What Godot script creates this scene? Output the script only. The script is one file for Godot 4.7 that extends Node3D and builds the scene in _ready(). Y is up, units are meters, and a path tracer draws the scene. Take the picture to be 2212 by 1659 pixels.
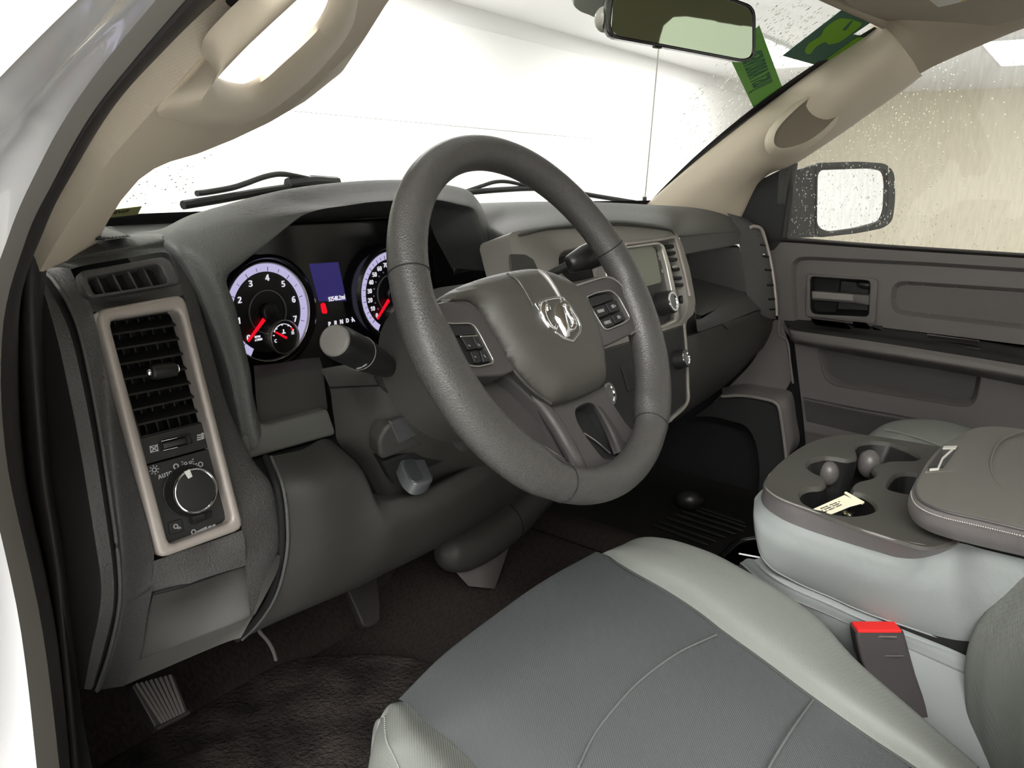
extends Node3D
# Cab of a white pickup truck in a white booth, seen through the open driver's door.
# World: x to the passenger side, y up, z to the rear, metres. The steering wheel's centre is at (-0.4, 0.7, 0).
const F := 1662.5
const EYE := Vector3(-1.0344, 0.8342, 0.4264)
var cam_basis := Basis()
var base_of := {}
var taken := {}
var M := {}
var N := {}

func _ready():
	camera_and_light()
	materials()
	room()
	cab_shell()
	windshield()
	dashboard()
	left_vent_pod()
	cluster()
	column()
	steering_wheel()
	center_stack()
	knee_area()
	footwell()
	passenger_door()
	seats()
	console()

func camera_and_light():
	var yaw := 0.933312676
	var pitch := 0.266868153
	var roll := 0.0220957541
	var f := Vector3(sin(yaw) * cos(pitch), -sin(pitch), -cos(yaw) * cos(pitch))
	var r := Vector3(cos(yaw), 0, sin(yaw))
	var u := r.cross(f)
	cam_basis = Basis(r * cos(roll) + u * sin(roll), u * cos(roll) - r * sin(roll), -f)
	var cam := Camera3D.new()
	cam.name = "camera"
	cam.fov = rad_to_deg(2.0 * atan(1659.0 / 2.0 / F))
	cam.near = 0.02
	cam.far = 60.0
	cam.transform = Transform3D(cam_basis, EYE)
	cam.current = true
	add_child(cam)
	var e := Environment.new()
	e.background_mode = Environment.BG_COLOR
	e.background_color = Color(0.0, 0.0, 0.0)
	e.tonemap_mode = Environment.TONE_MAPPER_LINEAR
	e.tonemap_exposure = EXPOSURE
	e.sdfgi_enabled = true
	e.ssao_enabled = true
	e.ssil_enabled = true
	var w := WorldEnvironment.new()
	w.name = "environment"
	w.environment = e
	add_child(w)
	# ceiling light panels of the booth: [x, z, size x, size z, energy]
	for p in [[-2.9, 1.5, 1.6, 2.6, 29.0], [-1.9, -2.9, 1.2, 2.0, 3.0], [3.4, -3.9, 3.6, 1.0, 20.0], [9.5, -3.7, 4.0, 1.0, 20.0], [11.5, 0.4, 2.4, 3.0, 14.0], [0.6, 3.2, 2.4, 1.0, 4.0]]:
		ceiling_lamp(p)

const EXPOSURE := 1.0
const CEIL_Y := 2.5
const GROUND_Y := -0.85

func ceiling_lamp(p):
	var t = thing("ceiling_light", "flat white light panel in the booth ceiling " + ("over the driver side" if p[0] < -1 and p[1] > 0 else "left of the hood" if p[0] < -1 else "far out to the passenger side front" if p[0] > 9 and p[1] < -1 else "ahead of the hood" if p[1] < -1 else "far right of the cab" if p[0] > 1 else "behind the cab"), "light", Vector3(p[0], CEIL_Y, p[1]), "booth ceiling lights")
	var T := Transform3D(Basis(Vector3(1, 0, 0), Vector3(0, 0, 1), Vector3(0, -1, 0)), Vector3(p[0], CEIL_Y, p[1]))
	var m := Mb.new()
	m.ring(T, rrect(p[2] + 0.08, p[3] + 0.08, 0.02), rrect(p[2], p[3], 0.01), -0.03, 0.03, 0.006)
	put(m, "frame", flat(Color(0.9, 0.9, 0.9), 0.5), t)
	m = Mb.new()
	m.slab(T, rrect(p[2], p[3], 0.01), -0.02, 0.012, 0.002)
	var em := flat(Color(1, 1, 1), 0.5)
	em.emission_enabled = true
	em.emission = Color(1.0, 1.0, 0.97)
	em.emission_energy_multiplier = 2.0
	put(m, "diffuser", em, t)
	var l := AreaLight3D.new()
	l.name = "lamp"
	l.area_size = Vector2(p[2], p[3])
	l.light_energy = p[4]
	l.light_color = Color(1.0, 0.995, 0.985)
	l.shadow_enabled = true
	l.set("area_range", 20.0)
	l.transform = Transform3D(Basis(Vector3(1, 0, 0), Vector3(0, 0, -1), Vector3(0, 1, 0)), Vector3(0, -0.035, 0))
	t.add_child(l)

# ---------------------------------------------------------------- placing
func ray(u: float, v: float) -> Vector3:
	return cam_basis * Vector3((u - 1106.0) / F, -(v - 829.5) / F, -1.0)

func hit(u: float, v: float, p: Vector3, n: Vector3) -> Vector3:
	var d := ray(u, v)
	return EYE + d * ((p - EYE).dot(n) / d.dot(n))

func X(x: float, a: Array) -> PackedVector3Array:
	var o := PackedVector3Array()
	for i in range(0, a.size(), 2):
		o.append(hit(a[i], a[i + 1], Vector3(x, 0, 0), Vector3.RIGHT))
	return o

func Y(y: float, a: Array) -> PackedVector3Array:
	var o := PackedVector3Array()
	for i in range(0, a.size(), 2):
		o.append(hit(a[i], a[i + 1], Vector3(0, y, 0), Vector3.UP))
	return o

func Z(z: float, a: Array) -> PackedVector3Array:
	var o := PackedVector3Array()
	for i in range(0, a.size(), 2):
		o.append(hit(a[i], a[i + 1], Vector3(0, 0, z), Vector3.BACK))
	return o

func X3(a: Array) -> PackedVector3Array:
	var o := PackedVector3Array()
	for i in range(0, a.size(), 3):
		o.append(hit(a[i], a[i + 1], Vector3(a[i + 2], 0, 0), Vector3.RIGHT))
	return o

func Y3(a: Array) -> PackedVector3Array:
	var o := PackedVector3Array()
	for i in range(0, a.size(), 3):
		o.append(hit(a[i], a[i + 1], Vector3(0, a[i + 2], 0), Vector3.UP))
	return o

func Z3(a: Array) -> PackedVector3Array:
	var o := PackedVector3Array()
	for i in range(0, a.size(), 3):
		o.append(hit(a[i], a[i + 1], Vector3(0, 0, a[i + 2]), Vector3.BACK))
	return o

func V3(a: Array) -> PackedVector3Array:
	var o := PackedVector3Array()
	for i in range(0, a.size(), 3):
		o.append(Vector3(a[i], a[i + 1], a[i + 2]))
	return o

# outline read off a plane: local 2D coordinates in the frame T (its z axis is the plane's normal), off metres above it
func on(T: Transform3D, a: Array, off := 0.0) -> PackedVector2Array:
	var o := PackedVector2Array()
	for i in range(0, a.size(), 2):
		var p := hit(a[i], a[i + 1], T.origin + T.basis.z * off, T.basis.z) - T.origin
		o.append(Vector2(p.dot(T.basis.x), p.dot(T.basis.y)))
	return o

func frame(o: Vector3, px: Vector3, pu: Vector3) -> Transform3D:
	var x := (px - o).normalized()
	var z := x.cross(pu - o).normalized()
	if z.dot(EYE - o) < 0.0:
		z = -z
	return Transform3D(Basis(x, z.cross(x), z), o)

func axes(o: Vector3, z: Vector3, up := Vector3.UP) -> Transform3D:
	z = z.normalized()
	var x := up.cross(z).normalized()
	return Transform3D(Basis(x, z.cross(x), z), o)

func shifted(T: Transform3D, x: float, y: float, z := 0.0, turn := 0.0) -> Transform3D:
	var b := T.basis
	if turn != 0.0:
		b = b * Basis(Vector3(0, 0, 1), turn)
	return Transform3D(b, T * Vector3(x, y, z))

func rrect(w: float, h: float, r: float, seg := 4) -> PackedVector2Array: return G.rrect(w, h, r, seg)
func circle(r: float, n := 40, c := Vector2.ZERO) -> PackedVector2Array: return G.circle(r, n, c)
func rnd(p: PackedVector2Array, r: float, seg := 4) -> PackedVector2Array: return G.rnd(p, r, seg)
func ccw(p: PackedVector2Array) -> PackedVector2Array: return G.ccw(p)
func inset(p: PackedVector2Array, d: float) -> PackedVector2Array: return G.inset(p, d)
func lin2(p: PackedVector2Array, n: int) -> PackedVector2Array: return G.lin2(p, n)
func spl(p: PackedVector3Array, n: int, closed := false) -> PackedVector3Array: return G.spl(p, n, closed)
func spl2(p: PackedVector2Array, n: int, closed := true) -> PackedVector2Array: return G.spl2(p, n, closed)
func up3(T: Transform3D, p: PackedVector2Array, z: float) -> PackedVector3Array: return G.up3(T, p, z)
func moved(p: PackedVector3Array, d: Vector3) -> PackedVector3Array: return G.moved(p, d)
func aligned(a: PackedVector2Array, b: PackedVector2Array) -> PackedVector2Array: return G.aligned(a, b)

class G:
	static func rrect(w: float, h: float, r: float, seg := 4) -> PackedVector2Array:
		return rnd(PackedVector2Array([Vector2(-w / 2, -h / 2), Vector2(w / 2, -h / 2), Vector2(w / 2, h / 2), Vector2(-w / 2, h / 2)]), r, seg)
	static func circle(r: float, n := 40, c := Vector2.ZERO) -> PackedVector2Array:
		var o := PackedVector2Array()
		for i in n:
			o.append(c + Vector2.from_angle(TAU * i / n) * r)
		return o
	static func rnd(p: PackedVector2Array, r: float, seg := 4) -> PackedVector2Array:
		var o := PackedVector2Array()
		var n := p.size()
		for i in n:
			var a := p[(i + n - 1) % n]
			var b := p[i]
			var c := p[(i + 1) % n]
			var l: float = minf(r, 0.45 * minf(a.distance_to(b), b.distance_to(c)))
			var s := b + (a - b).normalized() * l
			var e := b + (c - b).normalized() * l
			for k in seg + 1:
				var t := float(k) / seg
				o.append(s.lerp(b, t).lerp(b.lerp(e, t), t))
		return o
	static func ccw(p: PackedVector2Array) -> PackedVector2Array:
		var s := 0.0
		for i in p.size():
			var a := p[i]
			var b := p[(i + 1) % p.size()]
			s += a.x * b.y - b.x * a.y
		if s < 0.0:
			var q := p.duplicate()
			q.reverse()
			return q
		return p
	static func inset(p: PackedVector2Array, d: float) -> PackedVector2Array:
		var o := PackedVector2Array()
		var n := p.size()
		for i in n:
			var b := p[i]
			var e1 := (b - p[(i + n - 1) % n])
			var e2 := (p[(i + 1) % n] - b)
			if e1.length() < 1e-7:
				e1 = e2
			if e2.length() < 1e-7:
				e2 = e1
			var n1 := Vector2(-e1.y, e1.x).normalized()
			var n2 := Vector2(-e2.y, e2.x).normalized()
			var m := (n1 + n2)
			if m.length() < 1e-4:
				m = n1
			m = m.normalized()
			o.append(b + m * (d / maxf(m.dot(n1), 0.6)))
		return o
	static func lin2(p: PackedVector2Array, n: int) -> PackedVector2Array:
		# n points evenly along a closed outline
		var len := 0.0
		var k := p.size()
		for i in k:
			len += p[i].distance_to(p[(i + 1) % k])
		var o := PackedVector2Array()
		var at := 0.0
		var i := 0
		var seg := p[0].distance_to(p[1 % k])
		for j in n:
			var want := len * j / n
			while at + seg < want and i < k - 1:
				at += seg
				i += 1
				seg = p[i].distance_to(p[(i + 1) % k])
			o.append(p[i].lerp(p[(i + 1) % k], 0.0 if seg < 1e-9 else (want - at) / seg))
		return o
	static func spl(p: PackedVector3Array, n: int, closed := false) -> PackedVector3Array:
		# n points on a Catmull-Rom curve through p, evenly by parameter
		var o := PackedVector3Array()
		var k := p.size()
		if k == 1:
			for j in n:
				o.append(p[0])
			return o
		for j in n:
			var t := float(j) / (n if closed else n - 1) * (k if closed else k - 1)
			var i := int(floor(t))
			if not closed and i >= k - 1:
				i = k - 2
			var f := t - i
			var b := p[i % k]
			var c := p[(i + 1) % k]
			var a := p[(i + k - 1) % k] if closed or i > 0 else b * 2.0 - c
			var d := p[(i + 2) % k] if closed or i < k - 2 else c * 2.0 - b
			o.append(b.cubic_interpolate(c, a, d, f))
		return o
	static func spl2(p: PackedVector2Array, n: int, closed := true) -> PackedVector2Array:
		var q := PackedVector3Array()
		for v in p:
			q.append(Vector3(v.x, v.y, 0))
		var o := PackedVector2Array()
		for v in spl(q, n, closed):
			o.append(Vector2(v.x, v.y))
		return o
	static func up3(T: Transform3D, p: PackedVector2Array, z: float) -> PackedVector3Array:
		var o := PackedVector3Array()
		for v in p:
			o.append(T * Vector3(v.x, v.y, z))
		return o
	static func moved(p: PackedVector3Array, d: Vector3) -> PackedVector3Array:
		var o := PackedVector3Array()
		for v in p:
			o.append(v + d)
		return o
	static func aligned(a: PackedVector2Array, b: PackedVector2Array) -> PackedVector2Array:
		var ca := Vector2.ZERO
		var cb := Vector2.ZERO
		for p in a:
			ca += p
		for p in b:
			cb += p
		ca /= a.size()
		cb /= b.size()
		var best := 0
		var least := INF
		var n := a.size()
		for s in n:
			var d := 0.0
			for i in range(0, n, 8):
				d += (a[i] - ca).distance_squared_to(b[(i + s) % n] - cb)
			if d < least:
				least = d
				best = s
		var o := PackedVector2Array()
		for i in n:
			o.append(b[(i + best) % n])
		return o

# ---------------------------------------------------------------- meshes
class Mb:
	var t := PackedVector3Array()
	func tri(a: Vector3, b: Vector3, c: Vector3):
		t.append(a)
		t.append(b)
		t.append(c)
	func quad(a: Vector3, b: Vector3, c: Vector3, d: Vector3):
		tri(a, b, c)
		tri(a, c, d)
	func loft(rings: Array, closed := true, cap0 := false, cap1 := false):
		for k in rings.size() - 1:
			var a: PackedVector3Array = rings[k]
			var b: PackedVector3Array = rings[k + 1]
			var n := a.size()
			for i in (n if closed else n - 1):
				quad(a[i], b[i], b[(i + 1) % n], a[(i + 1) % n])
		if cap0:
			fan(rings[0], true)
		if cap1:
			fan(rings[-1], false)
	func fan(r: PackedVector3Array, flip: bool):
		var c := Vector3.ZERO
		for p in r:
			c += p
		c /= r.size()
		for i in r.size():
			if flip:
				tri(c, r[i], r[(i + 1) % r.size()])
			else:
				tri(c, r[(i + 1) % r.size()], r[i])
	func cap(T: Transform3D, loop: PackedVector2Array, z: float, flip := false):
		var ix := Geometry2D.triangulate_polygon(loop)
		if ix.is_empty():
			var r := PackedVector3Array()
			for v in loop:
				r.append(T * Vector3(v.x, v.y, z))
			fan(r, flip)
			return
		for i in range(0, ix.size(), 3):
			var a := loop[ix[i]]
			var b := loop[ix[i + 1]]
			var c := loop[ix[i + 2]]
			if ((b - a).cross(c - a) > 0.0) != flip:
				var s := b
				b = c
				c = s
			tri(T * Vector3(a.x, a.y, z), T * Vector3(b.x, b.y, z), T * Vector3(c.x, c.y, z))
	# a plate from z0 to z1 in the frame T, its upper edge rounded by bev
	func slab(T: Transform3D, loop: PackedVector2Array, z0: float, z1: float, bev := 0.002, seg := 3, both := false):
		loop = G.ccw(loop)
		var rings := []
		if both:
			cap(T, G.inset(loop, bev), z0, true)
			for k in seg + 1:
				var a := PI / 2 * k / seg
				rings.append(G.up3(T, G.inset(loop, bev * (1.0 - sin(a))), z0 + bev * (1.0 - cos(a))))
		else:
			rings.append(G.up3(T, loop, z0))
		for k in seg + 1:
			var a := PI / 2 * k / seg
			rings.append(G.up3(T, G.inset(loop, bev * (1.0 - cos(a))), z1 - bev + bev * sin(a)))
		loft(rings)
		cap(T, G.inset(loop, bev), z1)
	# a frame between two outlines
	func ring(T: Transform3D, outer: PackedVector2Array, inner: PackedVector2Array, z0: float, z1: float, bev := 0.002, n := 96, zi := 99.0):
		outer = G.lin2(G.ccw(outer), n)
		inner = G.lin2(G.ccw(inner), n)
		# start both outlines at the point nearest to the same corner
		inner = G.aligned(outer, inner)
		if zi > 90.0:
			zi = z0
		var rings := [G.up3(T, outer, z0)]
		for k in 4:
			var a := PI / 2 * k / 3
			rings.append(G.up3(T, G.inset(outer, bev * (1.0 - cos(a))), z1 - bev + bev * sin(a)))
		for k in 4:
			var a := PI / 2 * k / 3
			rings.append(G.up3(T, G.inset(inner, -bev * (1.0 - sin(a))), z1 - bev + bev * cos(a)))
		rings.append(G.up3(T, inner, zi))
		loft(rings)
	func patch(rows: Array, nu: int, nv: int) -> Array:
		var full := []
		for r in rows:
			full.append(G.spl(r, nv))
		var out := []
		for i in nu:
			var r := PackedVector3Array()
			r.resize(nv)
			out.append(r)
		for j in nv:
			var col := PackedVector3Array()
			for r in full:
				col.append(r[j])
			col = G.spl(col, nu)
			for i in nu:
				out[i][j] = col[i]
		loft(out, false)
		return out
	func tube(p: PackedVector3Array, r, seg := 12, closed := false, flatten := 1.0, up := Vector3.UP):
		var rings := []
		var n := p.size()
		for i in n:
			var d: Vector3 = p[(i + 1) % n] - p[(i + n - 1) % n] if closed else p[mini(i + 1, n - 1)] - p[maxi(i - 1, 0)]
			d = d.normalized()
			var x := up.cross(d)
			if x.length() < 1e-3:
				x = Vector3.RIGHT.cross(d)
			x = x.normalized()
			var y := d.cross(x)
			var rr: float = r if (r is float or r is int) else r[i]
			var ring := PackedVector3Array()
			for k in seg:
				var a := TAU * k / seg
				ring.append(p[i] + x * cos(a) * rr + y * sin(a) * rr * flatten)
			rings.append(ring)
		if closed:
			rings.append(rings[0])
		loft(rings, true, not closed, not closed)
	func lathe(T: Transform3D, prof: Array, seg := 40):
		var rings := []
		for q in prof:
			rings.append(G.up3(T, G.circle(maxf(q[0], 1e-5), seg), q[1]))
		loft(rings)
	# a sheet with holes; height over T's plane by zf
	func sheet(T: Transform3D, outer: PackedVector2Array, holes: Array, zf: Callable, step := 0.01):
		var pts := PackedVector2Array()
		var loops := [outer] + holes
		var lo := outer[0]
		var hi := outer[0]
		for p in outer:
			lo = lo.min(p)
			hi = hi.max(p)
		for l in loops:
			pts.append_array(l)
		var y := lo.y + step / 2
		var row := 0
		while y < hi.y:
			var x := lo.x + step * (0.5 if row % 2 else 0.27)
			while x < hi.x:
				var p := Vector2(x, y)
				var ok := Geometry2D.is_point_in_polygon(p, outer)
				for h in holes:
					ok = ok and not Geometry2D.is_point_in_polygon(p, h)
				if ok:
					for l in loops:
						for q in l:
							if q.distance_squared_to(p) < step * step * 0.2:
								ok = false
								break
				if ok:
					pts.append(p)
				x += step
			y += step * 0.87
			row += 1
		var ix := Geometry2D.triangulate_delaunay(pts)
		for i in range(0, ix.size(), 3):
			var a := pts[ix[i]]
			var b := pts[ix[i + 1]]
			var c := pts[ix[i + 2]]
			var m := (a + b + c) / 3.0
			if not Geometry2D.is_point_in_polygon(m, outer):
				continue
			var skip := false
			for h in holes:
				skip = skip or Geometry2D.is_point_in_polygon(m, h)
			if skip:
				continue
			if (b - a).cross(c - a) > 0.0:
				var s := b
				b = c
				c = s
			tri(T * Vector3(a.x, a.y, zf.call(a)), T * Vector3(b.x, b.y, zf.call(b)), T * Vector3(c.x, c.y, zf.call(c)))
	func ball(c: Vector3, r: Vector3, b := Basis(), nu := 16, nv := 10):
		var rings := []
		for j in nv + 1:
			var ph := PI * j / nv - PI / 2
			var ring := PackedVector3Array()
			for i in nu:
				var th := TAU * i / nu
				ring.append(c + b * (Vector3(cos(th) * cos(ph), sin(ph), sin(th) * cos(ph)) * r))
			rings.append(ring)
		loft(rings)


func numbered(called: String, parent: Node) -> String:
	var key := str(parent.get_instance_id()) + called
	var n: int = taken.get(key, 0)
	taken[key] = n + 1
	return called if n == 0 else "%s_%03d" % [called, n]

func thing(called: String, label: String, category: String, at := Vector3.ZERO, group := ""):
	var o := Node3D.new()
	o.name = numbered(called, self)
	add_child(o)
	o.position = at
	base_of[o] = at
	o.set_meta("label", label)
	o.set_meta("category", category)
	if group:
		o.set_meta("group", group)
	return o

# commits a mesh builder as one named mesh; normals are smooth up to the crease angle
func put(m: Mb, called: String, mat: Material, parent: Node = self, crease := 42.0):
	var at: Vector3 = base_of.get(parent, Vector3.ZERO)
	var n := m.t.size() / 3
	var fn := PackedVector3Array()
	fn.resize(n)
	var where := {}
	var ids := PackedInt32Array()
	ids.resize(n * 3)
	var lists := []
	for f in n:
		var a := m.t[f * 3]
		var nn := (m.t[f * 3 + 2] - a).cross(m.t[f * 3 + 1] - a)
		fn[f] = nn
		for k in 3:
			var p := m.t[f * 3 + k]
			var key := Vector3i((p * 50000.0).round())
			var id: int = where.get(key, -1)
			if id < 0:
				id = lists.size()
				where[key] = id
				lists.append(PackedInt32Array())
			lists[id].append(f)
			ids[f * 3 + k] = id
	var lim := cos(deg_to_rad(crease))
	var unit := PackedVector3Array()
	unit.resize(n)
	for f in n:
		unit[f] = fn[f].normalized()
	var vs := PackedVector3Array()
	var ns := PackedVector3Array()
	for f in n:
		if fn[f].length_squared() < 1e-20:
			continue
		for k in 3:
			var s := Vector3.ZERO
			for g in lists[ids[f * 3 + k]]:
				if unit[g].dot(unit[f]) > lim:
					s += fn[g]
			vs.append(m.t[f * 3 + k] - at)
			ns.append(s.normalized() if s.length_squared() > 1e-24 else unit[f])
	var arr := []
	arr.resize(Mesh.ARRAY_MAX)
	arr[Mesh.ARRAY_VERTEX] = vs
	arr[Mesh.ARRAY_NORMAL] = ns
	var mesh := ArrayMesh.new()
	mesh.add_surface_from_arrays(Mesh.PRIMITIVE_TRIANGLES, arr)
	mesh.surface_set_material(0, mat)
	var o := MeshInstance3D.new()
	o.mesh = mesh
	o.name = numbered(called, parent)
	parent.add_child(o)
	if parent == self:
		var lo := vs[0]
		for p in vs:
			lo = lo.min(p)
	base_of[o] = at
	return o

func tag(o: Node, label: String, category: String, group := ""):
	o.set_meta("label", label)
	o.set_meta("category", category)
	if group:
		o.set_meta("group", group)
	return o

func struct(m: Mb, called: String, mat: Material, label := "", category := ""):
	var o = put(m, called, mat)
	o.set_meta("kind", "structure")
	if label:
		o.set_meta("label", label)
		o.set_meta("category", category)
	return o

func txt(s: String, T: Transform3D, h: float, mat: Material, parent: Node, called := "lettering", mirror := false, bold := true, wide := 1.0):
	var tm := TextMesh.new()
	var f := SystemFont.new()
	f.font_names = PackedStringArray(["Droid Sans"])
	f.font_weight = 700 if bold else 400
	tm.font = f
	tm.text = s
	tm.font_size = 32
	tm.pixel_size = h / 23.0
	tm.depth = 0.0006
	tm.curve_step = 2.0
	tm.material = mat
	var o := MeshInstance3D.new()
	o.mesh = tm
	o.name = numbered(called, parent)
	parent.add_child(o)
	var b := T.basis
	b.x *= wide * (-1.0 if mirror else 1.0)
	o.transform = Transform3D(b, T.origin - base_of.get(parent, Vector3.ZERO))
	base_of[o] = base_of.get(parent, Vector3.ZERO)
	return o

func box_at(m: Mb, lo: Vector3, hi: Vector3, bev := 0.002):
	var T := Transform3D(Basis(Vector3.RIGHT, Vector3.FORWARD, Vector3.UP), Vector3((lo.x + hi.x) / 2, lo.y, (lo.z + hi.z) / 2))
	m.slab(T, rrect(hi.x - lo.x, hi.z - lo.z, maxf(bev, 0.0005), 2), 0.0, hi.y - lo.y, bev, 2, true)

# ---------------------------------------------------------------- materials
func flat(c: Color, rough: float, metal := 0.0) -> StandardMaterial3D:
	var m := StandardMaterial3D.new()
	m.albedo_color = c
	m.roughness = rough
	m.metallic = metal
	m.cull_mode = BaseMaterial3D.CULL_DISABLED
	return m

func grained(c: Color, rough: float, tex: String, scale: float, depth: float, spec := 0.5) -> StandardMaterial3D:
	var m := flat(c, rough)
	m.metallic_specular = spec
	m.normal_enabled = true
	m.normal_texture = N[tex]
	m.normal_scale = depth
	m.uv1_triplanar = true
	m.uv1_scale = Vector3.ONE * scale
	return m

func glow(c: Color, e: float) -> StandardMaterial3D:
	var m := flat(c * 0.3, 0.5)
	m.emission_enabled = true
	m.emission = c
	m.emission_energy_multiplier = e
	return m

func noise_map(kind: String) -> Texture2D:
	var n := FastNoiseLite.new()
	n.seed = 7
	var t := NoiseTexture2D.new()
	t.width = 512
	t.height = 512
	t.seamless = true
	t.as_normal_map = true
	if kind == "leather":
		n.noise_type = FastNoiseLite.TYPE_CELLULAR
		n.cellular_return_type = FastNoiseLite.RETURN_DISTANCE2_SUB
		n.frequency = 0.045
		n.fractal_type = FastNoiseLite.FRACTAL_NONE
		n.domain_warp_enabled = true
		n.domain_warp_amplitude = 12.0
		n.domain_warp_frequency = 0.03
		t.bump_strength = 5.0
	elif kind == "fine":
		n.noise_type = FastNoiseLite.TYPE_SIMPLEX
		n.frequency = 0.12
		n.fractal_octaves = 3
		t.bump_strength = 4.0
	else:
		n.noise_type = FastNoiseLite.TYPE_SIMPLEX
		n.frequency = 0.05
		n.fractal_octaves = 5
		n.fractal_gain = 0.7
		t.bump_strength = 8.0
	t.noise = n
	return t

func weave_map() -> Texture2D:
	var im := Image.create(64, 64, false, Image.FORMAT_RGBA8)
	for y in 64:
		for x in 64:
			var a := 0.5 + 0.5 * sin(TAU * (x + y) / 8.0)
			var b := 0.5 + 0.5 * sin(TAU * (x - y * 3) / 16.0)
			var h := 0.75 * a + 0.25 * b
			im.set_pixel(x, y, Color(h, h, h))
	im.bump_map_to_normal_map(2.5)
	return ImageTexture.create_from_image(im)

func mottled(c0: Color, c1: Color, freq: float, oct := 4) -> Texture2D:
	var n := FastNoiseLite.new()
	n.seed = 11
	n.noise_type = FastNoiseLite.TYPE_SIMPLEX
	n.frequency = freq
	n.fractal_octaves = oct
	var g := Gradient.new()
	g.set_color(0, c0)
	g.set_color(1, c1)
	var t := NoiseTexture2D.new()
	t.width = 256
	t.height = 256
	t.seamless = true
	t.noise = n
	t.color_ramp = g
	return t

func materials():
	N.leather = noise_map("leather")
	N.fine = noise_map("fine")
	N.pile = noise_map("pile")
	N.weave = weave_map()
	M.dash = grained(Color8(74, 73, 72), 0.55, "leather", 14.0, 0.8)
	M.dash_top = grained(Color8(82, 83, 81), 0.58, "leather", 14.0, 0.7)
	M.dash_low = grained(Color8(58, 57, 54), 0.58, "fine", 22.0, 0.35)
	M.hood_grey = grained(Color8(96, 96, 92), 0.6, "fine", 22.0, 0.3)
	M.end_cap = grained(Color8(60, 58, 57), 0.6, "fine", 20.0, 0.3)
	M.bezel = grained(Color8(168, 160, 154), 0.42, "fine", 24.0, 0.15)
	M.bezel.metallic = 0.25
	M.black = grained(Color8(30, 30, 30), 0.42, "fine", 30.0, 0.15)
	M.gloss_black = flat(Color8(14, 14, 16), 0.16)
	M.rubber = flat(Color8(42, 39, 38), 0.55)
	M.dark = flat(Color8(12, 12, 13), 0.8)
	M.beige = grained(Color8(206, 194, 174), 0.6, "fine", 26.0, 0.15)
	M.beige_cloth = grained(Color8(204, 192, 172), 0.85, "weave", 60.0, 0.35)
	M.headliner = grained(Color8(168, 158, 140), 0.95, "pile", 30.0, 0.3)
	M.wheel = grained(Color8(66, 65, 63), 0.4, "leather", 21.0, 1.1)
	M.wheel_smooth = grained(Color8(58, 57, 54), 0.45, "fine", 20.0, 0.25)
	M.wheel_cover = grained(Color8(64, 63, 58), 0.5, "fine", 14.0, 0.4)
	M.spoke = grained(Color8(66, 64, 63), 0.36, "fine", 26.0, 0.12)
	M.spoke.metallic = 0.1
	M.chrome = flat(Color8(232, 232, 235), 0.12, 1.0)
	M.satin = flat(Color8(190, 188, 184), 0.28, 0.9)
	M.white_print = glow(Color8(225, 225, 220), 0.25)
	M.button = flat(Color8(26, 26, 27), 0.5)
	M.seat_light = grained(Color8(128, 131, 126), 0.9, "weave", 42.0, 0.35, 0.3)
	M.seat_dark = grained(Color8(84, 87, 88), 0.92, "weave", 42.0, 0.55, 0.3)
	M.console_cloth = grained(Color8(140, 144, 143), 0.92, "weave", 60.0, 0.2, 0.3)
	M.console_vinyl = grained(Color8(132, 126, 126), 0.5, "leather", 18.0, 0.5)
	M.console_top = grained(Color8(92, 90, 84), 0.6, "fine", 40.0, 0.2)
	M.console_tray = grained(Color8(66, 65, 60), 0.62, "fine", 40.0, 0.2)
	M.carpet = grained(Color8(70, 64, 61), 1.0, "pile", 16.0, 1.0, 0.1)
	M.carpet_dark = grained(Color8(62, 58, 56), 1.0, "pile", 20.0, 0.6, 0.1)
	M.mat_rubber = flat(Color8(24, 23, 22), 0.42)
	M.door = grained(Color8(106, 102, 100), 0.45, "fine", 24.0, 0.3)
	M.door_low = grained(Color8(78, 76, 75), 0.5, "fine", 24.0, 0.3)
	M.paint = flat(Color8(236, 236, 238), 0.25)
	M.paint.clearcoat_enabled = true
	M.paint.clearcoat = 1.0
	M.paint.clearcoat_roughness = 0.05
	M.red = flat(Color8(225, 40, 38), 0.35)
	M.paper = flat(Color8(238, 232, 205), 0.8)
	M.ink = flat(Color8(90, 85, 75), 0.8)
	M.wall = flat(Color8(240, 240, 238), 0.8)
	M.glass = flat(Color(0.93, 0.97, 0.92, 0.04), 0.02)
	M.glass.transparency = BaseMaterial3D.TRANSPARENCY_ALPHA
	M.frit = flat(Color8(10, 10, 16), 0.5)

# ---------------------------------------------------------------- the booth
func wall_box(called: String, lo: Vector3, hi: Vector3, mat: Material):
	var m := Mb.new()
	box_at(m, lo, hi, 0.002)
	return struct(m, called, mat)

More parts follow.
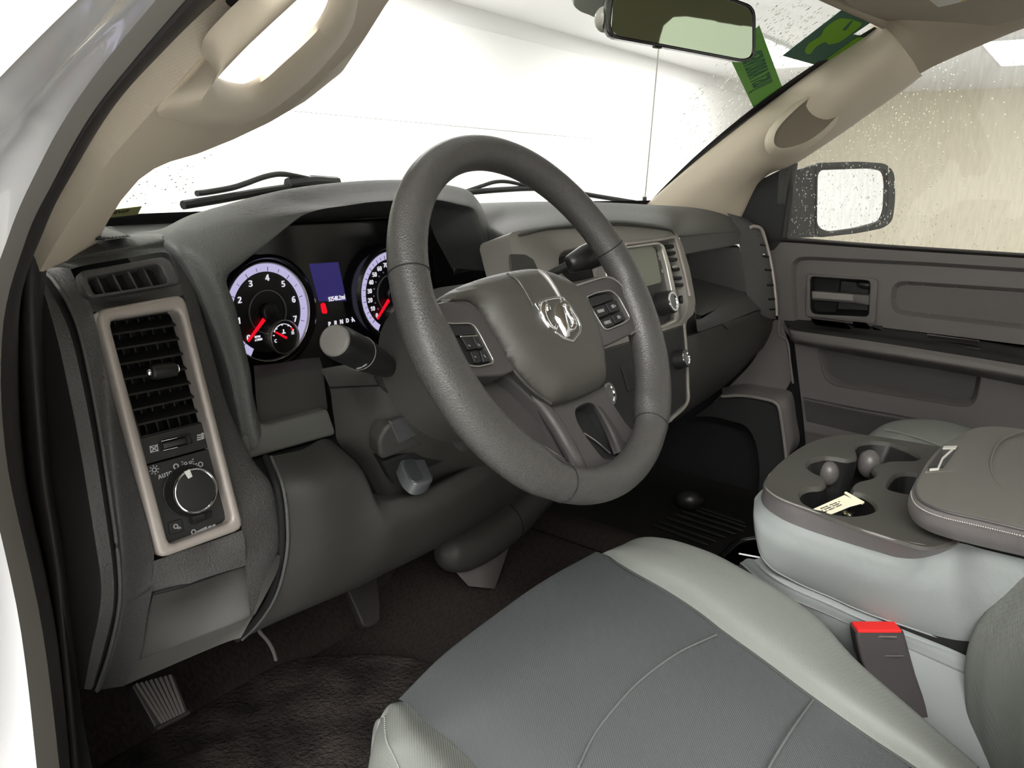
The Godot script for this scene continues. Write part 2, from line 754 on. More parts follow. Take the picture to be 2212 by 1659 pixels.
func room():
	var g := GROUND_Y
	var c := CEIL_Y
	wall_box("floor", Vector3(-4.3, g - 0.2, -6.2), Vector3(16.3, g, 5.3), flat(Color8(170, 170, 168), 0.5))
	wall_box("ceiling", Vector3(-4.3, c, -6.2), Vector3(16.3, c + 0.2, 5.3), M.wall)
	wall_box("wall_left", Vector3(-4.3, g, -6.2), Vector3(-4.1, c, 5.3), M.wall)
	wall_box("wall_right", Vector3(16.0, g, -6.2), Vector3(16.2, c, 5.3), flat(Color8(222, 214, 194), 0.8))
	wall_box("wall_back", Vector3(-4.3, g, 5.1), Vector3(16.3, c, 5.3), M.wall)
	# front wall: a pier on the left, then a wide overhead door of broad white panels
	wall_box("wall_front", Vector3(-4.3, g, -6.2), Vector3(2.97, c, -5.0), flat(Color8(232, 236, 220), 0.8))
	var d := Mb.new()
	box_at(d, Vector3(2.97, g, -5.5), Vector3(16.3, c, -5.2), 0.002)
	var door = struct(d, "door_1", M.wall)
	for y in [[-0.82, 0.3], [0.304, 1.3], [1.304, 2.3]]:
		var m := Mb.new()
		box_at(m, Vector3(3.0, y[0], -5.21), Vector3(16.0, y[1], -5.17), 0.003)
		put(m, "panel", M.wall, door)
	M.wall.resource_name = "white_wall"

# ---------------------------------------------------------------- cab body
const WS := [0.765, -0.64]
func cab_shell():
	# white painted door opening on the driver's side
	var t = thing("truck_body", "white painted truck body around the open driver door", "truck body", Vector3(-0.87, 0.0, 0.0))
	t.set_meta("kind", "structure")
	var r0 := X(-0.95, [250, -80, 60, 105, -60, 233, -150, 350, -230, 480, -300, 640, -300, 1000, -240, 1363, -200, 1760])
	var r1 := X3([405, -80, -0.875, 249, 105, -0.875, 155, 233, -0.875, 89, 350, -0.875, 20, 505, -0.875, -40, 720, -0.875, -30, 1000, -0.875, 45, 1363, -0.875, 90, 1760, -0.875])
	var r2 := X3([470, -80, -0.845, 284, 136, -0.845, 190, 258, -0.845, 117, 389, -0.845, 55, 520, -0.845, 5, 720, -0.845, 15, 1000, -0.845, 92, 1363, -0.845, 140, 1760, -0.845])
	var ra := X3([330, -80, -0.9, 160, 105, -0.9, 60, 233, -0.9, -30, 350, -0.9, -110, 490, -0.9, -180, 680, -0.9, -170, 1000, -0.9, -100, 1363, -0.9, -60, 1760, -0.9])
	var m := Mb.new()
	m.patch([r0, ra, r1], 20, 50)
	put(m, "door_frame", M.paint, t, 60)
	m = Mb.new()
	m.patch([r1, r2], 6, 50)
	put(m, "jamb", flat(Color8(150, 148, 142), 0.5), t)
	# roof skin above the headliner, and the bonnet
	m = Mb.new()
	m.patch([V3([-0.78, 1.16, 0.12, 0, 1.2, 0.0, 0.78, 1.16, 0.12]), V3([-0.8, 1.19, 0.5, 0, 1.24, 0.5, 0.8, 1.19, 0.5]), V3([-0.8, 1.17, 1.1, 0, 1.22, 1.1, 0.8, 1.17, 1.1])], 14, 14)
	put(m, "roof_skin", M.paint, t)
	m = Mb.new()
	m.patch([V3([-0.9, 0.66, -0.62, -0.45, 0.735, -0.74, 0, 0.745, -0.8, 0.45, 0.735, -0.74, 0.9, 0.66, -0.62]), V3([-0.9, 0.66, -1.2, -0.45, 0.74, -1.2, 0, 0.75, -1.2, 0.45, 0.74, -1.2, 0.9, 0.66, -1.2]), V3([-0.86, 0.55, -1.9, -0.45, 0.62, -1.9, 0, 0.64, -1.9, 0.45, 0.62, -1.9, 0.86, 0.55, -1.9])], 16, 24)
	put(m, "hood", M.paint, t)
	m = Mb.new()
	m.patch([V3([-0.82, 0.755, -0.47, 0, 0.745, -0.655, 0.82, 0.755, -0.47]), V3([-0.85, 0.735, -0.62, 0, 0.735, -0.8, 0.85, 0.735, -0.62])], 6, 20)
	put(m, "cowl", M.black, t)
	# firewall and floor pan close the cab below
	m = Mb.new()
	box_at(m, Vector3(-0.84, -0.12, -0.86), Vector3(0.86, 0.74, -0.8), 0.004)
	put(m, "firewall", M.dark, t)
	m = Mb.new()
	box_at(m, Vector3(-0.84, -0.2, -0.86), Vector3(0.86, -0.08, 1.1), 0.004)
	put(m, "floor_pan", M.dark, t)
	m = Mb.new()
	box_at(m, Vector3(-0.9, -0.3, -0.25), Vector3(-0.8, -0.03, 1.1), 0.02)
	put(m, "sill", M.paint, t)
	m = Mb.new()
	box_at(m, Vector3(0.83, -0.2, -0.86), Vector3(0.9, 0.66, 1.1), 0.01)
	put(m, "body_side", M.paint, t)
	m = Mb.new()
	box_at(m, Vector3(0.805, -0.1, -0.82), Vector3(0.825, 0.66, -0.02), 0.004)
	put(m, "side_liner", M.dark, t)
	# rear wall of the cab with its window opening
	m = Mb.new()
	var TB := Transform3D(Basis(Vector3.RIGHT, Vector3.UP, Vector3.BACK), Vector3(0, 0.55, 1.0))
	var rw := lin2(ccw(rrect(1.66, 1.3, 0.05)), 120)
	var p1 := lin2(ccw(shift2(rrect(0.6, 0.4, 0.05), Vector2(0.32, 0.24))), 60)
	var p2 := lin2(ccw(shift2(rrect(0.5, 0.4, 0.05), Vector2(-0.37, 0.24))), 60)
	m.sheet(TB, rw, [p1, p2], func(p: Vector2) -> float: return 0.0, 0.08)
	m.loft([up3(TB, rw, 0.0), up3(TB, rw, 0.05)])
	m.loft([up3(TB, p1, 0.0), up3(TB, p1, 0.05)])
	m.loft([up3(TB, p2, 0.0), up3(TB, p2, 0.05)])
	put(m, "rear_wall", M.headliner, t)
	# rubber door seal
	var s = thing("door_seal", "black rubber weatherstrip along the driver door opening beside the beige pillar trim", "weatherstrip", Vector3(-0.8, 0.0, 0.0))
	var r3 := X3([560, -80, -0.79, 380, 80, -0.79, 265, 195, -0.79, 180, 320, -0.79, 105, 460, -0.79, 45, 640, -0.79, 52, 1000, -0.79, 122, 1363, -0.79, 160, 1760, -0.79])
	var r4 := X3([625, -80, -0.79, 460, 86, -0.785, 330, 229, -0.785, 235, 338, -0.785, 160, 455, -0.785, 84, 590, -0.785, 98, 985, -0.785, 142, 1290, -0.785, 185, 1760, -0.785])
	var r5 := X3([640, -80, -0.765, 475, 86, -0.76, 345, 229, -0.76, 250, 338, -0.76, 178, 455, -0.76, 100, 590, -0.765, 110, 985, -0.765, 152, 1290, -0.765, 195, 1760, -0.765])
	m = Mb.new()
	m.patch([r2, mid(r2, r3, 0.35, Vector3(0, 0, 0.012)), r3, mid(r3, r4, 0.5, Vector3(-0.006, 0, 0.006)), r4, r5], 26, 60)
	put(m, "bulb", M.rubber, s, 70)
	m = Mb.new()
	m.tube(spl(mid(r2, r3, 0.12, Vector3(-0.004, 0, 0.004)), 60), 0.0035, 8)
	put(m, "lip", M.rubber, s)
	left_pillar()
	right_pillar()
	ceiling_parts()
	outside_parts()

func shift2(p: PackedVector2Array, d: Vector2) -> PackedVector2Array:
	var o := PackedVector2Array()
	for v in p:
		o.append(v + d)
	return o

func mid(a: PackedVector3Array, b: PackedVector3Array, t: float, d := Vector3.ZERO) -> PackedVector3Array:
	var o := PackedVector3Array()
	for i in a.size():
		o.append(a[i].lerp(b[i], t) + d)
	return o

func left_pillar():
	var t = thing("post_cover", "beige windshield pillar trim with a built-in grab handle on the driver side", "pillar trim", Vector3(-0.76, 0.7, -0.25))
	var a := X(-0.785, [86, 585])[0]
	var b := X(-0.7, [198, 541])[0]
	var c := X(-0.785, [556, 0])[0]
	var T := frame(a, c, b)
	var outer := on(T, [82, 592, 128, 512, 182, 432, 237, 344, 334, 235, 470, 84, 556, 0, 640, -80, 760, -150, 900, -90, 870, -40, 836, 6, 790, 80, 739, 156, 661, 218, 583, 264, 505, 301, 428, 332, 365, 350, 330, 366, 300, 388, 262, 432, 232, 480, 214, 516, 199, 544, 150, 560])
	outer = lin2(outer, 130)
	var hole := spl2(on(T, [464, 154, 468, 170, 480, 186, 505, 198, 530, 203, 553, 201, 585, 182, 622, 149, 665, 110, 700, 74, 724, 36, 735, 0, 735, -45, 715, -70, 690, -70, 650, -50, 588, 0, 556, 30, 520, 64, 474, 115], 0.008), 100)
	var cen := T.basis.x
	# bulges into the cab between the seal edge and the glass edge
	var zf := func(p: Vector2) -> float:
		return 0.0
	var rim := spl2(on(T, [338, 238, 380, 256, 428, 272, 486, 275, 525, 266, 564, 249, 612, 216, 661, 178, 704, 132, 739, 86, 760, 44, 770, 0, 768, -60, 740, -110, 690, -112, 630, -70, 562, -1, 516, 42, 476, 82, 405, 160]), 100)
	var m := Mb.new()
	m.sheet(T, outer, [rim], zf, 0.012)
	m.loft([up3(T, outer, 0.0), up3(T, inset(ccw(outer), 0.0) if false else outer, -0.03)])
	put(m, "trim_panel", M.beige_cloth, t)
	var rings := [up3(T, rim, -0.004), up3(T, rim, 0.001), up3(T, lerp2(rim, hole, 0.12), 0.003), up3(T, lerp2(rim, hole, 0.3), 0.008), up3(T, lerp2(rim, hole, 0.55), 0.013), up3(T, lerp2(rim, hole, 0.8), 0.012), up3(T, lerp2(rim, hole, 0.93), 0.009), up3(T, hole, 0.003), up3(T, hole, -0.001)]
	m = Mb.new()
	m.loft(rings)
	put(m, "grab_handle", M.beige, t, 60)

func lerp2(a: PackedVector2Array, b: PackedVector2Array, t: float) -> PackedVector2Array:
	var o := PackedVector2Array()
	for i in a.size():
		o.append(a[i].lerp(b[i], t))
	return o

func right_pillar():
	var t = thing("post_cover", "olive beige windshield pillar trim with a recessed hand grip on the passenger side", "pillar trim", Vector3(0.7, 0.75, -0.3))
	var ra := X3([1388, 456, 0.71, 1500, 358, 0.69, 1640, 247, 0.67, 1780, 142, 0.65, 1860, 88, 0.635, 1890, 64, 0.625, 1899, 50, 0.62])
	var rb := X3([1440, 460, 0.69, 1560, 365, 0.67, 1680, 275, 0.65, 1800, 190, 0.63, 1880, 130, 0.615, 1925, 98, 0.61, 1940, 84, 0.605])
	var rc := X3([1535, 464, 0.715, 1612, 387, 0.7, 1702, 322, 0.68, 1805, 248, 0.66, 1885, 186, 0.65, 1950, 140, 0.645, 1965, 118, 0.64])
	var rd := X3([1594, 470, 0.76, 1640, 385, 0.755, 1706, 355, 0.75, 1795, 297, 0.74, 1872, 243, 0.73, 1942, 194, 0.72, 1988, 158, 0.715])
	var m := Mb.new()
	m.patch([moved(ra, Vector3(0.02, 0, -0.02)), ra, rb, rc, rd, moved(rd, Vector3(0.03, 0, 0))], 24, 40)
	put(m, "trim_panel", M.beige, t, 60)
	# hand grip: a raised lip round a deep oval pocket
	var o := hit(1745, 255, Vector3(0.655, 0, 0), Vector3.RIGHT)
	var T := axes(o + Vector3(-0.014, 0.0, 0.012), Vector3(-0.78, 0.2, 0.55))
	var oval := spl2(on(T, [1671, 308, 1677, 283, 1703, 252, 1749, 212, 1781, 198, 1806, 201, 1817, 216, 1812, 242, 1780, 279, 1742, 306, 1703, 319, 1681, 319]), 48)
	m = Mb.new()
	oval = ccw(oval)
	m.loft([up3(T, inset(oval, -0.012), -0.02), up3(T, inset(oval, -0.006), 0.0), up3(T, inset(oval, -0.001), 0.006), up3(T, oval, 0.003)])
	put(m, "grip_lip", M.beige, t, 60)
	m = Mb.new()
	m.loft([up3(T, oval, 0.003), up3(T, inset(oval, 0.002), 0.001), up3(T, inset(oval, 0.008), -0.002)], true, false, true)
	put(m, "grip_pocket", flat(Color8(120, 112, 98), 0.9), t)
	# upper cap where the pillar meets the roof rail
	m = Mb.new()
	var e0 := X3([1899, 48, 0.62, 1938, 86, 0.602, 1962, 118, 0.637, 1988, 159, 0.714])
	var e1 := X3([1908, 34, 0.6, 1955, 66, 0.595, 1990, 96, 0.628, 2028, 138, 0.705])
	var e2 := X3([1912, 20, 0.58, 1985, 50, 0.585, 2060, 72, 0.62, 2120, 98, 0.7])
	var e3 := X3([1930, -10, 0.57, 2110, 20, 0.58, 2190, 48, 0.62, 2230, 55, 0.7])
	var e4 := X3([2000, -60, 0.57, 2250, -10, 0.58, 2330, 10, 0.62, 2360, 22, 0.7])
	m.patch([e0, e1, e2, e3, e4], 24, 14)
	put(m, "roof_rail", M.headliner, t, 60)

func ceiling_parts():
	var t = thing("headliner", "beige cloth headliner over the front seats with a windshield header", "headliner", Vector3(0, 1.15, 0.4))
	var m := Mb.new()
	m.patch([V3([-0.62, 1.125, 0.06, 0, 1.155, -0.05, 0.6, 1.122, 0.06]), V3([-0.64, 1.15, 0.2, 0, 1.185, 0.15, 0.64, 1.15, 0.2]), V3([-0.66, 1.16, 0.6, 0, 1.195, 0.6, 0.66, 1.16, 0.6]), V3([-0.66, 1.14, 1.02, 0, 1.17, 1.02, 0.66, 1.14, 1.02])], 24, 20)
	put(m, "roof_lining", M.headliner, t)
	m = Mb.new()
	m.tube(spl(V3([-0.62, 1.115, 0.05, -0.3, 1.14, -0.03, 0, 1.147, -0.06, 0.3, 1.142, -0.03, 0.6, 1.122, 0.04, 0.68, 1.1, 0.08]), 30), 0.013, 10)
	put(m, "header", M.headliner, t)
	# passenger sun visor, folded up
	var v = thing("sun_visor", "beige passenger sun visor folded up with a pale warning label", "sun visor", Vector3(0.35, 1.11, 0.15))
	var T := Transform3D(Basis(Vector3.RIGHT, Vector3(0, -0.12, 1).normalized(), Vector3(0, -1, -0.12).normalized()), Vector3(0.35, 1.12, 0.1))
	m = Mb.new()
	var out := on(T, [1790, -40, 1832, 3, 1880, 26, 1912, 41, 1932, 45, 1955, 41, 1972, 44, 1990, 58, 2033, 73, 2110, 56, 2196, 36, 2290, 5, 2200, -60, 2000, -90])
	m.slab(T, out, -0.012, 0.008, 0.008, 4, true)
	put(m, "visor_board", M.headliner, v, 60)
	m = Mb.new()
	m.slab(T, rnd(on(T, [2000, -6, 2014, 6, 2027, 16, 2075, 5, 2110, -8, 2080, -25], 0.009), 0.004), 0.008, 0.009, 0.0004)
	put(m, "warning_label", flat(Color8(214, 210, 200), 0.5), v)
	m = Mb.new()
	m.slab(T, on(T, [2076, 4, 2094, 0, 2092, -6, 2076, -2], 0.0098), 0.009, 0.0096, 0.0002)
	put(m, "label_stripe", flat(Color8(222, 190, 50), 0.5), v)

func outside_parts():
	# whip aerial on the right front wing
	var t = thing("antenna", "thin dark whip antenna standing on the passenger front fender", "antenna", Vector3(0.92, 0.75, -0.57))
	var m := Mb.new()
	m.tube(X(0.92, [1392, 440, 1396, 400, 1407, 280, 1422, 112, 1424, 90]), 0.0018, 8)
	put(m, "mast", flat(Color8(150, 152, 142), 0.5), t)
	m = Mb.new()
	m.tube(X(0.92, [1391, 446, 1393, 425]), 0.006, 8)
	put(m, "mast_base", M.black, t)
	# wipers
	wiper("dark windshield wiper lying along the glass in front of the driver", [425, 418, -0.55, 450, 415, -0.555, 500, 406, -0.56, 532, 396, -0.562, 575, 381, -0.565, 612, 376, -0.57, 660, 384, -0.575, 735, 402, -0.58], [395, 443, -0.54, 470, 431, -0.55, 560, 415, -0.565, 650, 403, -0.575, 735, 402, -0.585, 830, 402, -0.6, 920, 404, -0.61])
	wiper("dark windshield wiper lying along the glass right of the steering wheel top", [1005, 414, -0.64, 1040, 402, -0.64, 1070, 393, -0.64, 1100, 393, -0.64, 1140, 402, -0.64, 1200, 412, -0.63], [985, 418, -0.63, 1080, 410, -0.635, 1160, 407, -0.64, 1220, 412, -0.63, 1290, 424, -0.62, 1372, 437, -0.6])

func wiper(label: String, arm: Array, blade: Array):
	var p := Z3(arm)
	var t = thing("wiper", label, "wiper", p[0], "windshield wipers")
	var m := Mb.new()
	m.tube(spl(p, 30), 0.0042, 8)
	put(m, "wiper_arm", M.gloss_black, t)
	m = Mb.new()
	m.tube(spl(Z3(blade), 30), 0.006, 8)
	put(m, "wiper_blade", M.black, t)
	m = Mb.new()
	var q := spl(Z3(blade), 30)
	m.tube(PackedVector3Array([q[13] + Vector3(0, 0.006, 0), q[16] + Vector3(0, 0.008, 0), q[19] + Vector3(0, 0.006, 0)]), 0.009, 8)
	put(m, "wiper_clip", M.black, t)

# ---------------------------------------------------------------- windshield
func ws_point(s: float, q: float) -> Vector3:
	# s -1..1 across, q 0 at the cowl, 1 at the header
	var e := 1.0 - s * s
	var lo := Vector3(0.75 * s, 0.772 - 0.006 * e, -0.465 - 0.17 * e)
	var hi := Vector3(0.635 * s, 1.112 + 0.035 * e, 0.03 - 0.1 * e)
	return lo.lerp(hi, q) + Vector3(0, 0.02, -0.014) * (4.0 * q * (1.0 - q))

func windshield():
	var t = thing("windshield", "large clear windshield wet with rain drops and with a black border", "windshield", Vector3(0, 0.76, -0.63))
	var m := Mb.new()
	var rows := []
	for j in 25:
		var r := PackedVector3Array()
		for i in 41:
			r.append(ws_point(-1.0 + i / 20.0, j / 24.0))
		rows.append(r)
	m.loft(rows, false)
	put(m, "pane", M.glass, t, 80)
	m = Mb.new()
	rows = []
	for q in [-0.03, 0.0, 0.02]:
		var r := PackedVector3Array()
		for i in 41:
			r.append(ws_point(-1.0 + i / 20.0, q) + Vector3(0, -0.002, 0.003))
		rows.append(r)
	m.loft(rows, false)
	for sgn in [-1.0, 1.0]:
		rows = []
		for s in [1.01, 0.985, 0.968]:
			var r := PackedVector3Array()
			for j in 25:
				r.append(ws_point(s * sgn, j / 24.0) + Vector3(0, -0.002, 0.003))
			rows.append(r)
		m.loft(rows, false)
	put(m, "black_border", M.frit, t)
	# rain: drops and runs beaded on the outside of the glass
	var rng := RandomNumberGenerator.new()
	rng.seed = 5
	var drop := Mb.new()
	drop.ball(Vector3.ZERO, Vector3(1, 1, 0.45), Basis(), 8, 6)
	var wet := flat(Color(0.9, 0.95, 0.9, 0.0), 0.02)
	wet.refraction_enabled = true
	wet.refraction_scale = 0.033
	var where: Array[Transform3D] = []
	for k in 2600:
		var s := 0.0
		var q := 0.0
		var long := 1.0
		if k < 1900:
			s = rng.randf_range(0.3, 0.99)
			q = rng.randf_range(0.03, 0.98)
			var edge := 0.62 + 0.36 * (1.0 - q) + 0.02 * sin(q * 9.0)
			if s < edge - 0.12 * q:
				continue
			long = rng.randf_range(1.0, 4.0)
		elif k < 2300:
			s = rng.randf_range(-0.97, -0.62)
			q = rng.randf_range(0.04, 0.34)
		else:
			s = rng.randf_range(0.0, 0.85)
			q = rng.randf_range(0.8, 0.98)
			long = rng.randf_range(1.0, 3.0)
		var o := ws_point(s, q)
		var up := (ws_point(s, q + 0.01) - o).normalized()
		var rt := (ws_point(s + 0.01, q) - o).normalized()
		var n := rt.cross(up).normalized()
		var r := rng.randf_range(0.0005, 0.0015)
		where.append(Transform3D(Basis(rt * r, up * r * long, n * r), o - n * 0.0005))
	scatter("rain_drops", drop, wet, where, t)
	stickers()
	inner_mirror()

func scatter(called: String, shape: Mb, mat: Material, where: Array[Transform3D], parent: Node):
	var tmp := Node3D.new()
	var o = put(shape, "shape", mat, tmp, 80)
	var mm := MultiMesh.new()
	mm.transform_format = MultiMesh.TRANSFORM_3D
	mm.mesh = o.mesh
	mm.instance_count = where.size()
	var at: Vector3 = base_of.get(parent, Vector3.ZERO)
	for i in where.size():
		mm.set_instance_transform(i, Transform3D(where[i].basis, where[i].origin - at))
	var mi := MultiMeshInstance3D.new()
	mi.multimesh = mm
	mi.name = numbered(called, parent)
	mi.set_meta("kind", "stuff")
	parent.add_child(mi)
	tmp.free()

func ws_frame(u: float, v: float) -> Transform3D:
	# frame on the inside of the glass where the sight line meets it
	var p := Vector3.ZERO
	var best := INF
	var bs := 0.0
	var bq := 0.0
	var d := ray(u, v).normalized()
	for i in 161:
		for j in 81:
			var w := ws_point(-1.0 + i / 80.0, j / 80.0) - EYE
			var e := (w - d * w.dot(d)).length()
			if e < best:
				best = e
				bs = -1.0 + i / 80.0
				bq = j / 80.0
				p = w + EYE
	var up := (ws_point(bs, bq + 0.02) - ws_point(bs, bq - 0.02)).normalized()
	var rt := (ws_point(bs + 0.02, bq) - ws_point(bs - 0.02, bq)).normalized()
	var n := rt.cross(up).normalized()
	return Transform3D(Basis(n.cross(-rt) if false else rt, n.cross(rt), n), p + n * 0.003)

func stickers():
	var lime := flat(Color8(98, 150, 66), 0.5)
	lime.backlight_enabled = true
	lime.backlight = Color(0.16, 0.3, 0.1)
	var teal := flat(Color8(44, 92, 74), 0.5)
	teal.backlight_enabled = true
	teal.backlight = Color(0.03, 0.08, 0.06)
	var bright := flat(Color8(112, 165, 20), 0.5)
	bright.backlight_enabled = true
	bright.backlight = Color(0.16, 0.28, 0.02)
	var T := ws_frame(1640, 160)
	var t = thing("window_sticker", "long light green windshield sticker with dark green mirrored lettering beside the rear-view mirror", "sticker", T.origin)
	var m := Mb.new()
	m.slab(T, on(T, [1640, 54, 1697, 208, 1636, 250, 1572, 116]), 0.0, 0.0006, 0.0001, 1)
	put(m, "film", lime, t)
	var a := hit(1633, 222, T.origin, T.basis.z)
	var b := hit(1588, 118, T.origin, T.basis.z)
	var right := hit(1690, 190, T.origin, T.basis.z)
	var x := (b - a).normalized()
	var y := (right - a - x * (right - a).dot(x)).normalized()
	var c := (hit(1660, 210, T.origin, T.basis.z) + hit(1606, 85, T.origin, T.basis.z)) / 2.0
	txt("JUST ARRIVED", Transform3D(Basis(x, y, T.basis.z), c + T.basis.z * 0.001), (right - a).length() * 0.66, teal, t, "lettering", false, true, 0.42)
	T = ws_frame(1785, 90)
	t = thing("window_sticker", "dark green windshield sticker with large lime year digits in the upper passenger corner", "sticker", T.origin)
	m = Mb.new()
	m.slab(T, on(T, [1690, 120, 1817, 22, 1884, 46, 1843, 74, 1874, 79, 1783, 146]), 0.0, 0.0006, 0.0001, 1)
	put(m, "film", teal, t)
	m = Mb.new()
	m.slab(T, rnd(on(T, [1737, 108, 1746, 93, 1773, 77, 1780, 61, 1796, 48, 1815, 38, 1835, 40, 1864, 49, 1845, 67, 1814, 90, 1789, 96, 1783, 88, 1762, 100, 1750, 116, 1742, 116]), 0.006, 2), 0.0006, 0.0013, 0.0002, 1)
	put(m, "digit", bright, t)
	m = Mb.new()
	m.slab(T, rnd(on(T, [1785, 128, 1812, 108, 1853, 79, 1874, 80, 1801, 132]), 0.003, 2), 0.0006, 0.0013, 0.0002, 1)
	put(m, "digit", bright, t)
	m = Mb.new()
	m.slab(T, rnd(on(T, [1819, 63, 1838, 43, 1842, 45, 1826, 65]), 0.001, 2), 0.0013, 0.0016, 0.0001, 1)
	put(m, "digit_slot", teal, t)
	T = ws_frame(275, 455)
	t = thing("window_sticker", "olive label at the lower driver corner of the windshield", "sticker", T.origin)
	m = Mb.new()
	var olive := flat(Color8(150, 150, 100), 0.6)
	m.slab(T, on(T, [225, 455, 306, 445, 297, 463, 215, 472]), 0.0, 0.0006, 0.0001, 1)
	put(m, "film", olive, t)
	var e0 := hit(246, 458, T.origin, T.basis.z)
	var e1 := hit(280, 453, T.origin, T.basis.z)
	var ex := (e1 - e0).normalized()
	txt("DEATH", Transform3D(Basis(ex, ex.cross(T.basis.z), T.basis.z), hit(258, 456, T.origin, T.basis.z) + T.basis.z * 0.001), 0.006, flat(Color8(70, 74, 50), 0.7), t)

func inner_mirror():
	var c := hit(1470, 40, Vector3(0.0, 0, 0), Vector3.RIGHT)
	var l := hit(1316, 40, Vector3(-0.1, 0, 0), Vector3.RIGHT)
	var r := hit(1630, 60, Vector3(0.1, 0, 0), Vector3.RIGHT)
	var x := (r - l).normalized()
	var z := x.cross(Vector3(0, 1, 0.16)).normalized()
	if z.dot(EYE - l) < 0:
		z = -z
	var T := Transform3D(Basis(x, z.cross(x), z), l.lerp(r, 0.5))
	var t = thing("rear_view_mirror", "black rear-view mirror with a green tinted reflection hanging at the windshield top", "mirror", T.origin)
	var loop := rnd(on(T, [1321, -16, 1560, -10, 1621, 12, 1630, 28, 1630, 117, 1618, 131, 1600, 132, 1424, 99, 1325, 81, 1313, 62, 1316, 30]), 0.008)
	var m := Mb.new()
	var lo := lin2(ccw(loop), 80)
	m.ring(T, inset(lo, -0.001), inset(lo, 0.003), -0.002, 0.002, 0.001, 120)
	m.loft([up3(T, inset(lo, -0.001), -0.002), up3(T, inset(lo, -0.002), -0.012), up3(T, inset(lo, 0.004), -0.026), up3(T, inset(lo, 0.016), -0.036)], true, false, true)
	put(m, "housing", M.gloss_black, t)
	m = Mb.new()
	m.slab(T, inset(lo, 0.002), -0.004, 0.0, 0.001)
	put(m, "mirror_glass", flat(Color8(160, 172, 150), 0.02, 1.0), t)
	m = Mb.new()
	var lever := shifted(T, 0.0, 0.0)
	m.slab(T, rnd(on(T, [1417, 97, 1434, 100, 1431, 106, 1420, 104]), 0.002), -0.012, -0.002, 0.001)
	put(m, "tab", M.black, t)
	m = Mb.new()
	m.loft([up3(T, rrect(0.05, 0.035, 0.01), -0.03), up3(T, shift2(rrect(0.03, 0.03, 0.012), Vector2(-0.03, 0.03)), -0.06), up3(T, shift2(rrect(0.035, 0.04, 0.012), Vector2(-0.05, 0.07)), -0.1)], true, false, true)
	put(m, "mount", M.black, t)
	m = Mb.new()
	m.ball(hit(1306, 42, T.origin - T.basis.z * 0.02, T.basis.z), Vector3(0.014, 0.016, 0.012), T.basis)
	put(m, "pivot_cap", flat(Color8(150, 150, 140), 0.3), t)
	m = Mb.new()
	var P := ws_frame(1262, -10)
	m.slab(P, spl2(on(P, [1236, 0, 1246, 16, 1268, 26, 1294, 33, 1310, 0, 1300, -30, 1250, -30]), 40), -0.001, 0.006, 0.003)
	put(m, "sensor_pad", flat(Color8(190, 195, 182), 0.5), t)

# ---------------------------------------------------------------- dashboard
var dash
func cols(list: Array) -> Array:
	var o := []
	for a in list:
		o.append(Z3(a))
	return o

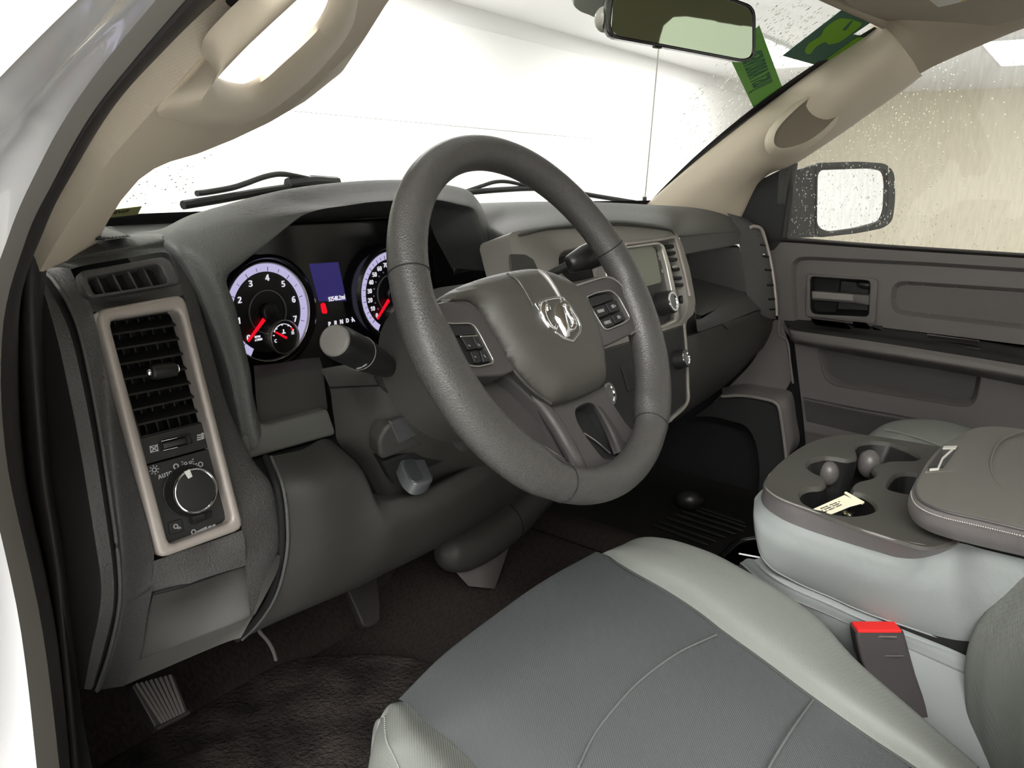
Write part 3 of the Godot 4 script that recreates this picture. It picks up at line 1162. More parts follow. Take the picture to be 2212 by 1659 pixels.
func dashboard():
	dash = thing("dashboard", "dark grey moulded dashboard spanning the cab under the windshield", "dashboard", Vector3(0, 0.5, -0.35))
	# soft upper pad from the gauge hood across to the passenger side
	var c := cols([
		[1030, 449, -0.33, 1040, 480, -0.26, 1056, 530, -0.245, 1080, 592, -0.24],
		[1075, 444, -0.33, 1083, 476, -0.26, 1096, 511, -0.18, 1100, 560, -0.2],
		[1132, 441, -0.33, 1142, 466, -0.25, 1163, 492, -0.172, 1165, 510, -0.185],
		[1230, 438, -0.33, 1234, 455, -0.25, 1238, 482, -0.168, 1240, 500, -0.185],
		[1347, 440, -0.33, 1345, 455, -0.25, 1338, 476, -0.168, 1340, 495, -0.185],
		[1440, 446, -0.33, 1440, 465, -0.25, 1442, 490, -0.168, 1444, 505, -0.185],
		[1482, 450, -0.32, 1475, 476, -0.25, 1466, 506, -0.175, 1467, 513, -0.185],
		[1532, 455, -0.3, 1530, 475, -0.25, 1527, 502, -0.2, 1528, 507, -0.206],
		[1574, 463, -0.285, 1582, 480, -0.245, 1594, 499, -0.222, 1595, 504, -0.226]])
	var back := V3([-0.19, 0.757, -0.6, -0.1, 0.757, -0.6, 0.0, 0.757, -0.6, 0.12, 0.757, -0.6, 0.27, 0.757, -0.58, 0.42, 0.757, -0.56, 0.55, 0.757, -0.53, 0.66, 0.757, -0.5, 0.74, 0.757, -0.45])
	var rows := []
	for i in c.size():
		var r := PackedVector3Array([back[i], back[i].lerp(c[i][0], 0.6) + Vector3(0, 0.008, 0)])
		r.append_array(c[i])
		rows.append(r)
	var lastc: PackedVector3Array = rows[-1]
	rows.append(moved(lastc, Vector3(0.03, -0.012, 0.0)))
	rows.append(moved(lastc, Vector3(0.09, -0.05, 0.0)))
	var m := Mb.new()
	m.patch(rows, 100, 40)
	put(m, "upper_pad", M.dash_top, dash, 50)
	# band between the pad and the passenger bin
	m = Mb.new()
	m.patch([Z3([1466, 507, -0.177, 1527, 503, -0.201, 1598, 499, -0.223]), Z3([1478, 549, -0.165, 1535, 538, -0.19, 1598, 527, -0.212])], 6, 20)
	put(m, "fascia_band", M.dash_top, dash)
	# open storage bin
	var a := Z(-0.165, [1475, 552])[0]
	var b := Z(-0.212, [1597, 528])[0]
	var d := X(0.25, [1507, 686])[0]
	var e := X(0.7, [1614, 638])[0]
	var dz := Vector3(-0.012, 0, -0.11)
	var ai := a + Vector3(0.01, -0.004, -0.1)
	var bi := b + Vector3(-0.05, -0.004, -0.1)
	var di := d + Vector3(0.01, 0.03, -0.14)
	var ei := e + Vector3(-0.05, 0.03, -0.12)
	m = Mb.new()
	var o1 := PackedVector3Array([a, b, e, d])
	var i1 := PackedVector3Array([ai, bi, ei, di])
	var o2 := PackedVector3Array()
	var i2 := PackedVector3Array()
	for k in 4:
		for s in 6:
			var t := 0.06 + 0.88 * s / 5.0
			o2.append(o1[k].lerp(o1[(k + 1) % 4], t))
			i2.append(i1[k].lerp(i1[(k + 1) % 4], 0.08 + 0.84 * s / 5.0))
	m.loft([o2, o2 if false else mid(o2, i2, 0.5, Vector3.ZERO), i2], true, false, true)
	put(m, "storage_bin", M.dash, dash, 35)
	# padded ledge under the bin and the glove box face
	var l0 := PackedVector3Array([X(0.2, [1500, 660])[0], d + Vector3(0, -0.004, 0.0), d.lerp(e, 0.35), d.lerp(e, 0.7), e, X(0.73, [1640, 655])[0]])
	var l1 := X3([1504, 700, 0.205, 1514, 700, 0.25, 1556, 684, 0.4, 1592, 666, 0.56, 1624, 650, 0.7, 1648, 664, 0.74])
	var l2 := X3([1506, 716, 0.205, 1516, 715, 0.25, 1560, 699, 0.4, 1600, 684, 0.56, 1640, 669, 0.7, 1658, 676, 0.75])
	m = Mb.new()
	m.patch([l0, l1, l2], 14, 24)
	put(m, "bin_ledge", M.dash, dash, 60)
	var g0 := X3([1482, 728, 0.2, 1516, 717, 0.25, 1560, 701, 0.4, 1602, 686, 0.56, 1642, 671, 0.71, 1670, 682, 0.76])
	var g1 := X3([1482, 775, 0.2, 1512, 770, 0.25, 1560, 752, 0.4, 1604, 735, 0.56, 1646, 712, 0.71, 1666, 715, 0.76])
	var g2 := X3([1480, 830, 0.21, 1505, 826, 0.26, 1550, 808, 0.41, 1592, 785, 0.57, 1630, 758, 0.72, 1648, 752, 0.77])
	var g3 := Z3([1470, 885, -0.14, 1494, 878, -0.16, 1530, 856, -0.2, 1566, 832, -0.22, 1600, 802, -0.23, 1622, 790, -0.24])
	var g4 := Z3([1450, 912, -0.2, 1466, 905, -0.26, 1500, 880, -0.33, 1536, 852, -0.36, 1570, 822, -0.38, 1590, 810, -0.39])
	m = Mb.new()
	m.patch([g0, g1, g2, g3, g4], 30, 30)
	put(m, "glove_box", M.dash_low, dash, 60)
	m = Mb.new()
	m.patch([l2, mid(l2, g0, 0.5, Vector3(0, 0.0, -0.006)), g0], 6, 30)
	put(m, "glove_box_seam", M.dark, dash)
	m = Mb.new()
	m.loft([Z3([1476, 690, -0.13, 1503, 668, -0.13, 1518, 690, -0.14, 1520, 720, -0.13, 1482, 734, -0.13])], true, false, true)
	put(m, "stack_filler", M.dash_low, dash)
	# pull slot of the glove box
	m = Mb.new()
	var pt := X3([1556, 703, 0.4, 1580, 694, 0.5, 1612, 683, 0.62, 1602, 698, 0.57, 1565, 712, 0.43])
	m.loft([moved(pt, Vector3(0, 0.004, 0.004)), moved(pt, Vector3(0, 0.002, 0.007))], true, false, true)
	put(m, "glove_box_latch", M.dash_low, dash, 30)
	# passenger end with the outer vent
	var e0 := X3([1570, 460, 0.7, 1592, 494, 0.7, 1597, 527, 0.7, 1605, 580, 0.7, 1613, 638, 0.7, 1622, 655, 0.7, 1636, 674, 0.7])
	var e1 := X3([1600, 468, 0.725, 1620, 488, 0.725, 1631, 525, 0.725, 1640, 570, 0.725, 1646, 612, 0.725, 1650, 652, 0.725, 1656, 686, 0.725])
	var e2 := X3([1612, 474, 0.755, 1641, 497, 0.755, 1654, 535, 0.755, 1663, 575, 0.755, 1669, 615, 0.755, 1673, 655, 0.755, 1676, 690, 0.755])
	m = Mb.new()
	m.patch([e0, e1, e2, moved(e2, Vector3(0.01, 0, -0.05))], 24, 30)
	put(m, "end_pod", M.dash, dash, 60)
	thing_part_vent_right()
	# driver side: trough under the glass, defroster
	m = Mb.new()
	var t0 := V3([-0.76, 0.766, -0.45, -0.6, 0.763, -0.52, -0.45, 0.76, -0.57, -0.3, 0.758, -0.6, -0.15, 0.757, -0.61])
	var t1 := V3([-0.77, 0.764, -0.36, -0.6, 0.757, -0.44, -0.45, 0.752, -0.5, -0.3, 0.75, -0.53, -0.15, 0.75, -0.55])
	var t2 := V3([-0.765, 0.768, -0.3, -0.62, 0.766, -0.33, -0.5, 0.768, -0.38, -0.3, 0.77, -0.45, -0.15, 0.755, -0.47])
	m.patch([t0, t1, t2], 16, 24)
	put(m, "cowl_top", M.dash_top, dash, 60)

func thing_part_vent_right():
	var t = thing("air_vent", "narrow air vent with a satin rim at the passenger end of the dashboard", "air vent", Vector3(0.72, 0.62, -0.18), "dashboard air vents")
	var m := Mb.new()
	var rim := X3([1613, 492, 0.722, 1624, 489, 0.73, 1640, 497, 0.75, 1652, 535, 0.755, 1661, 575, 0.757, 1667, 615, 0.757, 1671, 655, 0.757, 1672, 681, 0.757])
	m.tube(spl(moved(rim, Vector3(0, 0, 0.006)), 40), 0.0042, 8)
	put(m, "rim", M.bezel, t)
	m = Mb.new()
	var a := X3([1626, 502, 0.735, 1636, 525, 0.735, 1645, 560, 0.735, 1651, 605, 0.735, 1655, 650, 0.735, 1657, 676, 0.735])
	var b := X3([1635, 502, 0.75, 1646, 527, 0.75, 1656, 562, 0.75, 1663, 605, 0.75, 1667, 650, 0.75, 1668, 676, 0.75])
	m.patch([moved(a, Vector3(0, 0, 0.004)), moved(b, Vector3(0, 0, 0.004))], 4, 30)
	put(m, "opening", M.dark, t)
	for i in 7:
		m = Mb.new()
		var q := spl(a, 8)[i].lerp(spl(a, 8)[i + 1], 0.5)
		var r := spl(b, 8)[i].lerp(spl(b, 8)[i + 1], 0.5)
		m.tube(PackedVector3Array([q + Vector3(0, 0, 0.006), r + Vector3(0, 0, 0.006)]), 0.003, 6)
		put(m, "slat", M.black, t)
	m = Mb.new()
	m.ball(hit(1640, 549, Vector3(0.735, 0, 0), Vector3.RIGHT) + Vector3(0, 0, 0.01), Vector3(0.004, 0.003, 0.004))
	put(m, "tab", M.chrome, t)
	return t

# ---------------------------------------------------------------- driver's end pod: vents and light switches
func left_vent_pod():
	var G0 := X3([98, 580, -0.752, 128, 598, -0.748, 165, 650, -0.745, 195, 730, -0.745, 228, 905, -0.745, 257, 1110, -0.745, 270, 1230, -0.745, 268, 1310, -0.745, 246, 1408, -0.745, 216, 1492, -0.745])
	# end panel, grained edge strip, groove
	var E0 := X3([40, 560, -0.77, 55, 640, -0.77, 50, 760, -0.77, 60, 900, -0.77, 85, 1080, -0.77, 110, 1280, -0.77, 115, 1340, -0.77, 120, 1400, -0.77, 125, 1460, -0.77, 130, 1500, -0.77])
	var E1 := X3([82, 600, -0.768, 98, 642, -0.768, 120, 715, -0.768, 138, 790, -0.768, 172, 960, -0.768, 205, 1160, -0.768, 219, 1260, -0.768, 214, 1330, -0.768, 198, 1405, -0.768, 182, 1488, -0.768])
	var E2 := X3([84, 590, -0.764, 106, 625, -0.76, 140, 690, -0.758, 165, 770, -0.758, 200, 940, -0.758, 232, 1140, -0.758, 245, 1245, -0.758, 243, 1322, -0.758, 222, 1408, -0.758, 198, 1490, -0.758])
	var E3 := X3([90, 584, -0.757, 116, 606, -0.754, 152, 665, -0.752, 180, 748, -0.752, 214, 920, -0.752, 245, 1125, -0.752, 258, 1238, -0.752, 256, 1316, -0.752, 236, 1408, -0.752, 208, 1491, -0.752])
	var m := Mb.new()
	m.patch([E0, E1], 6, 60)
	put(m, "end_panel", M.end_cap, dash)
	m = Mb.new()
	m.patch([mid(E1, E1, 0, Vector3(0.004, 0, -0.002)), E1, E2], 10, 60)
	put(m, "end_edge", M.dash, dash, 60)
	m = Mb.new()
	m.patch([E2, mid(E2, E3, 0.5, Vector3(0.006, 0, -0.006)), E3], 10, 60)
	put(m, "end_groove", M.rubber, dash, 60)
	m = Mb.new()
	m.tube(spl(moved(E3, Vector3(0, 0, 0.0)), 60), 0.0016, 8)
	put(m, "end_piping", M.dash_top, dash)
	# face of the pod around the openings; boundaries of the two openings
	var G1 := X3([140, 566, -0.742, 152, 582, -0.738, 180, 640, -0.738, 200, 672, -0.738, 235, 830, -0.738, 283, 1010, -0.738, 325, 1160, -0.738, 332, 1215, -0.738, 318, 1300, -0.735, 290, 1420, -0.735])
	m = Mb.new()
	m.patch([E3, G0, G1], 14, 60)
	put(m, "pod_edge", M.dash, dash, 60)
	var R1 := X3([355, 534, -0.648, 372, 556, -0.648, 391, 612, -0.65, 397, 634, -0.652, 425, 760, -0.652, 460, 900, -0.652, 504, 1075, -0.652, 523, 1148, -0.652, 530, 1220, -0.65, 540, 1330, -0.66])
	var H := X3([372, 534, -0.635, 398, 577, -0.632, 418, 618, -0.63, 428, 650, -0.63, 452, 735, -0.628, 490, 872, -0.625, 545, 995, -0.615, 590, 1060, -0.605, 606, 1150, -0.6, 602, 1205, -0.6])
	m = Mb.new()
	m.patch([R1, H, moved(H, Vector3(0.004, 0, -0.03))], 14, 60)
	put(m, "pod_face", M.dash, dash, 60)
	# cross pieces: above the upper vent, between the vents, below the bezel
	m = Mb.new()
	var topa := X3([98, 580, -0.752, 140, 566, -0.742, 240, 548, -0.7, 355, 534, -0.648, 372, 534, -0.635])
	var topb := X3([100, 573, -0.75, 150, 556, -0.74, 235, 536, -0.7, 340, 516, -0.655, 352, 517, -0.645])
	var topc := V3([-0.765, 0.768, -0.3, -0.74, 0.769, -0.3, -0.7, 0.77, -0.3, -0.655, 0.771, -0.3, -0.62, 0.772, -0.3])
	var topd := V3([-0.77, 0.764, -0.38, -0.74, 0.763, -0.39, -0.7, 0.762, -0.4, -0.655, 0.76, -0.42, -0.6, 0.757, -0.44])
	m.patch([moved(topa, Vector3(0, 0, 0)), topb, topc, topd], 30, 30)
	m.patch([topa, X3([152, 582, -0.738, 180, 574, -0.73, 260, 560, -0.695, 350, 545, -0.652, 372, 556, -0.648])], 6, 30)
	put(m, "pod_top", M.dash_top, dash, 60)
	m = Mb.new()
	m.patch([X3([184, 645, -0.738, 240, 640, -0.712, 320, 628, -0.68, 391, 614, -0.65]), X3([190, 660, -0.738, 245, 652, -0.712, 325, 640, -0.68, 395, 626, -0.65]), X3([200, 675, -0.738, 260, 664, -0.712, 330, 650, -0.68, 398, 637, -0.652])], 8, 20)
	put(m, "pod_bridge", M.dash, dash, 60)
	m = Mb.new()
	m.patch([X3([332, 1212, -0.738, 400, 1188, -0.71, 460, 1168, -0.68, 523, 1145, -0.652]), X3([330, 1240, -0.737, 400, 1225, -0.71, 465, 1200, -0.68, 530, 1180, -0.651]), X3([318, 1300, -0.735, 400, 1264, -0.71, 470, 1240, -0.68, 530, 1222, -0.65])], 10, 20)
	put(m, "pod_bridge", M.dash, dash, 60)
	# fuse and hood-release panel below
	m = Mb.new()
	var f0 := X3([326, 1288, -0.735, 400, 1268, -0.71, 480, 1240, -0.67, 550, 1216, -0.635, 606, 1197, -0.602])
	var f1 := X3([316, 1330, -0.735, 385, 1312, -0.71, 470, 1282, -0.675, 545, 1256, -0.643, 598, 1236, -0.615])
	var f2 := X3([300, 1416, -0.735, 375, 1392, -0.715, 450, 1364, -0.69, 520, 1338, -0.665, 556, 1318, -0.65])
	var f3 := X3([292, 1432, -0.737, 368, 1402, -0.717, 440, 1374, -0.695, 512, 1348, -0.67, 546, 1332, -0.656])
	var f4 := X3([270, 1480, -0.74, 345, 1448, -0.72, 415, 1418, -0.7, 487, 1388, -0.678, 520, 1378, -0.668])
	m.patch([f0, f1, f2, f3, f4], 24, 30)
	put(m, "hood_release_panel", M.dash_low, dash, 60)
	m = Mb.new()
	m.tube(spl(moved(f0, Vector3(0, 0.002, 0.0)), 30), 0.0016, 6)
	m.tube(spl(PackedVector3Array([f0[0], f1[0], f2[0]]), 16), 0.0016, 6)
	put(m, "panel_seam", M.dark, dash)
	var low := PackedVector3Array([G1[7], G1[8], G1[9], f4[0]])
	m = Mb.new()
	m.patch([X3([268, 1310, -0.745, 255, 1380, -0.745, 240, 1430, -0.745, 218, 1490, -0.745]), X3([330, 1270, -0.737, 318, 1330, -0.737, 302, 1420, -0.737, 268, 1482, -0.74])], 8, 24)
	put(m, "pod_corner", M.dash, dash, 60)
	upper_left_vent()
	left_bezel()
	defroster()

func upper_left_vent():
	var a := hit(187, 646, Vector3(-0.738, 0, 0), Vector3.RIGHT)
	var b := hit(389, 615, Vector3(-0.65, 0, 0), Vector3.RIGHT)
	var c := hit(167, 587, Vector3(-0.738, 0, 0), Vector3.RIGHT)
	var T := frame(a, b, c)
	var t = thing("air_vent", "small window demister vent with upright slats on top of the driver side dash end", "air vent", a, "dashboard air vents")
	var m := Mb.new()
	var outer := rnd(on(T, [166, 588, 349, 556, 367, 565, 390, 615, 186, 647]), 0.006)
	var inner := rnd(on(T, [184, 602, 336, 573, 345, 577, 362, 613, 202, 640]), 0.004)
	m.ring(T, outer, inner, -0.006, 0.003, 0.002, 100, -0.012)
	put(m, "frame", M.dash, t)
	m = Mb.new()
	m.slab(T, outer, -0.03, -0.012, 0.001)
	put(m, "duct", M.dark, t)
	for q in [[210, 595, 229, 637], [244, 588, 266, 631], [277, 582, 300, 625], [311, 577, 332, 619]]:
		m = Mb.new()
		var l := on(T, [q[0] - 2, q[1] - 1, q[0] + 3, q[1] - 2, q[2] + 4, q[3], q[2] - 1, q[3] + 1])
		m.slab(T, l, -0.014, -0.002, 0.0006, 2)
		put(m, "slat", M.dash, t)

func left_bezel():
	var a := hit(340, 1207, Vector3(-0.735, 0, 0), Vector3.RIGHT)
	var b := hit(520, 1140, Vector3(-0.655, 0, 0), Vector3.RIGHT)
	var c := hit(203, 672, Vector3(-0.735, 0, 0), Vector3.RIGHT)
	var T := frame(a, b, c)
	var t = dash
	var outer := rnd(on(T, [200, 672, 393, 637, 522, 1142, 338, 1208]), 0.009)
	var inner := rnd(on(T, [228, 694, 377, 670, 493, 1126, 357, 1178], -0.003), 0.006)
	var m := Mb.new()
	m.ring(T, outer, inner, -0.006, 0.006, 0.004, 120, -0.012)
	var bz = put(m, "vent_bezel", M.bezel, t, 60)
	bz.set_meta("label", "satin grey upright bezel")
	m = Mb.new()
	m.slab(T, inset(ccw(outer), 0.002), -0.045, -0.03, 0.001)
	put(m, "bezel_backing", M.dark, t)
	# main air vent
	var vt = thing("air_vent", "tall driver side air vent with horizontal black slats and a thumb knob", "air vent", T * Vector3(0.04, 0.2, 0), "dashboard air vents")
	m = Mb.new()
	m.ring(T, on(T, [226, 690, 380, 666, 450, 912, 300, 950], -0.01), on(T, [231, 697, 374, 674, 444, 908, 303, 942], -0.01), -0.03, -0.008, 0.0008, 100)
	put(m, "duct", M.black, vt)
	for k in 6:
		m = Mb.new()
		var t0 := (k + 0.7) / 6.2
		var p := on(T, [229 + 74 * 0.0, 694, 378, 671, 447, 908, 303, 945], -0.02)
		var top := p[0].lerp(p[1], t0)
		var bot := p[3].lerp(p[2], t0)
		m.slab(T, PackedVector2Array([bot + Vector2(-0.0007, 0), bot + Vector2(0.0007, 0), top + Vector2(0.0007, 0), top + Vector2(-0.0007, 0)]), -0.03, -0.02, 0.0003, 1)
		put(m, "vane", M.black, vt)
	for q in [[237, 723, 386, 700], [245, 755, 396, 730], [253, 788, 405, 762], [262, 820, 414, 793], [272, 854, 423, 824], [282, 887, 431, 853], [291, 919, 440, 884]]:
		m = Mb.new()
		var l := on(T, [q[0] - 4, q[1], q[2] + 2, q[3]], -0.009)
		var p0 := T * Vector3(l[0].x, l[0].y, 0)
		var p1 := T * Vector3(l[1].x, l[1].y, 0)
		var ring := func(p: Vector3) -> PackedVector3Array:
			var z := T.basis.z
			var y := T.basis.y
			return PackedVector3Array([p - z * 0.007 - y * 0.0014, p - z * 0.0085, p - z * 0.022 + y * 0.0075, p - z * 0.0215 + y * 0.0088, p - z * 0.0075 + y * 0.0004])
		m.loft([ring.call(p0), ring.call(p1)], true, true, true)
		put(m, "slat", M.black, vt, 20)
	m = Mb.new()
	var k0 := on(T, [322, 805, 384, 796], -0.002)
	var o0 := T * Vector3(k0[0].x, k0[0].y, -0.003)
	var o1 := T * Vector3(k0[1].x, k0[1].y, -0.003)
	m.tube(spl(PackedVector3Array([o0, o0.lerp(o1, 0.15), o0.lerp(o1, 0.5), o0.lerp(o1, 0.85), o1]), 12), [0.003, 0.0055, 0.0065, 0.0068, 0.007, 0.007, 0.007, 0.007, 0.0066, 0.006, 0.005, 0.002], 14)
	put(m, "thumb_knob", M.black, vt, 60)
	m = Mb.new()
	m.ball(o0 + T.basis.z * 0.0015, Vector3(0.003, 0.0035, 0.003))
	put(m, "knob_end", M.chrome, vt)
	m = Mb.new()
	m.ball(o1 + T.basis.z * 0.001, Vector3(0.0015, 0.004, 0.003))
	put(m, "knob_end", M.chrome, vt)
	# vent shut-off panel
	var sp = thing("vent_control", "black panel with a sliding vent shut-off switch below the driver side vent", "control panel", T * Vector3(0.04, 0.1, 0))
	m = Mb.new()
	m.slab(T, on(T, [302, 947, 446, 910, 460, 964, 314, 1004], -0.006), -0.02, -0.006, 0.0008)
	put(m, "panel", M.black, sp)
	m = Mb.new()
	m.ring(T, rnd(on(T, [345, 952, 412, 935, 420, 958, 349, 978], -0.005), 0.003), rnd(on(T, [349, 956, 411, 940, 416, 956, 352, 974], -0.005), 0.0022), -0.008, -0.0035, 0.001, 60)
	put(m, "slot", M.black, sp)
	m = Mb.new()
	m.slab(T, rnd(on(T, [350, 956, 402, 943, 406, 958, 352, 973], -0.003), 0.002), -0.006, -0.002, 0.0012)
	put(m, "slider", M.gloss_black, sp)
	m = Mb.new()
	for q in [[348, 953.5, 383, 945.5], [352, 973.5, 384, 966]]:
		m.slab(T, on(T, [q[0], q[1] - 0.8, q[2], q[3] - 0.8, q[2], q[3] + 0.8, q[0], q[1] + 0.8], -0.002), -0.003, -0.0017, 0.0002, 1)
	put(m, "slider_trim", M.chrome, sp).set_meta("kind", "stuff")
	m = Mb.new()
	var bx := on(T, [324, 964, 341, 960, 343, 974, 326, 978], -0.005)
	m.ring(T, bx, inset(ccw(bx), 0.0007), -0.006, -0.0055, 0.0001, 24)
	stroke(m, T, bx[0], bx[2], 0.0005, -0.0055)
	stroke(m, T, bx[1], bx[3], 0.0005, -0.0055)
	for dy in [0.0, 5.0, 9.5]:
		var l := on(T, [426, 941 + dy, 441, 937 + dy], -0.0055)
		stroke(m, T, l[0], l[1], 0.0006, -0.0055)
		stroke(m, T, l[1], l[1] + Vector2(-0.002, 0.0012), 0.0005, -0.0055)
	put(m, "symbol", M.white_print, sp).set_meta("kind", "stuff")
	headlight_panel(T)

func stroke(m: Mb, T: Transform3D, a: Vector2, b: Vector2, w: float, z: float):
	var d := (b - a).normalized()
	var n := Vector2(-d.y, d.x) * w
	m.slab(T, PackedVector2Array([a - n, b - n, b + n, a + n]), z - 0.0004, z + 0.0002, 0.0001, 1)

func headlight_panel(T: Transform3D):
	var t = thing("headlight_switch", "black headlight control panel with a round chrome-ringed knob and white symbols", "control panel", T * Vector3(0.04, 0.04, 0))
	var m := Mb.new()
	m.slab(T, on(T, [314, 1007, 461, 967, 489, 1130, 357, 1176], -0.006), -0.02, -0.006, 0.0008)
	put(m, "panel", M.black, t)
	# knob: ribbed skirt, chrome ring, cap and white pointer
	var c := on(T, [406, 1060], -0.006)[0]
	var K := shifted(T, c.x, c.y, -0.006)
	var R := 0.0205
	m = Mb.new()
	var prof := [[0.0232, 0.0], [0.0232, 0.0015], [0.0224, 0.002], [R + 0.0012, 0.0035], [R, 0.013], [R - 0.0015, 0.015]]
	m.lathe(K, prof, 48)
	put(m, "knob_skirt", M.black, t, 35)
	m = Mb.new()
	for k in 60:
		var a := TAU * k / 60.0
		m.tube(PackedVector3Array([K * Vector3(cos(a) * (R + 0.0008), sin(a) * (R + 0.0008), 0.004), K * Vector3(cos(a) * R, sin(a) * R, 0.012)]), 0.0005, 4)
	put(m, "knob_ribs", M.black, t).set_meta("kind", "stuff")
	m = Mb.new()
	m.lathe(K, [[R - 0.0003, 0.0135], [R - 0.0006, 0.0152], [R - 0.0018, 0.0158], [R - 0.0026, 0.0148]], 48)
	put(m, "chrome_ring", M.chrome, t, 60)
	m = Mb.new()
	m.lathe(K, [[R - 0.0025, 0.0148], [R - 0.006, 0.0153], [0.0, 0.0155]], 48)
	put(m, "knob_cap", M.black, t, 60)
	m = Mb.new()
	m.slab(shifted(K, 0, 0, 0, deg_to_rad(12)), PackedVector2Array([Vector2(-0.002, R - 0.0075), Vector2(0.002, R - 0.0075), Vector2(0.0025, R - 0.0003), Vector2(-0.0025, R - 0.0003)]), 0.0145, 0.0165, 0.0003, 1)
	put(m, "pointer", flat(Color8(225, 225, 222), 0.4), t)
	# fog lamp button, blank slot and dimmer wheel
	m = Mb.new()
	m.slab(T, rnd(on(T, [364, 1129, 392, 1120, 398, 1147, 368, 1156], -0.005), 0.001), -0.007, -0.0045, 0.0006)
	put(m, "button", M.button, t)
	m = Mb.new()
	m.slab(T, on(T, [409, 1115, 459, 1102, 460, 1117, 420, 1134, 413, 1132], -0.005), -0.006, -0.0054, 0.0003)
	put(m, "wheel_slot", M.dark, t)
	m = Mb.new()
	var w0 := on(T, [414, 1121, 440, 1111], -0.002)
	m.tube(PackedVector3Array([T * Vector3(w0[0].x, w0[0].y, -0.006), T * Vector3(w0[1].x, w0[1].y, -0.006)]), 0.0055, 20)
	put(m, "dimmer_wheel", M.black, t, 30)
	# symbols
	m = Mb.new()
	var z := -0.0056
	var s := on(T, [333, 1015], -0.006)[0]
	ringlet(m, T, s, 0.0022, 0.0014, z)
	for k in 8:
		var d := Vector2.from_angle(TAU * k / 8.0)
		stroke(m, T, s + d * 0.003, s + d * 0.0043, 0.0004, z)
	s = on(T, [380, 1007.5], -0.006)[0]
	ringlet(m, T, s, 0.0026, 0.0016, z)
	for sg in [-1.0, 1.0]:
		s = on(T, [406 + sg * 5.0, 1000 - sg * 1.0], -0.006)[0]
		ringlet(m, T, s, 0.0014, 0.0008, z)
		for dy in [-0.0016, 0.0, 0.0016]:
			stroke(m, T, s + Vector2(sg * 0.002, dy), s + Vector2(sg * 0.0035, dy * 1.6), 0.0003, z)
	s = on(T, [433, 1003], -0.006)[0]
	ringlet(m, T, s, 0.0024, 0.0016, z)
	for dy in [-0.0018, 0.0, 0.0018]:
		stroke(m, T, s + Vector2(-0.003, dy), s + Vector2(-0.0048, dy - 0.0006), 0.0004, z)
	s = on(T, [380, 1137], -0.004)[0]
	ringlet(m, T, s, 0.0022, 0.0013, -0.0042)
	for dy in [0.0, 0.0012, 0.0024]:
		stroke(m, T, s + Vector2(0.0005 + dy, -0.0012), s + Vector2(0.002 + dy, -0.0032), 0.0003, -0.0042)
	s = on(T, [418, 1149], -0.006)[0]
	ringlet(m, T, s, 0.0024, 0.0014, z)
	m.slab(T, on(T, [425, 1148, 446, 1137, 448, 1142, 426, 1150], -0.0056), -0.0062, -0.0054, 0.0001, 1)
	m.slab(T, rnd(on(T, [449, 1138, 456, 1134, 458, 1141, 451, 1143], -0.0056), 0.001), -0.0062, -0.0054, 0.0001, 1)
	m.slab(T, rnd(on(T, [458, 1135, 465, 1131, 466, 1137, 460, 1140], -0.0056), 0.001), -0.0062, -0.0054, 0.0001, 1)
	put(m, "symbol", M.white_print, t).set_meta("kind", "stuff")
	s = on(T, [357, 1026], -0.006)[0]
	txt("AUTO", shifted(T, s.x, s.y, -0.0057, deg_to_rad(3)), 0.0036, M.white_print, t)

func ringlet(m: Mb, T: Transform3D, c: Vector2, r0: float, r1: float, z: float):
	m.ring(T, circle(r0, 24, c), circle(r1, 24, c), z - 0.0004, z + 0.0002, 0.0001, 24)

func defroster():
	var t = thing("air_vent", "slotted defroster grille in the dash top beside the driver pillar", "air vent", Vector3(-0.7, 0.765, -0.33), "dashboard air vents")
	var m := Mb.new()
	var a := Y(0.774, [196, 528, 222, 492, 238, 489, 282, 510, 215, 520])
	for k in 7:
		m = Mb.new()
		var f := k / 6.0
		var p := Y3([212 + 3 * f + 6 * f, 516 - 24 * f, 0.774])[0]
		var q := Y3([228 + 46 * f, 516 - 6 * f, 0.774])[0]
		m.tube(PackedVector3Array([p, q]), 0.0012, 6)
		put(m, "slat", M.dash_top, t)
	m = Mb.new()
	m.loft([Y(0.7735, [205, 519, 220, 489, 240, 489, 284, 511, 230, 519])], true, false, true)
	put(m, "slot", M.dark, t)

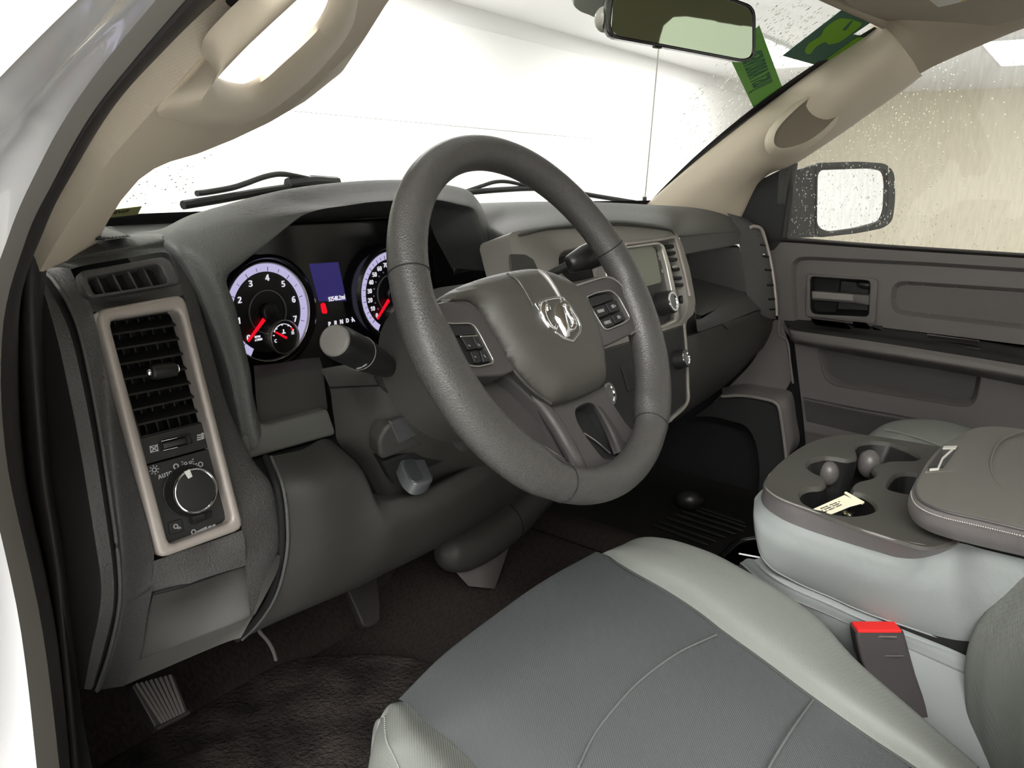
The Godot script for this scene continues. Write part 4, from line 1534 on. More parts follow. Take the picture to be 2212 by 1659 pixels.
# ---------------------------------------------------------------- instrument hood and gauges
func cluster():
	# the hood as a band swept up the left limb, over the arch and down the right side: inner edge, face, outer crest
	var I := Z(-0.235, [561, 913, 545, 855, 539, 800, 523, 730, 507, 660, 490, 603, 525, 570, 580, 527, 630, 486, 659, 465, 700, 452, 750, 445, 800, 438, 844, 435, 900, 433, 942, 433, 985, 442, 1021, 453, 1032, 485, 1043, 520, 1058, 550, 1077, 588])
	var O := Z3([525, 995, -0.235, 505, 890, -0.237, 486, 802, -0.24, 462, 730, -0.243, 432, 655, -0.246, 398, 582, -0.25, 366, 536, -0.255, 350, 510, -0.275, 385, 483, -0.3, 432, 459, -0.32, 480, 445, -0.325, 535, 429, -0.33, 610, 412, -0.33, 704, 399, -0.33, 800, 392, -0.33, 880, 392, -0.33, 948, 400, -0.33, 1000, 412, -0.325, 1022, 430, -0.31, 1040, 460, -0.29, 1060, 520, -0.262, 1086, 592, -0.25])
	var F0 := mid(I, O, 0.12, Vector3(0, 0, 0.006))
	var F1 := mid(I, O, 0.5, Vector3(0, 0.0, 0.012))
	var F2 := mid(I, O, 0.85, Vector3(0, 0.004, 0.006))
	var W := PackedVector3Array()
	var BK := PackedVector3Array()
	for i in I.size():
		W.append(I[i].lerp(Vector3(-0.4, I[i].y, I[i].z), 0.04) + Vector3(0, 0, -0.08))
		var down := 1.0 if i > 7 and i < 21 else 0.0
		BK.append(O[i] + (Vector3(0.0, -0.012, -0.04) if down else Vector3(0.004, 0, -0.05)))
	var BK2 := PackedVector3Array()
	for i in I.size():
		BK2.append(O[i] + (Vector3(0.0, -0.05, -0.07) if i > 7 and i < 21 else Vector3(0.006, -0.01, -0.1)))
	var m := Mb.new()
	m.patch([W, mid(W, I, 0.6), mid(I, I, 0.0, Vector3(0, 0, -0.004)), F0, F1, F2, O, BK, BK2], 60, 150)
	put(m, "gauge_hood", M.dash_top, dash, 50)
	# grey sill of the hood under the gauges
	var T := Transform3D(Basis(), Vector3(-0.4, 0.55, -0.232))
	m = Mb.new()
	m.slab(T, rnd(on(T, [520, 940, 560, 913, 578, 916, 706, 883, 722, 931, 719, 940, 526, 994, 519, 975]), 0.004), -0.03, 0.004, 0.005)
	put(m, "hood_sill", M.hood_grey, dash, 60)
	m = Mb.new()
	m.patch([Z(-0.29, [548, 790, 600, 785, 650, 776, 690, 772]), Z(-0.255, [550, 815, 600, 808, 650, 800, 697, 796]), Z(-0.245, [553, 860, 600, 855, 650, 848, 702, 838]), Z(-0.24, [560, 918, 600, 912, 650, 898, 708, 884])], 14, 20)
	put(m, "lower_cover", M.dash_low, dash, 60)
	gauges()

func gauges():
	var t = thing("instrument_cluster", "black instrument cluster with two lit white-ringed gauges and a purple display", "gauge cluster", Vector3(-0.4, 0.67, -0.32))
	var T := axes(Vector3(-0.4, 0.6745, -0.32), Vector3(0, 0.08, 1))
	var m := Mb.new()
	m.slab(T, rnd(PackedVector2Array([Vector2(-0.2, -0.095), Vector2(0.2, -0.095), Vector2(0.2, 0.045), Vector2(0.15, 0.1), Vector2(-0.1, 0.1), Vector2(-0.195, 0.05)]), 0.01), -0.03, -0.012, 0.004)
	put(m, "housing", M.gloss_black, t)
	var lilac := glow(Color8(205, 198, 240), 0.8)
	var num := glow(Color8(238, 234, 245), 0.9)
	var red := glow(Color8(255, 12, 40), 0.85)
	var face := flat(Color8(9, 9, 11), 0.4)
	for g in 2:
		var sg := -1.0 if g == 0 else 1.0
		var c := Vector2(-0.0985 * 1.0 if g == 0 else 0.0985, 0.0)
		var K := shifted(T, c.x, c.y)
		# funnel, chrome rim, lit ring, face, inner ring
		m = Mb.new()
		m.lathe(K, [[0.066, 0.002], [0.062, 0.005], [0.0585, 0.0], [0.057, -0.006]], 72)
		put(m, "gauge_bezel", M.gloss_black, t, 60)
		m = Mb.new()
		m.lathe(K, [[0.0578, -0.004], [0.057, 0.0005], [0.0558, 0.0], [0.0552, -0.004]], 72)
		put(m, "chrome_rim", M.satin, t, 60)
		m = Mb.new()
		arc_band(m, K, 0.0462, 0.0552, deg_to_rad(-58 if g == 0 else -58), deg_to_rad(238), -0.0025)
		put(m, "lit_ring", lilac, t)
		m = Mb.new()
		m.lathe(K, [[0.0465, -0.006], [0.0465, -0.004], [0.0, -0.004]], 72)
		put(m, "dial_face", face, t, 30)
		m = Mb.new()
		m.lathe(K, [[0.0258, -0.0035], [0.0255, -0.0022], [0.0245, -0.002], [0.024, -0.0035]], 60)
		put(m, "inner_ring", flat(Color8(120, 118, 125), 0.3, 0.6), t, 60)
		m = Mb.new()
		var marks := 15 if g == 0 else 25
		for k in marks:
			var a := deg_to_rad((222.0 - 241.5 * k / 14.0) if g == 0 else (222.0 - 17.5 * k / 2.0))
			var d := Vector2.from_angle(a)
			stroke(m, K, d * (0.0475 if k % 2 else 0.0465), d * 0.0515, 0.0002 if k % 2 else 0.0003, -0.0018)
		put(m, "tick_marks", flat(Color8(60, 56, 78), 0.5), t).set_meta("kind", "stuff")
		if g == 0:
			for n in 8:
				var a := deg_to_rad(222.0 - 34.5 * n)
				var p := Vector2.from_angle(a) * 0.039
				txt(str(n), shifted(K, p.x, p.y, -0.003), 0.0072, num, t, "numeral")
			var p2 := Vector2.from_angle(deg_to_rad(226)) * 0.031
			txt("RPM", shifted(K, p2.x + 0.004, p2.y - 0.004, -0.003), 0.0026, num, t)
			txt("x1000", shifted(K, p2.x + 0.005, p2.y - 0.0075, -0.003), 0.0026, num, t)
		else:
			for n in 13:
				var a := deg_to_rad(222.0 - 17.5 * n)
				var p := Vector2.from_angle(a) * 0.039
				txt(str(n * 10), shifted(K, p.x, p.y, -0.003), 0.006, num, t, "numeral", false, true, 0.85)
				m = Mb.new()
				var q := Vector2.from_angle(a - 0.12) * 0.031
				m.slab(K, circle(0.0012, 10, q), -0.0045, -0.0032, 0.0002, 1)
				put(m, "metric_mark", flat(Color8(150, 150, 170), 0.5), t)
		# needle
		var na := deg_to_rad(222.0 if g == 0 else 224.0)
		var d := Vector2.from_angle(na)
		m = Mb.new()
		var n2 := Vector2(-d.y, d.x)
		m.slab(K, PackedVector2Array([d * 0.011 - n2 * 0.0022, d * 0.0435 - n2 * 0.0013, d * 0.0435 + n2 * 0.0013, d * 0.011 + n2 * 0.0022]), -0.001, 0.001, 0.0006, 2)
		put(m, "needle", red, t)
		m = Mb.new()
		m.lathe(K, [[0.0105, -0.002], [0.0105, 0.002], [0.008, 0.0035], [0.0, 0.004]], 32)
		put(m, "needle_hub", face, t, 60)
		# small gauge set into the lower right
		var S := shifted(K, 0.0165, -0.0315, 0.001)
		m = Mb.new()
		m.lathe(S, [[0.0205, -0.006], [0.0205, 0.001], [0.0197, 0.0015], [0.019, 0.0], [0.019, -0.003]], 48)
		put(m, "chrome_rim", M.satin, t, 60)
		m = Mb.new()
		m.lathe(S, [[0.019, -0.002], [0.0, -0.002]], 48)
		put(m, "dial_face", face, t)
		m = Mb.new()
		arc_band(m, S, 0.0148, 0.0156, deg_to_rad(40), deg_to_rad(150), -0.001)
		for k in 5:
			var e := Vector2.from_angle(deg_to_rad(165.0 - 140.0 * k / 4.0))
			stroke(m, S, e * 0.0135, e * 0.0158, 0.0006, -0.001)
		put(m, "tick_marks", num, t).set_meta("kind", "stuff")
		txt("C" if g == 0 else "E", shifted(S, -0.0125, -0.003, -0.001), 0.004, num, t)
		txt("H" if g == 0 else "F", shifted(S, 0.0125, 0.003, -0.001), 0.004, num, t)
		m = Mb.new()
		var e2 := Vector2.from_angle(deg_to_rad(148))
		var e3 := Vector2(-e2.y, e2.x)
		m.slab(S, PackedVector2Array([e2 * -0.003 - e3 * 0.0014, e2 * 0.0145 - e3 * 0.0009, e2 * 0.0145 + e3 * 0.0009, e2 * -0.003 + e3 * 0.0014]), -0.0005, 0.0008, 0.0004, 1)
		put(m, "needle", red, t)
		m = Mb.new()
		stroke(m, S, Vector2(-0.0025, 0.0045), Vector2(0.0025, 0.0045), 0.0006, -0.001)
		stroke(m, S, Vector2(0, 0.0045), Vector2(0, 0.009), 0.0007, -0.001)
		put(m, "symbol", num, t).set_meta("kind", "stuff")
		m = Mb.new()
		m.slab(S, rnd(PackedVector2Array([Vector2(0.0105, 0.0085), Vector2(0.0125, 0.0095), Vector2(0.0145, 0.006), Vector2(0.0125, 0.005)]), 0.0005, 2), -0.0018, -0.001, 0.0001, 1)
		put(m, "red_zone", red, t)
	# display and warning lights
	var D := shifted(T, 0, 0, -0.012)
	m = Mb.new()
	m.slab(D, on(D, [667, 570, 730, 566, 748, 650, 688, 651]), -0.002, 0.0008, 0.0003)
	put(m, "display", glow(Color8(46, 40, 100), 0.9), t)
	m = Mb.new()
	m.slab(D, on(D, [703, 645, 760, 634, 763, 668, 712, 674]), -0.002, 0.0004, 0.0003)
	put(m, "display_base", M.gloss_black, t)
	var s := on(D, [726, 644])[0]
	txt("92540.2mi", shifted(D, s.x, s.y, 0.0016), 0.0058, num, t, "odometer", false, true, 0.7)
	m = Mb.new()
	m.slab(D, rnd(on(D, [692, 656, 701, 653, 704, 664, 707, 677, 696, 678, 693, 664]), 0.003), 0.0, 0.001, 0.0002)
	put(m, "warning_light", red, t)
	var x0 := on(D, [711, 700, 762, 690])
	for k in 4:
		var p := x0[0].lerp(x0[1], k / 4.0)
		txt("PRND"[k], shifted(D, p.x, p.y, 0.0008), 0.0056, num, t, "gear_letter")
	m = Mb.new()
	var pp := x0[1]
	stroke(m, D, pp + Vector2(-0.002, 0.003), pp + Vector2(0.0025, -0.003), 0.0006, 0.001)
	stroke(m, D, pp + Vector2(0.0002, 0.0), pp + Vector2(-0.002, -0.003), 0.0006, 0.001)
	stroke(m, D, pp + Vector2(-0.003, -0.0004), pp + Vector2(-0.0004, 0.0004), 0.0006, 0.001)
	put(m, "symbol", num, t).set_meta("kind", "stuff")

func arc_band(m: Mb, K: Transform3D, r0: float, r1: float, a0: float, a1: float, z: float):
	var rings := []
	for k in 61:
		var d := Vector2.from_angle(lerpf(a0, a1, k / 60.0))
		rings.append(PackedVector3Array([K * Vector3(d.x * r0, d.y * r0, z - 0.001), K * Vector3(d.x * r0, d.y * r0, z), K * Vector3(d.x * r1, d.y * r1, z), K * Vector3(d.x * r1, d.y * r1, z - 0.001)]))
	m.loft(rings, true, true, true)

# ---------------------------------------------------------------- steering column
func column():
	var t = thing("wheel_shroud", "black steering column shroud behind the steering wheel with a tilt lever", "steering shroud", Vector3(-0.4, 0.55, -0.15))
	var m := Mb.new()
	# upper shroud: from the gauges to the seam line
	m.patch([
		Z3([693, 797, -0.232, 712, 838, -0.232, 718, 880, -0.23, 724, 920, -0.228, 732, 958, -0.226, 780, 1006, -0.222, 818, 1074, -0.22]),
		Z3([745, 788, -0.21, 762, 832, -0.205, 772, 880, -0.2, 778, 920, -0.198, 790, 962, -0.198, 820, 1010, -0.198, 850, 1078, -0.205]),
		Z3([800, 782, -0.19, 812, 830, -0.17, 824, 880, -0.168, 836, 925, -0.17, 850, 965, -0.175, 872, 1012, -0.18, 900, 1066, -0.2]),
		Z3([850, 778, -0.17, 868, 828, -0.14, 888, 880, -0.14, 905, 925, -0.145, 925, 965, -0.155, 945, 1005, -0.17, 955, 1042, -0.2]),
		Z3([880, 775, -0.15, 900, 828, -0.12, 930, 880, -0.12, 960, 925, -0.125, 990, 965, -0.14, 1005, 1000, -0.16, 1015, 1030, -0.2]),
		Z3([940, 770, -0.13, 965, 820, -0.11, 1010, 880, -0.11, 1040, 925, -0.115, 1060, 965, -0.13, 1075, 1000, -0.15, 1080, 1030, -0.2])], 40, 40)
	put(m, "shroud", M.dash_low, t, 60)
	m = Mb.new()
	m.tube(spl(moved(Z3([711, 838, -0.232, 762, 835, -0.205, 812, 833, -0.17, 868, 832, -0.139, 900, 833, -0.12]), Vector3(0, 0, 0.001)), 24), 0.001, 6)
	put(m, "shroud_seam", M.dark, t)
	m = Mb.new()
	m.tube(spl(Z3([905, 780, -0.118, 918, 835, -0.115, 942, 885, -0.115, 975, 930, -0.118, 1000, 962, -0.13]), 24), 0.008, 10)
	put(m, "column_edge", M.dash, t, 60)
	# neck between the shroud and the hub
	m = Mb.new()
	var ax := Vector3(0, sin(deg_to_rad(30)), cos(deg_to_rad(30)))
	var K := axes(Vector3(-0.4, 0.7, 0) - ax * 0.17, ax)
	m.lathe(K, [[0.085, 0.0], [0.082, 0.05], [0.072, 0.08], [0.066, 0.1], [0.06, 0.12], [0.03, 0.15]], 40)
	put(m, "neck", M.dash_low, t, 60)
	# trailer brake / pedal switch pocket with its square button
	m = Mb.new()
	var T := frame(Z(-0.178, [800, 985])[0], Z(-0.16, [950, 960])[0], Z(-0.16, [850, 890])[0])
	T.origin += T.basis.z * 0.006
	var poc := rnd(on(T, [818, 985, 816, 950, 832, 920, 872, 898, 905, 893, 930, 925, 940, 950, 880, 972, 826, 992]), 0.006)
	m.slab(T, poc, -0.02, 0.002, 0.004)
	put(m, "switch_plate", M.dash_low, t, 60)
	m = Mb.new()
	m.slab(T, rnd(on(T, [846, 912, 884, 894, 913, 931, 864, 957], 0.003), 0.002), 0.0, 0.0045, 0.0012)
	put(m, "square_button", flat(Color8(74, 74, 76), 0.45), t)
	m = Mb.new()
	m.slab(T, on(T, [843, 914, 846, 912, 864, 956, 861, 957], 0.004), 0.0, 0.005, 0.0005, 1)
	put(m, "button_edge", M.satin, t)
	m = Mb.new()
	m.slab(T, on(T, [826, 1000, 930, 962, 980, 945, 990, 985, 930, 1010, 850, 1045], -0.004), -0.03, -0.004, 0.003)
	put(m, "slot", M.dark, t)
	# tilt lever
	m = Mb.new()
	var L := frame(Z(-0.165, [868, 1010])[0], Z(-0.165, [932, 1000])[0], Z(-0.18, [895, 985])[0])
	var loop := spl2(on(L, [864, 995, 878, 985, 898, 981, 912, 990, 924, 1012, 934, 1036, 926, 1046, 904, 1051, 886, 1042, 872, 1022]), 40)
	m.slab(L, loop, -0.012, 0.004, 0.004)
	put(m, "tilt_lever", flat(Color8(92, 94, 96), 0.32, 0.1), t, 60)
	m = Mb.new()
	m.slab(L, spl2(on(L, [872, 1000, 884, 992, 894, 992, 904, 1012, 914, 1034, 900, 1042, 886, 1036, 878, 1020], 0.004), 30), 0.003, 0.0052, 0.001)
	put(m, "lever_face", flat(Color8(70, 72, 74), 0.4), t)
	m = Mb.new()
	m.tube(PackedVector3Array([L * Vector3(0.012, 0.01, -0.008), L * Vector3(0.03, 0.022, -0.03)]), 0.005, 10)
	put(m, "lever_stem", M.dark, t)
	stalk()
	shifter()

func stalk():
	var tip := Z(-0.105, [722, 735])[0]
	var root := Z(-0.15, [848, 798])[0]
	var t = thing("turn_signal_stalk", "black turn signal stalk with a grey end cap on the steering column", "stalk", root)
	var ax := (tip - root)
	var len := ax.length()
	var K := axes(root, ax)
	var m := Mb.new()
	m.lathe(K, [[0.009, 0.0], [0.0115, len * 0.12], [0.014, len * 0.3], [0.0158, len * 0.5], [0.0165, len * 0.56], [0.0165, len * 0.6], [0.0158, len * 0.61]], 36)
	put(m, "arm", M.black, t, 60)
	m = Mb.new()
	m.lathe(K, [[0.0157, len * 0.61], [0.0165, len * 0.62], [0.0165, len * 0.9], [0.016, len * 0.965], [0.0148, len * 0.99]], 36)
	put(m, "wiper_barrel", M.gloss_black if false else M.black, t, 60)
	m = Mb.new()
	m.lathe(K, [[0.0148, len * 0.985], [0.0145, len * 1.0], [0.012, len * 1.012], [0.0, len * 1.014]], 36)
	put(m, "end_cap", flat(Color8(110, 108, 104), 0.5), t, 60)
	m = Mb.new()
	m.lathe(K, [[0.0166, len * 0.6], [0.0171, len * 0.605], [0.0166, len * 0.612]], 36)
	put(m, "barrel_ring", flat(Color8(130, 128, 122), 0.35), t, 60)
	for k in 2:
		m = Mb.new()
		var d := (EYE - (root + ax * 0.66)).normalized()
		d = (d - K.basis.z * d.dot(K.basis.z)).normalized()
		var side := K.basis.z.cross(d)
		var dirn := d.rotated(K.basis.z, -0.55 - 0.35 * k)
		var c := root + ax * 0.655 + dirn * 0.0165
		m.ball(c, Vector3(0.0014, 0.003, 0.0008), Basis(K.basis.z, K.basis.z.cross(dirn), dirn), 8, 6)
		put(m, "mark", M.white_print, t)
	m = Mb.new()
	m.lathe(axes(root - ax * 0.04, ax), [[0.026, -0.01], [0.024, 0.0], [0.019, 0.004], [0.013, 0.002]], 30)
	put(m, "boot", M.rubber, t, 60)

func shifter():
	var a := Z(-0.12, [1190, 592])[0]
	var b := Z(-0.1, [1226, 573])[0]
	var c := Z(-0.075, [1316, 536])[0]
	var t = thing("gear_shift_lever", "black column gear shift lever reaching out behind the steering wheel", "gear lever", a)
	var m := Mb.new()
	m.tube(PackedVector3Array([a - (b - a) * 1.5, a, b]), 0.0055, 14)
	put(m, "rod", M.black, t, 60)
	m = Mb.new()
	m.tube(PackedVector3Array([b, b.lerp(c, 0.03), b.lerp(c, 0.12), b.lerp(c, 0.4), b.lerp(c, 0.75), b.lerp(c, 0.95), c]), [0.008, 0.011, 0.0125, 0.0165, 0.0175, 0.016, 0.009], 24)
	put(m, "grip", M.black, t, 60)

# ---------------------------------------------------------------- steering wheel
const WC := Vector3(-0.4, 0.7, 0.0)
var WT := Transform3D()
func wheel_p(a: Array) -> PackedVector3Array:
	var o := PackedVector3Array()
	for i in range(0, a.size(), 3):
		o.append(hit(a[i], a[i + 1], WC + WT.basis.z * a[i + 2], WT.basis.z))
	return o

func rim_radius(a: float) -> Array:
	# [centre radius, half thickness in the plane, half thickness across]
	var g := 0.0
	for c in [-0.42, PI + 0.42]:
		var d := absf(wrapf(a - c, -PI, PI))
		g = maxf(g, smoothstep(0.62, 0.4, d))
	return [0.1775 - 0.003 * g, 0.0175 + 0.0055 * g, 0.0178 + 0.001 * g]

func steering_wheel():
	WT = axes(WC, Vector3(0, sin(deg_to_rad(30)), cos(deg_to_rad(30))))
	var t = thing("steering_wheel", "dark grey leather-grained four-spoke steering wheel with a chrome ram head badge", "steering wheel", WC)
	var m := Mb.new()
	var rings := []
	var n := 160
	for i in n + 1:
		var a := TAU * i / n
		var rr := rim_radius(a)
		var ring := PackedVector3Array()
		for k in 28:
			var b := TAU * k / 28
			var r: float = rr[0] + cos(b) * rr[1]
			ring.append(WT * Vector3(cos(a) * r, sin(a) * r, sin(b) * rr[2]))
		rings.append(ring)
	m.loft(rings)
	put(m, "rim", M.wheel, t, 80)
	for a in [deg_to_rad(160.5), deg_to_rad(19.5), deg_to_rad(-56), deg_to_rad(-118)]:
		m = Mb.new()
		var rr := rim_radius(a)
		var ring := PackedVector3Array()
		for k in 28:
			var b := TAU * k / 28
			var r: float = rr[0] + cos(b) * (rr[1] + 0.0001)
			ring.append(WT * Vector3(cos(a) * r, sin(a) * r, sin(b) * (rr[2] + 0.0001)))
		m.tube(ring, 0.0007, 5, true)
		put(m, "rim_seam", M.dark, t)
	# back plate behind the spokes
	m = Mb.new()
	var bp := spl2(PackedVector2Array([Vector2(-0.11, 0.03), Vector2(-0.05, 0.05), Vector2(0.05, 0.05), Vector2(0.11, 0.03), Vector2(0.1, -0.04), Vector2(0.05, -0.1), Vector2(-0.05, -0.1), Vector2(-0.1, -0.04)]), 60)
	m.slab(WT, bp, -0.06, -0.03, 0.015)
	put(m, "hub_back", M.black, t, 60)
	hub_cover(t)
	side_spokes(t)
	lower_spokes(t)

func hub_cover(t):
	var T := shifted(WT, 0, 0, -0.008)
	var loop := on(T, [951, 651, 962, 635, 1010, 612, 1080, 591, 1150, 581, 1192, 590, 1232, 612, 1264, 652, 1290, 720, 1302, 775, 1305, 822, 1303, 834, 1263, 855, 1217, 871, 1196, 873, 1180, 866, 1150, 838, 1112, 798, 1078, 743, 1051, 697, 1035, 669, 1017, 656, 992, 655, 967, 661])
	loop = ccw(spl2(loop, 120))
	var m := Mb.new()
	var seen := {}
	var zf := func(p: Vector2) -> float:
		if seen.has(p):
			return seen[p]
		var least := INF
		for i in loop.size():
			least = minf(least, Geometry2D.get_closest_point_to_segment(p, loop[i], loop[(i + 1) % loop.size()]).distance_squared_to(p))
		var z := 0.0185 * (1.0 - exp(-sqrt(least) / 0.011))
		seen[p] = z
		return z
	m.loft([up3(T, loop, -0.02), up3(T, loop, 0.0)])
	m.sheet(T, loop, [], zf, 0.0055)
	put(m, "airbag_cover", M.wheel_cover, t, 60)
	# bright parting line down the left edge
	m = Mb.new()
	var e := wheel_p([985, 655, -0.006, 1010, 656, -0.005, 1030, 672, -0.004, 1049, 700, -0.003, 1076, 745, -0.003, 1109, 799, -0.004, 1148, 842, -0.006, 1190, 872, -0.008])
	m.tube(spl(e, 40), 0.0016, 8)
	put(m, "cover_piping", M.spoke, t, 60)
	# raised spear right of the badge, thin crease left of it
	m = Mb.new()
	var s := wheel_p([1162, 583, 0.002, 1181, 599, 0.0075, 1197, 622, 0.0095, 1212, 648, 0.0105])
	m.tube(spl(s, 20), [0.0012, 0.0016, 0.002, 0.0022, 0.0024, 0.0025, 0.0026, 0.0026, 0.0026, 0.0026, 0.0026, 0.0026, 0.0026, 0.0026, 0.0025, 0.0024, 0.0022, 0.002, 0.0016, 0.001], 10)
	put(m, "cover_spear", flat(Color8(150, 146, 144), 0.35, 0.3), t, 60)
	m = Mb.new()
	s = wheel_p([1095, 590, 0.003, 1118, 606, 0.007, 1135, 630, 0.0095, 1152, 662, 0.011])
	m.tube(spl(s, 20), 0.0011, 6)
	put(m, "cover_crease", M.wheel_smooth, t, 60)
	badge(t)
	var L := shifted(WT, 0.022, -0.062, 0.0085)
	txt("SRS", L, 0.006, M.wheel_cover, t, "embossed_letters", false, true)

func badge(t):
	var T := shifted(WT, 0, 0, 0.0085)
	var loop := on(T, [1150, 657, 1163, 649, 1190, 643, 1212, 641, 1228, 660, 1246, 690, 1253, 708, 1251, 722, 1235, 742, 1212, 735, 1196, 722, 1180, 700, 1164, 678])
	loop = ccw(loop)
	var l2 := rnd(loop, 0.0015, 2)
	var m := Mb.new()
	m.slab(T, inset(l2, 0.001), -0.004, 0.0012, 0.0005)
	var b = put(m, "badge", M.gloss_black, t)
	m = Mb.new()
	m.ring(T, l2, inset(l2, 0.0032), -0.002, 0.0032, 0.0012, 140)
	put(m, "badge_frame", M.chrome, b, 60)
	# the ram's head: two horns, brow, muzzle
	var U := shifted(WT, 0, 0, 0.01)
	for h in [[[1184, 672, 1178, 660, 1171, 661, 1170, 676, 1176, 692, 1186, 706, 1196, 712, 1201, 704], 0.0042], [[1208, 662, 1216, 656, 1222, 664, 1227, 680, 1236, 694, 1239, 706, 1233, 712, 1227, 704], 0.004]]:
		m = Mb.new()
		var p := on(U, h[0])
		var q := PackedVector3Array()
		for v in p:
			q.append(U * Vector3(v.x, v.y, 0.0))
		var r := []
		for k in 24:
			r.append(h[1] * (0.55 + 0.6 * sin(PI * minf(1.0, (k + 4.0) / 26.0))))
		m.tube(spl(q, 24), r, 10)
		put(m, "horn", M.chrome, b, 60)
	m = Mb.new()
	var head := on(U, [1198, 668, 1206, 656, 1214, 668, 1220, 690, 1226, 712, 1229, 722, 1226, 726, 1220, 726, 1212, 712, 1203, 696, 1198, 684])
	var hc := Vector2.ZERO
	head = ccw(spl2(head, 40))
	for v in head:
		hc += v
	hc /= head.size()
	var rr := []
	for q in [[1.15, -0.002], [1.05, 0.002], [0.7, 0.0045], [0.3, 0.0055]]:
		var l := PackedVector2Array()
		for v in head:
			l.append(hc + (v - hc) * q[0])
		rr.append(up3(U, l, q[1]))
	m.loft(rr, true, false, true)
	put(m, "muzzle", M.chrome, b, 40)

func side_spokes(t):
	# right switch spoke
	var T := shifted(WT, 0, 0, -0.001)
	var plate := rnd(on(T, [1226, 626, 1295, 601, 1312, 599, 1326, 604, 1346, 622, 1364, 646, 1377, 673, 1385, 699, 1380, 708, 1367, 719, 1350, 729, 1312, 747, 1288, 757, 1256, 690]), 0.006)
	var bank := rnd(on(T, [1262, 644, 1282, 635, 1309, 630, 1319, 633, 1333, 646, 1355, 687, 1353, 693, 1342, 700, 1308, 714, 1300, 712, 1272, 666]), 0.004)
	var m := Mb.new()
	m.ring(T, plate, bank, -0.025, 0.003, 0.003, 140, -0.006)
	var sp = put(m, "switch_spoke", M.spoke, t, 60)
	m = Mb.new()
	m.ring(T, inset(ccw(bank), -0.0012), inset(ccw(bank), 0.0008), -0.004, 0.004, 0.0009, 120)
	put(m, "switch_trim", M.satin, sp, 60)
	m = Mb.new()
	m.slab(T, bank, -0.012, -0.004, 0.001)
	put(m, "switch_base", M.dark, sp)
	var keys := [[[1266, 647, 1283, 640, 1309, 634, 1317, 637, 1327, 646, 1277, 664], ""], [[1278, 666, 1304, 657, 1316, 677, 1291, 688], "ON/OFF"], [[1308, 655, 1331, 648, 1341, 668, 1320, 676], "RES +"], [[1294, 692, 1318, 682, 1328, 702, 1306, 710], "CANCEL"], [[1321, 681, 1344, 672, 1352, 688, 1331, 699], "SET -"]]
	for k in keys:
		m = Mb.new()
		var l := rnd(on(T, k[0], 0.001), 0.0015, 2)
		m.slab(T, l, -0.006, 0.0012, 0.0008)
		var btn = put(m, "button", M.button, sp)
		if k[1]:
			var q := on(T, k[0], 0.001)
			var c := (q[0] + q[1] + q[2] + q[3]) / 4.0
			txt(k[1], shifted(T, c.x, c.y, 0.0015, deg_to_rad(0)), 0.0036, M.white_print, t, "lettering", false, true, 0.75)
	m = Mb.new()
	m.tube(spl(wheel_p([1233, 621, 0.0, 1295, 601, 0.002, 1314, 599, 0.002, 1330, 606, 0.003, 1348, 623, 0.003, 1366, 647, 0.003, 1378, 673, 0.003, 1385, 698, 0.003, 1378, 710, 0.002, 1362, 722, 0.001]), 50), 0.0014, 8)
	put(m, "spoke_piping", M.satin, t, 60)
	# left switch spoke, partly behind the rim
	plate = rnd(on(T, [905, 672, 950, 652, 1000, 650, 1034, 668, 1052, 698, 1080, 745, 1114, 800, 1088, 812, 1028, 815, 985, 790, 930, 720]), 0.006)
	bank = rnd(on(T, [950, 697, 975, 700, 1012, 699, 1023, 705, 1034, 722, 1063, 778, 1062, 786, 1031, 793, 1008, 790, 980, 750]), 0.004)
	m = Mb.new()
	m.ring(T, plate, bank, -0.025, 0.001, 0.003, 140, -0.006)
	sp = put(m, "switch_spoke", M.spoke, t, 60)
	m = Mb.new()
	m.ring(T, inset(ccw(bank), -0.0008), inset(ccw(bank), 0.0008), -0.004, 0.002, 0.0007, 120)
	put(m, "switch_trim", M.satin, sp, 60)
	m = Mb.new()
	m.slab(T, bank, -0.012, -0.004, 0.001)
	put(m, "switch_base", M.dark, sp)
	for k in [[954, 701, 1012, 702, 1021, 708, 1030, 722, 990, 725, 968, 724], [996, 728, 1018, 727, 1032, 752, 1012, 756], [1020, 727, 1034, 726, 1046, 752, 1034, 753], [1016, 760, 1033, 758, 1040, 782, 1026, 784], [1037, 757, 1049, 756, 1060, 780, 1044, 783]]:
		m = Mb.new()
		m.slab(T, rnd(on(T, k, 0.0), 0.0015, 2), -0.006, 0.0004, 0.0008)
		put(m, "button", M.button, sp)
	m = Mb.new()
	for k in [[1012, 745, 1017, 747], [1033, 742, 1038, 747], [1026, 769, 1029, 772], [1046, 766, 1050, 772]]:
		var l := on(T, k, 0.001)
		stroke(m, T, l[0], l[1], 0.0004, 0.0006)
	put(m, "arrow_mark", M.white_print, sp).set_meta("kind", "stuff")
	m = Mb.new()
	var b := on(T, [995, 727, 1031, 725], 0.001)
	stroke(m, T, b[0], b[1], 0.0006, 0.001)
	put(m, "divider", M.satin, sp)

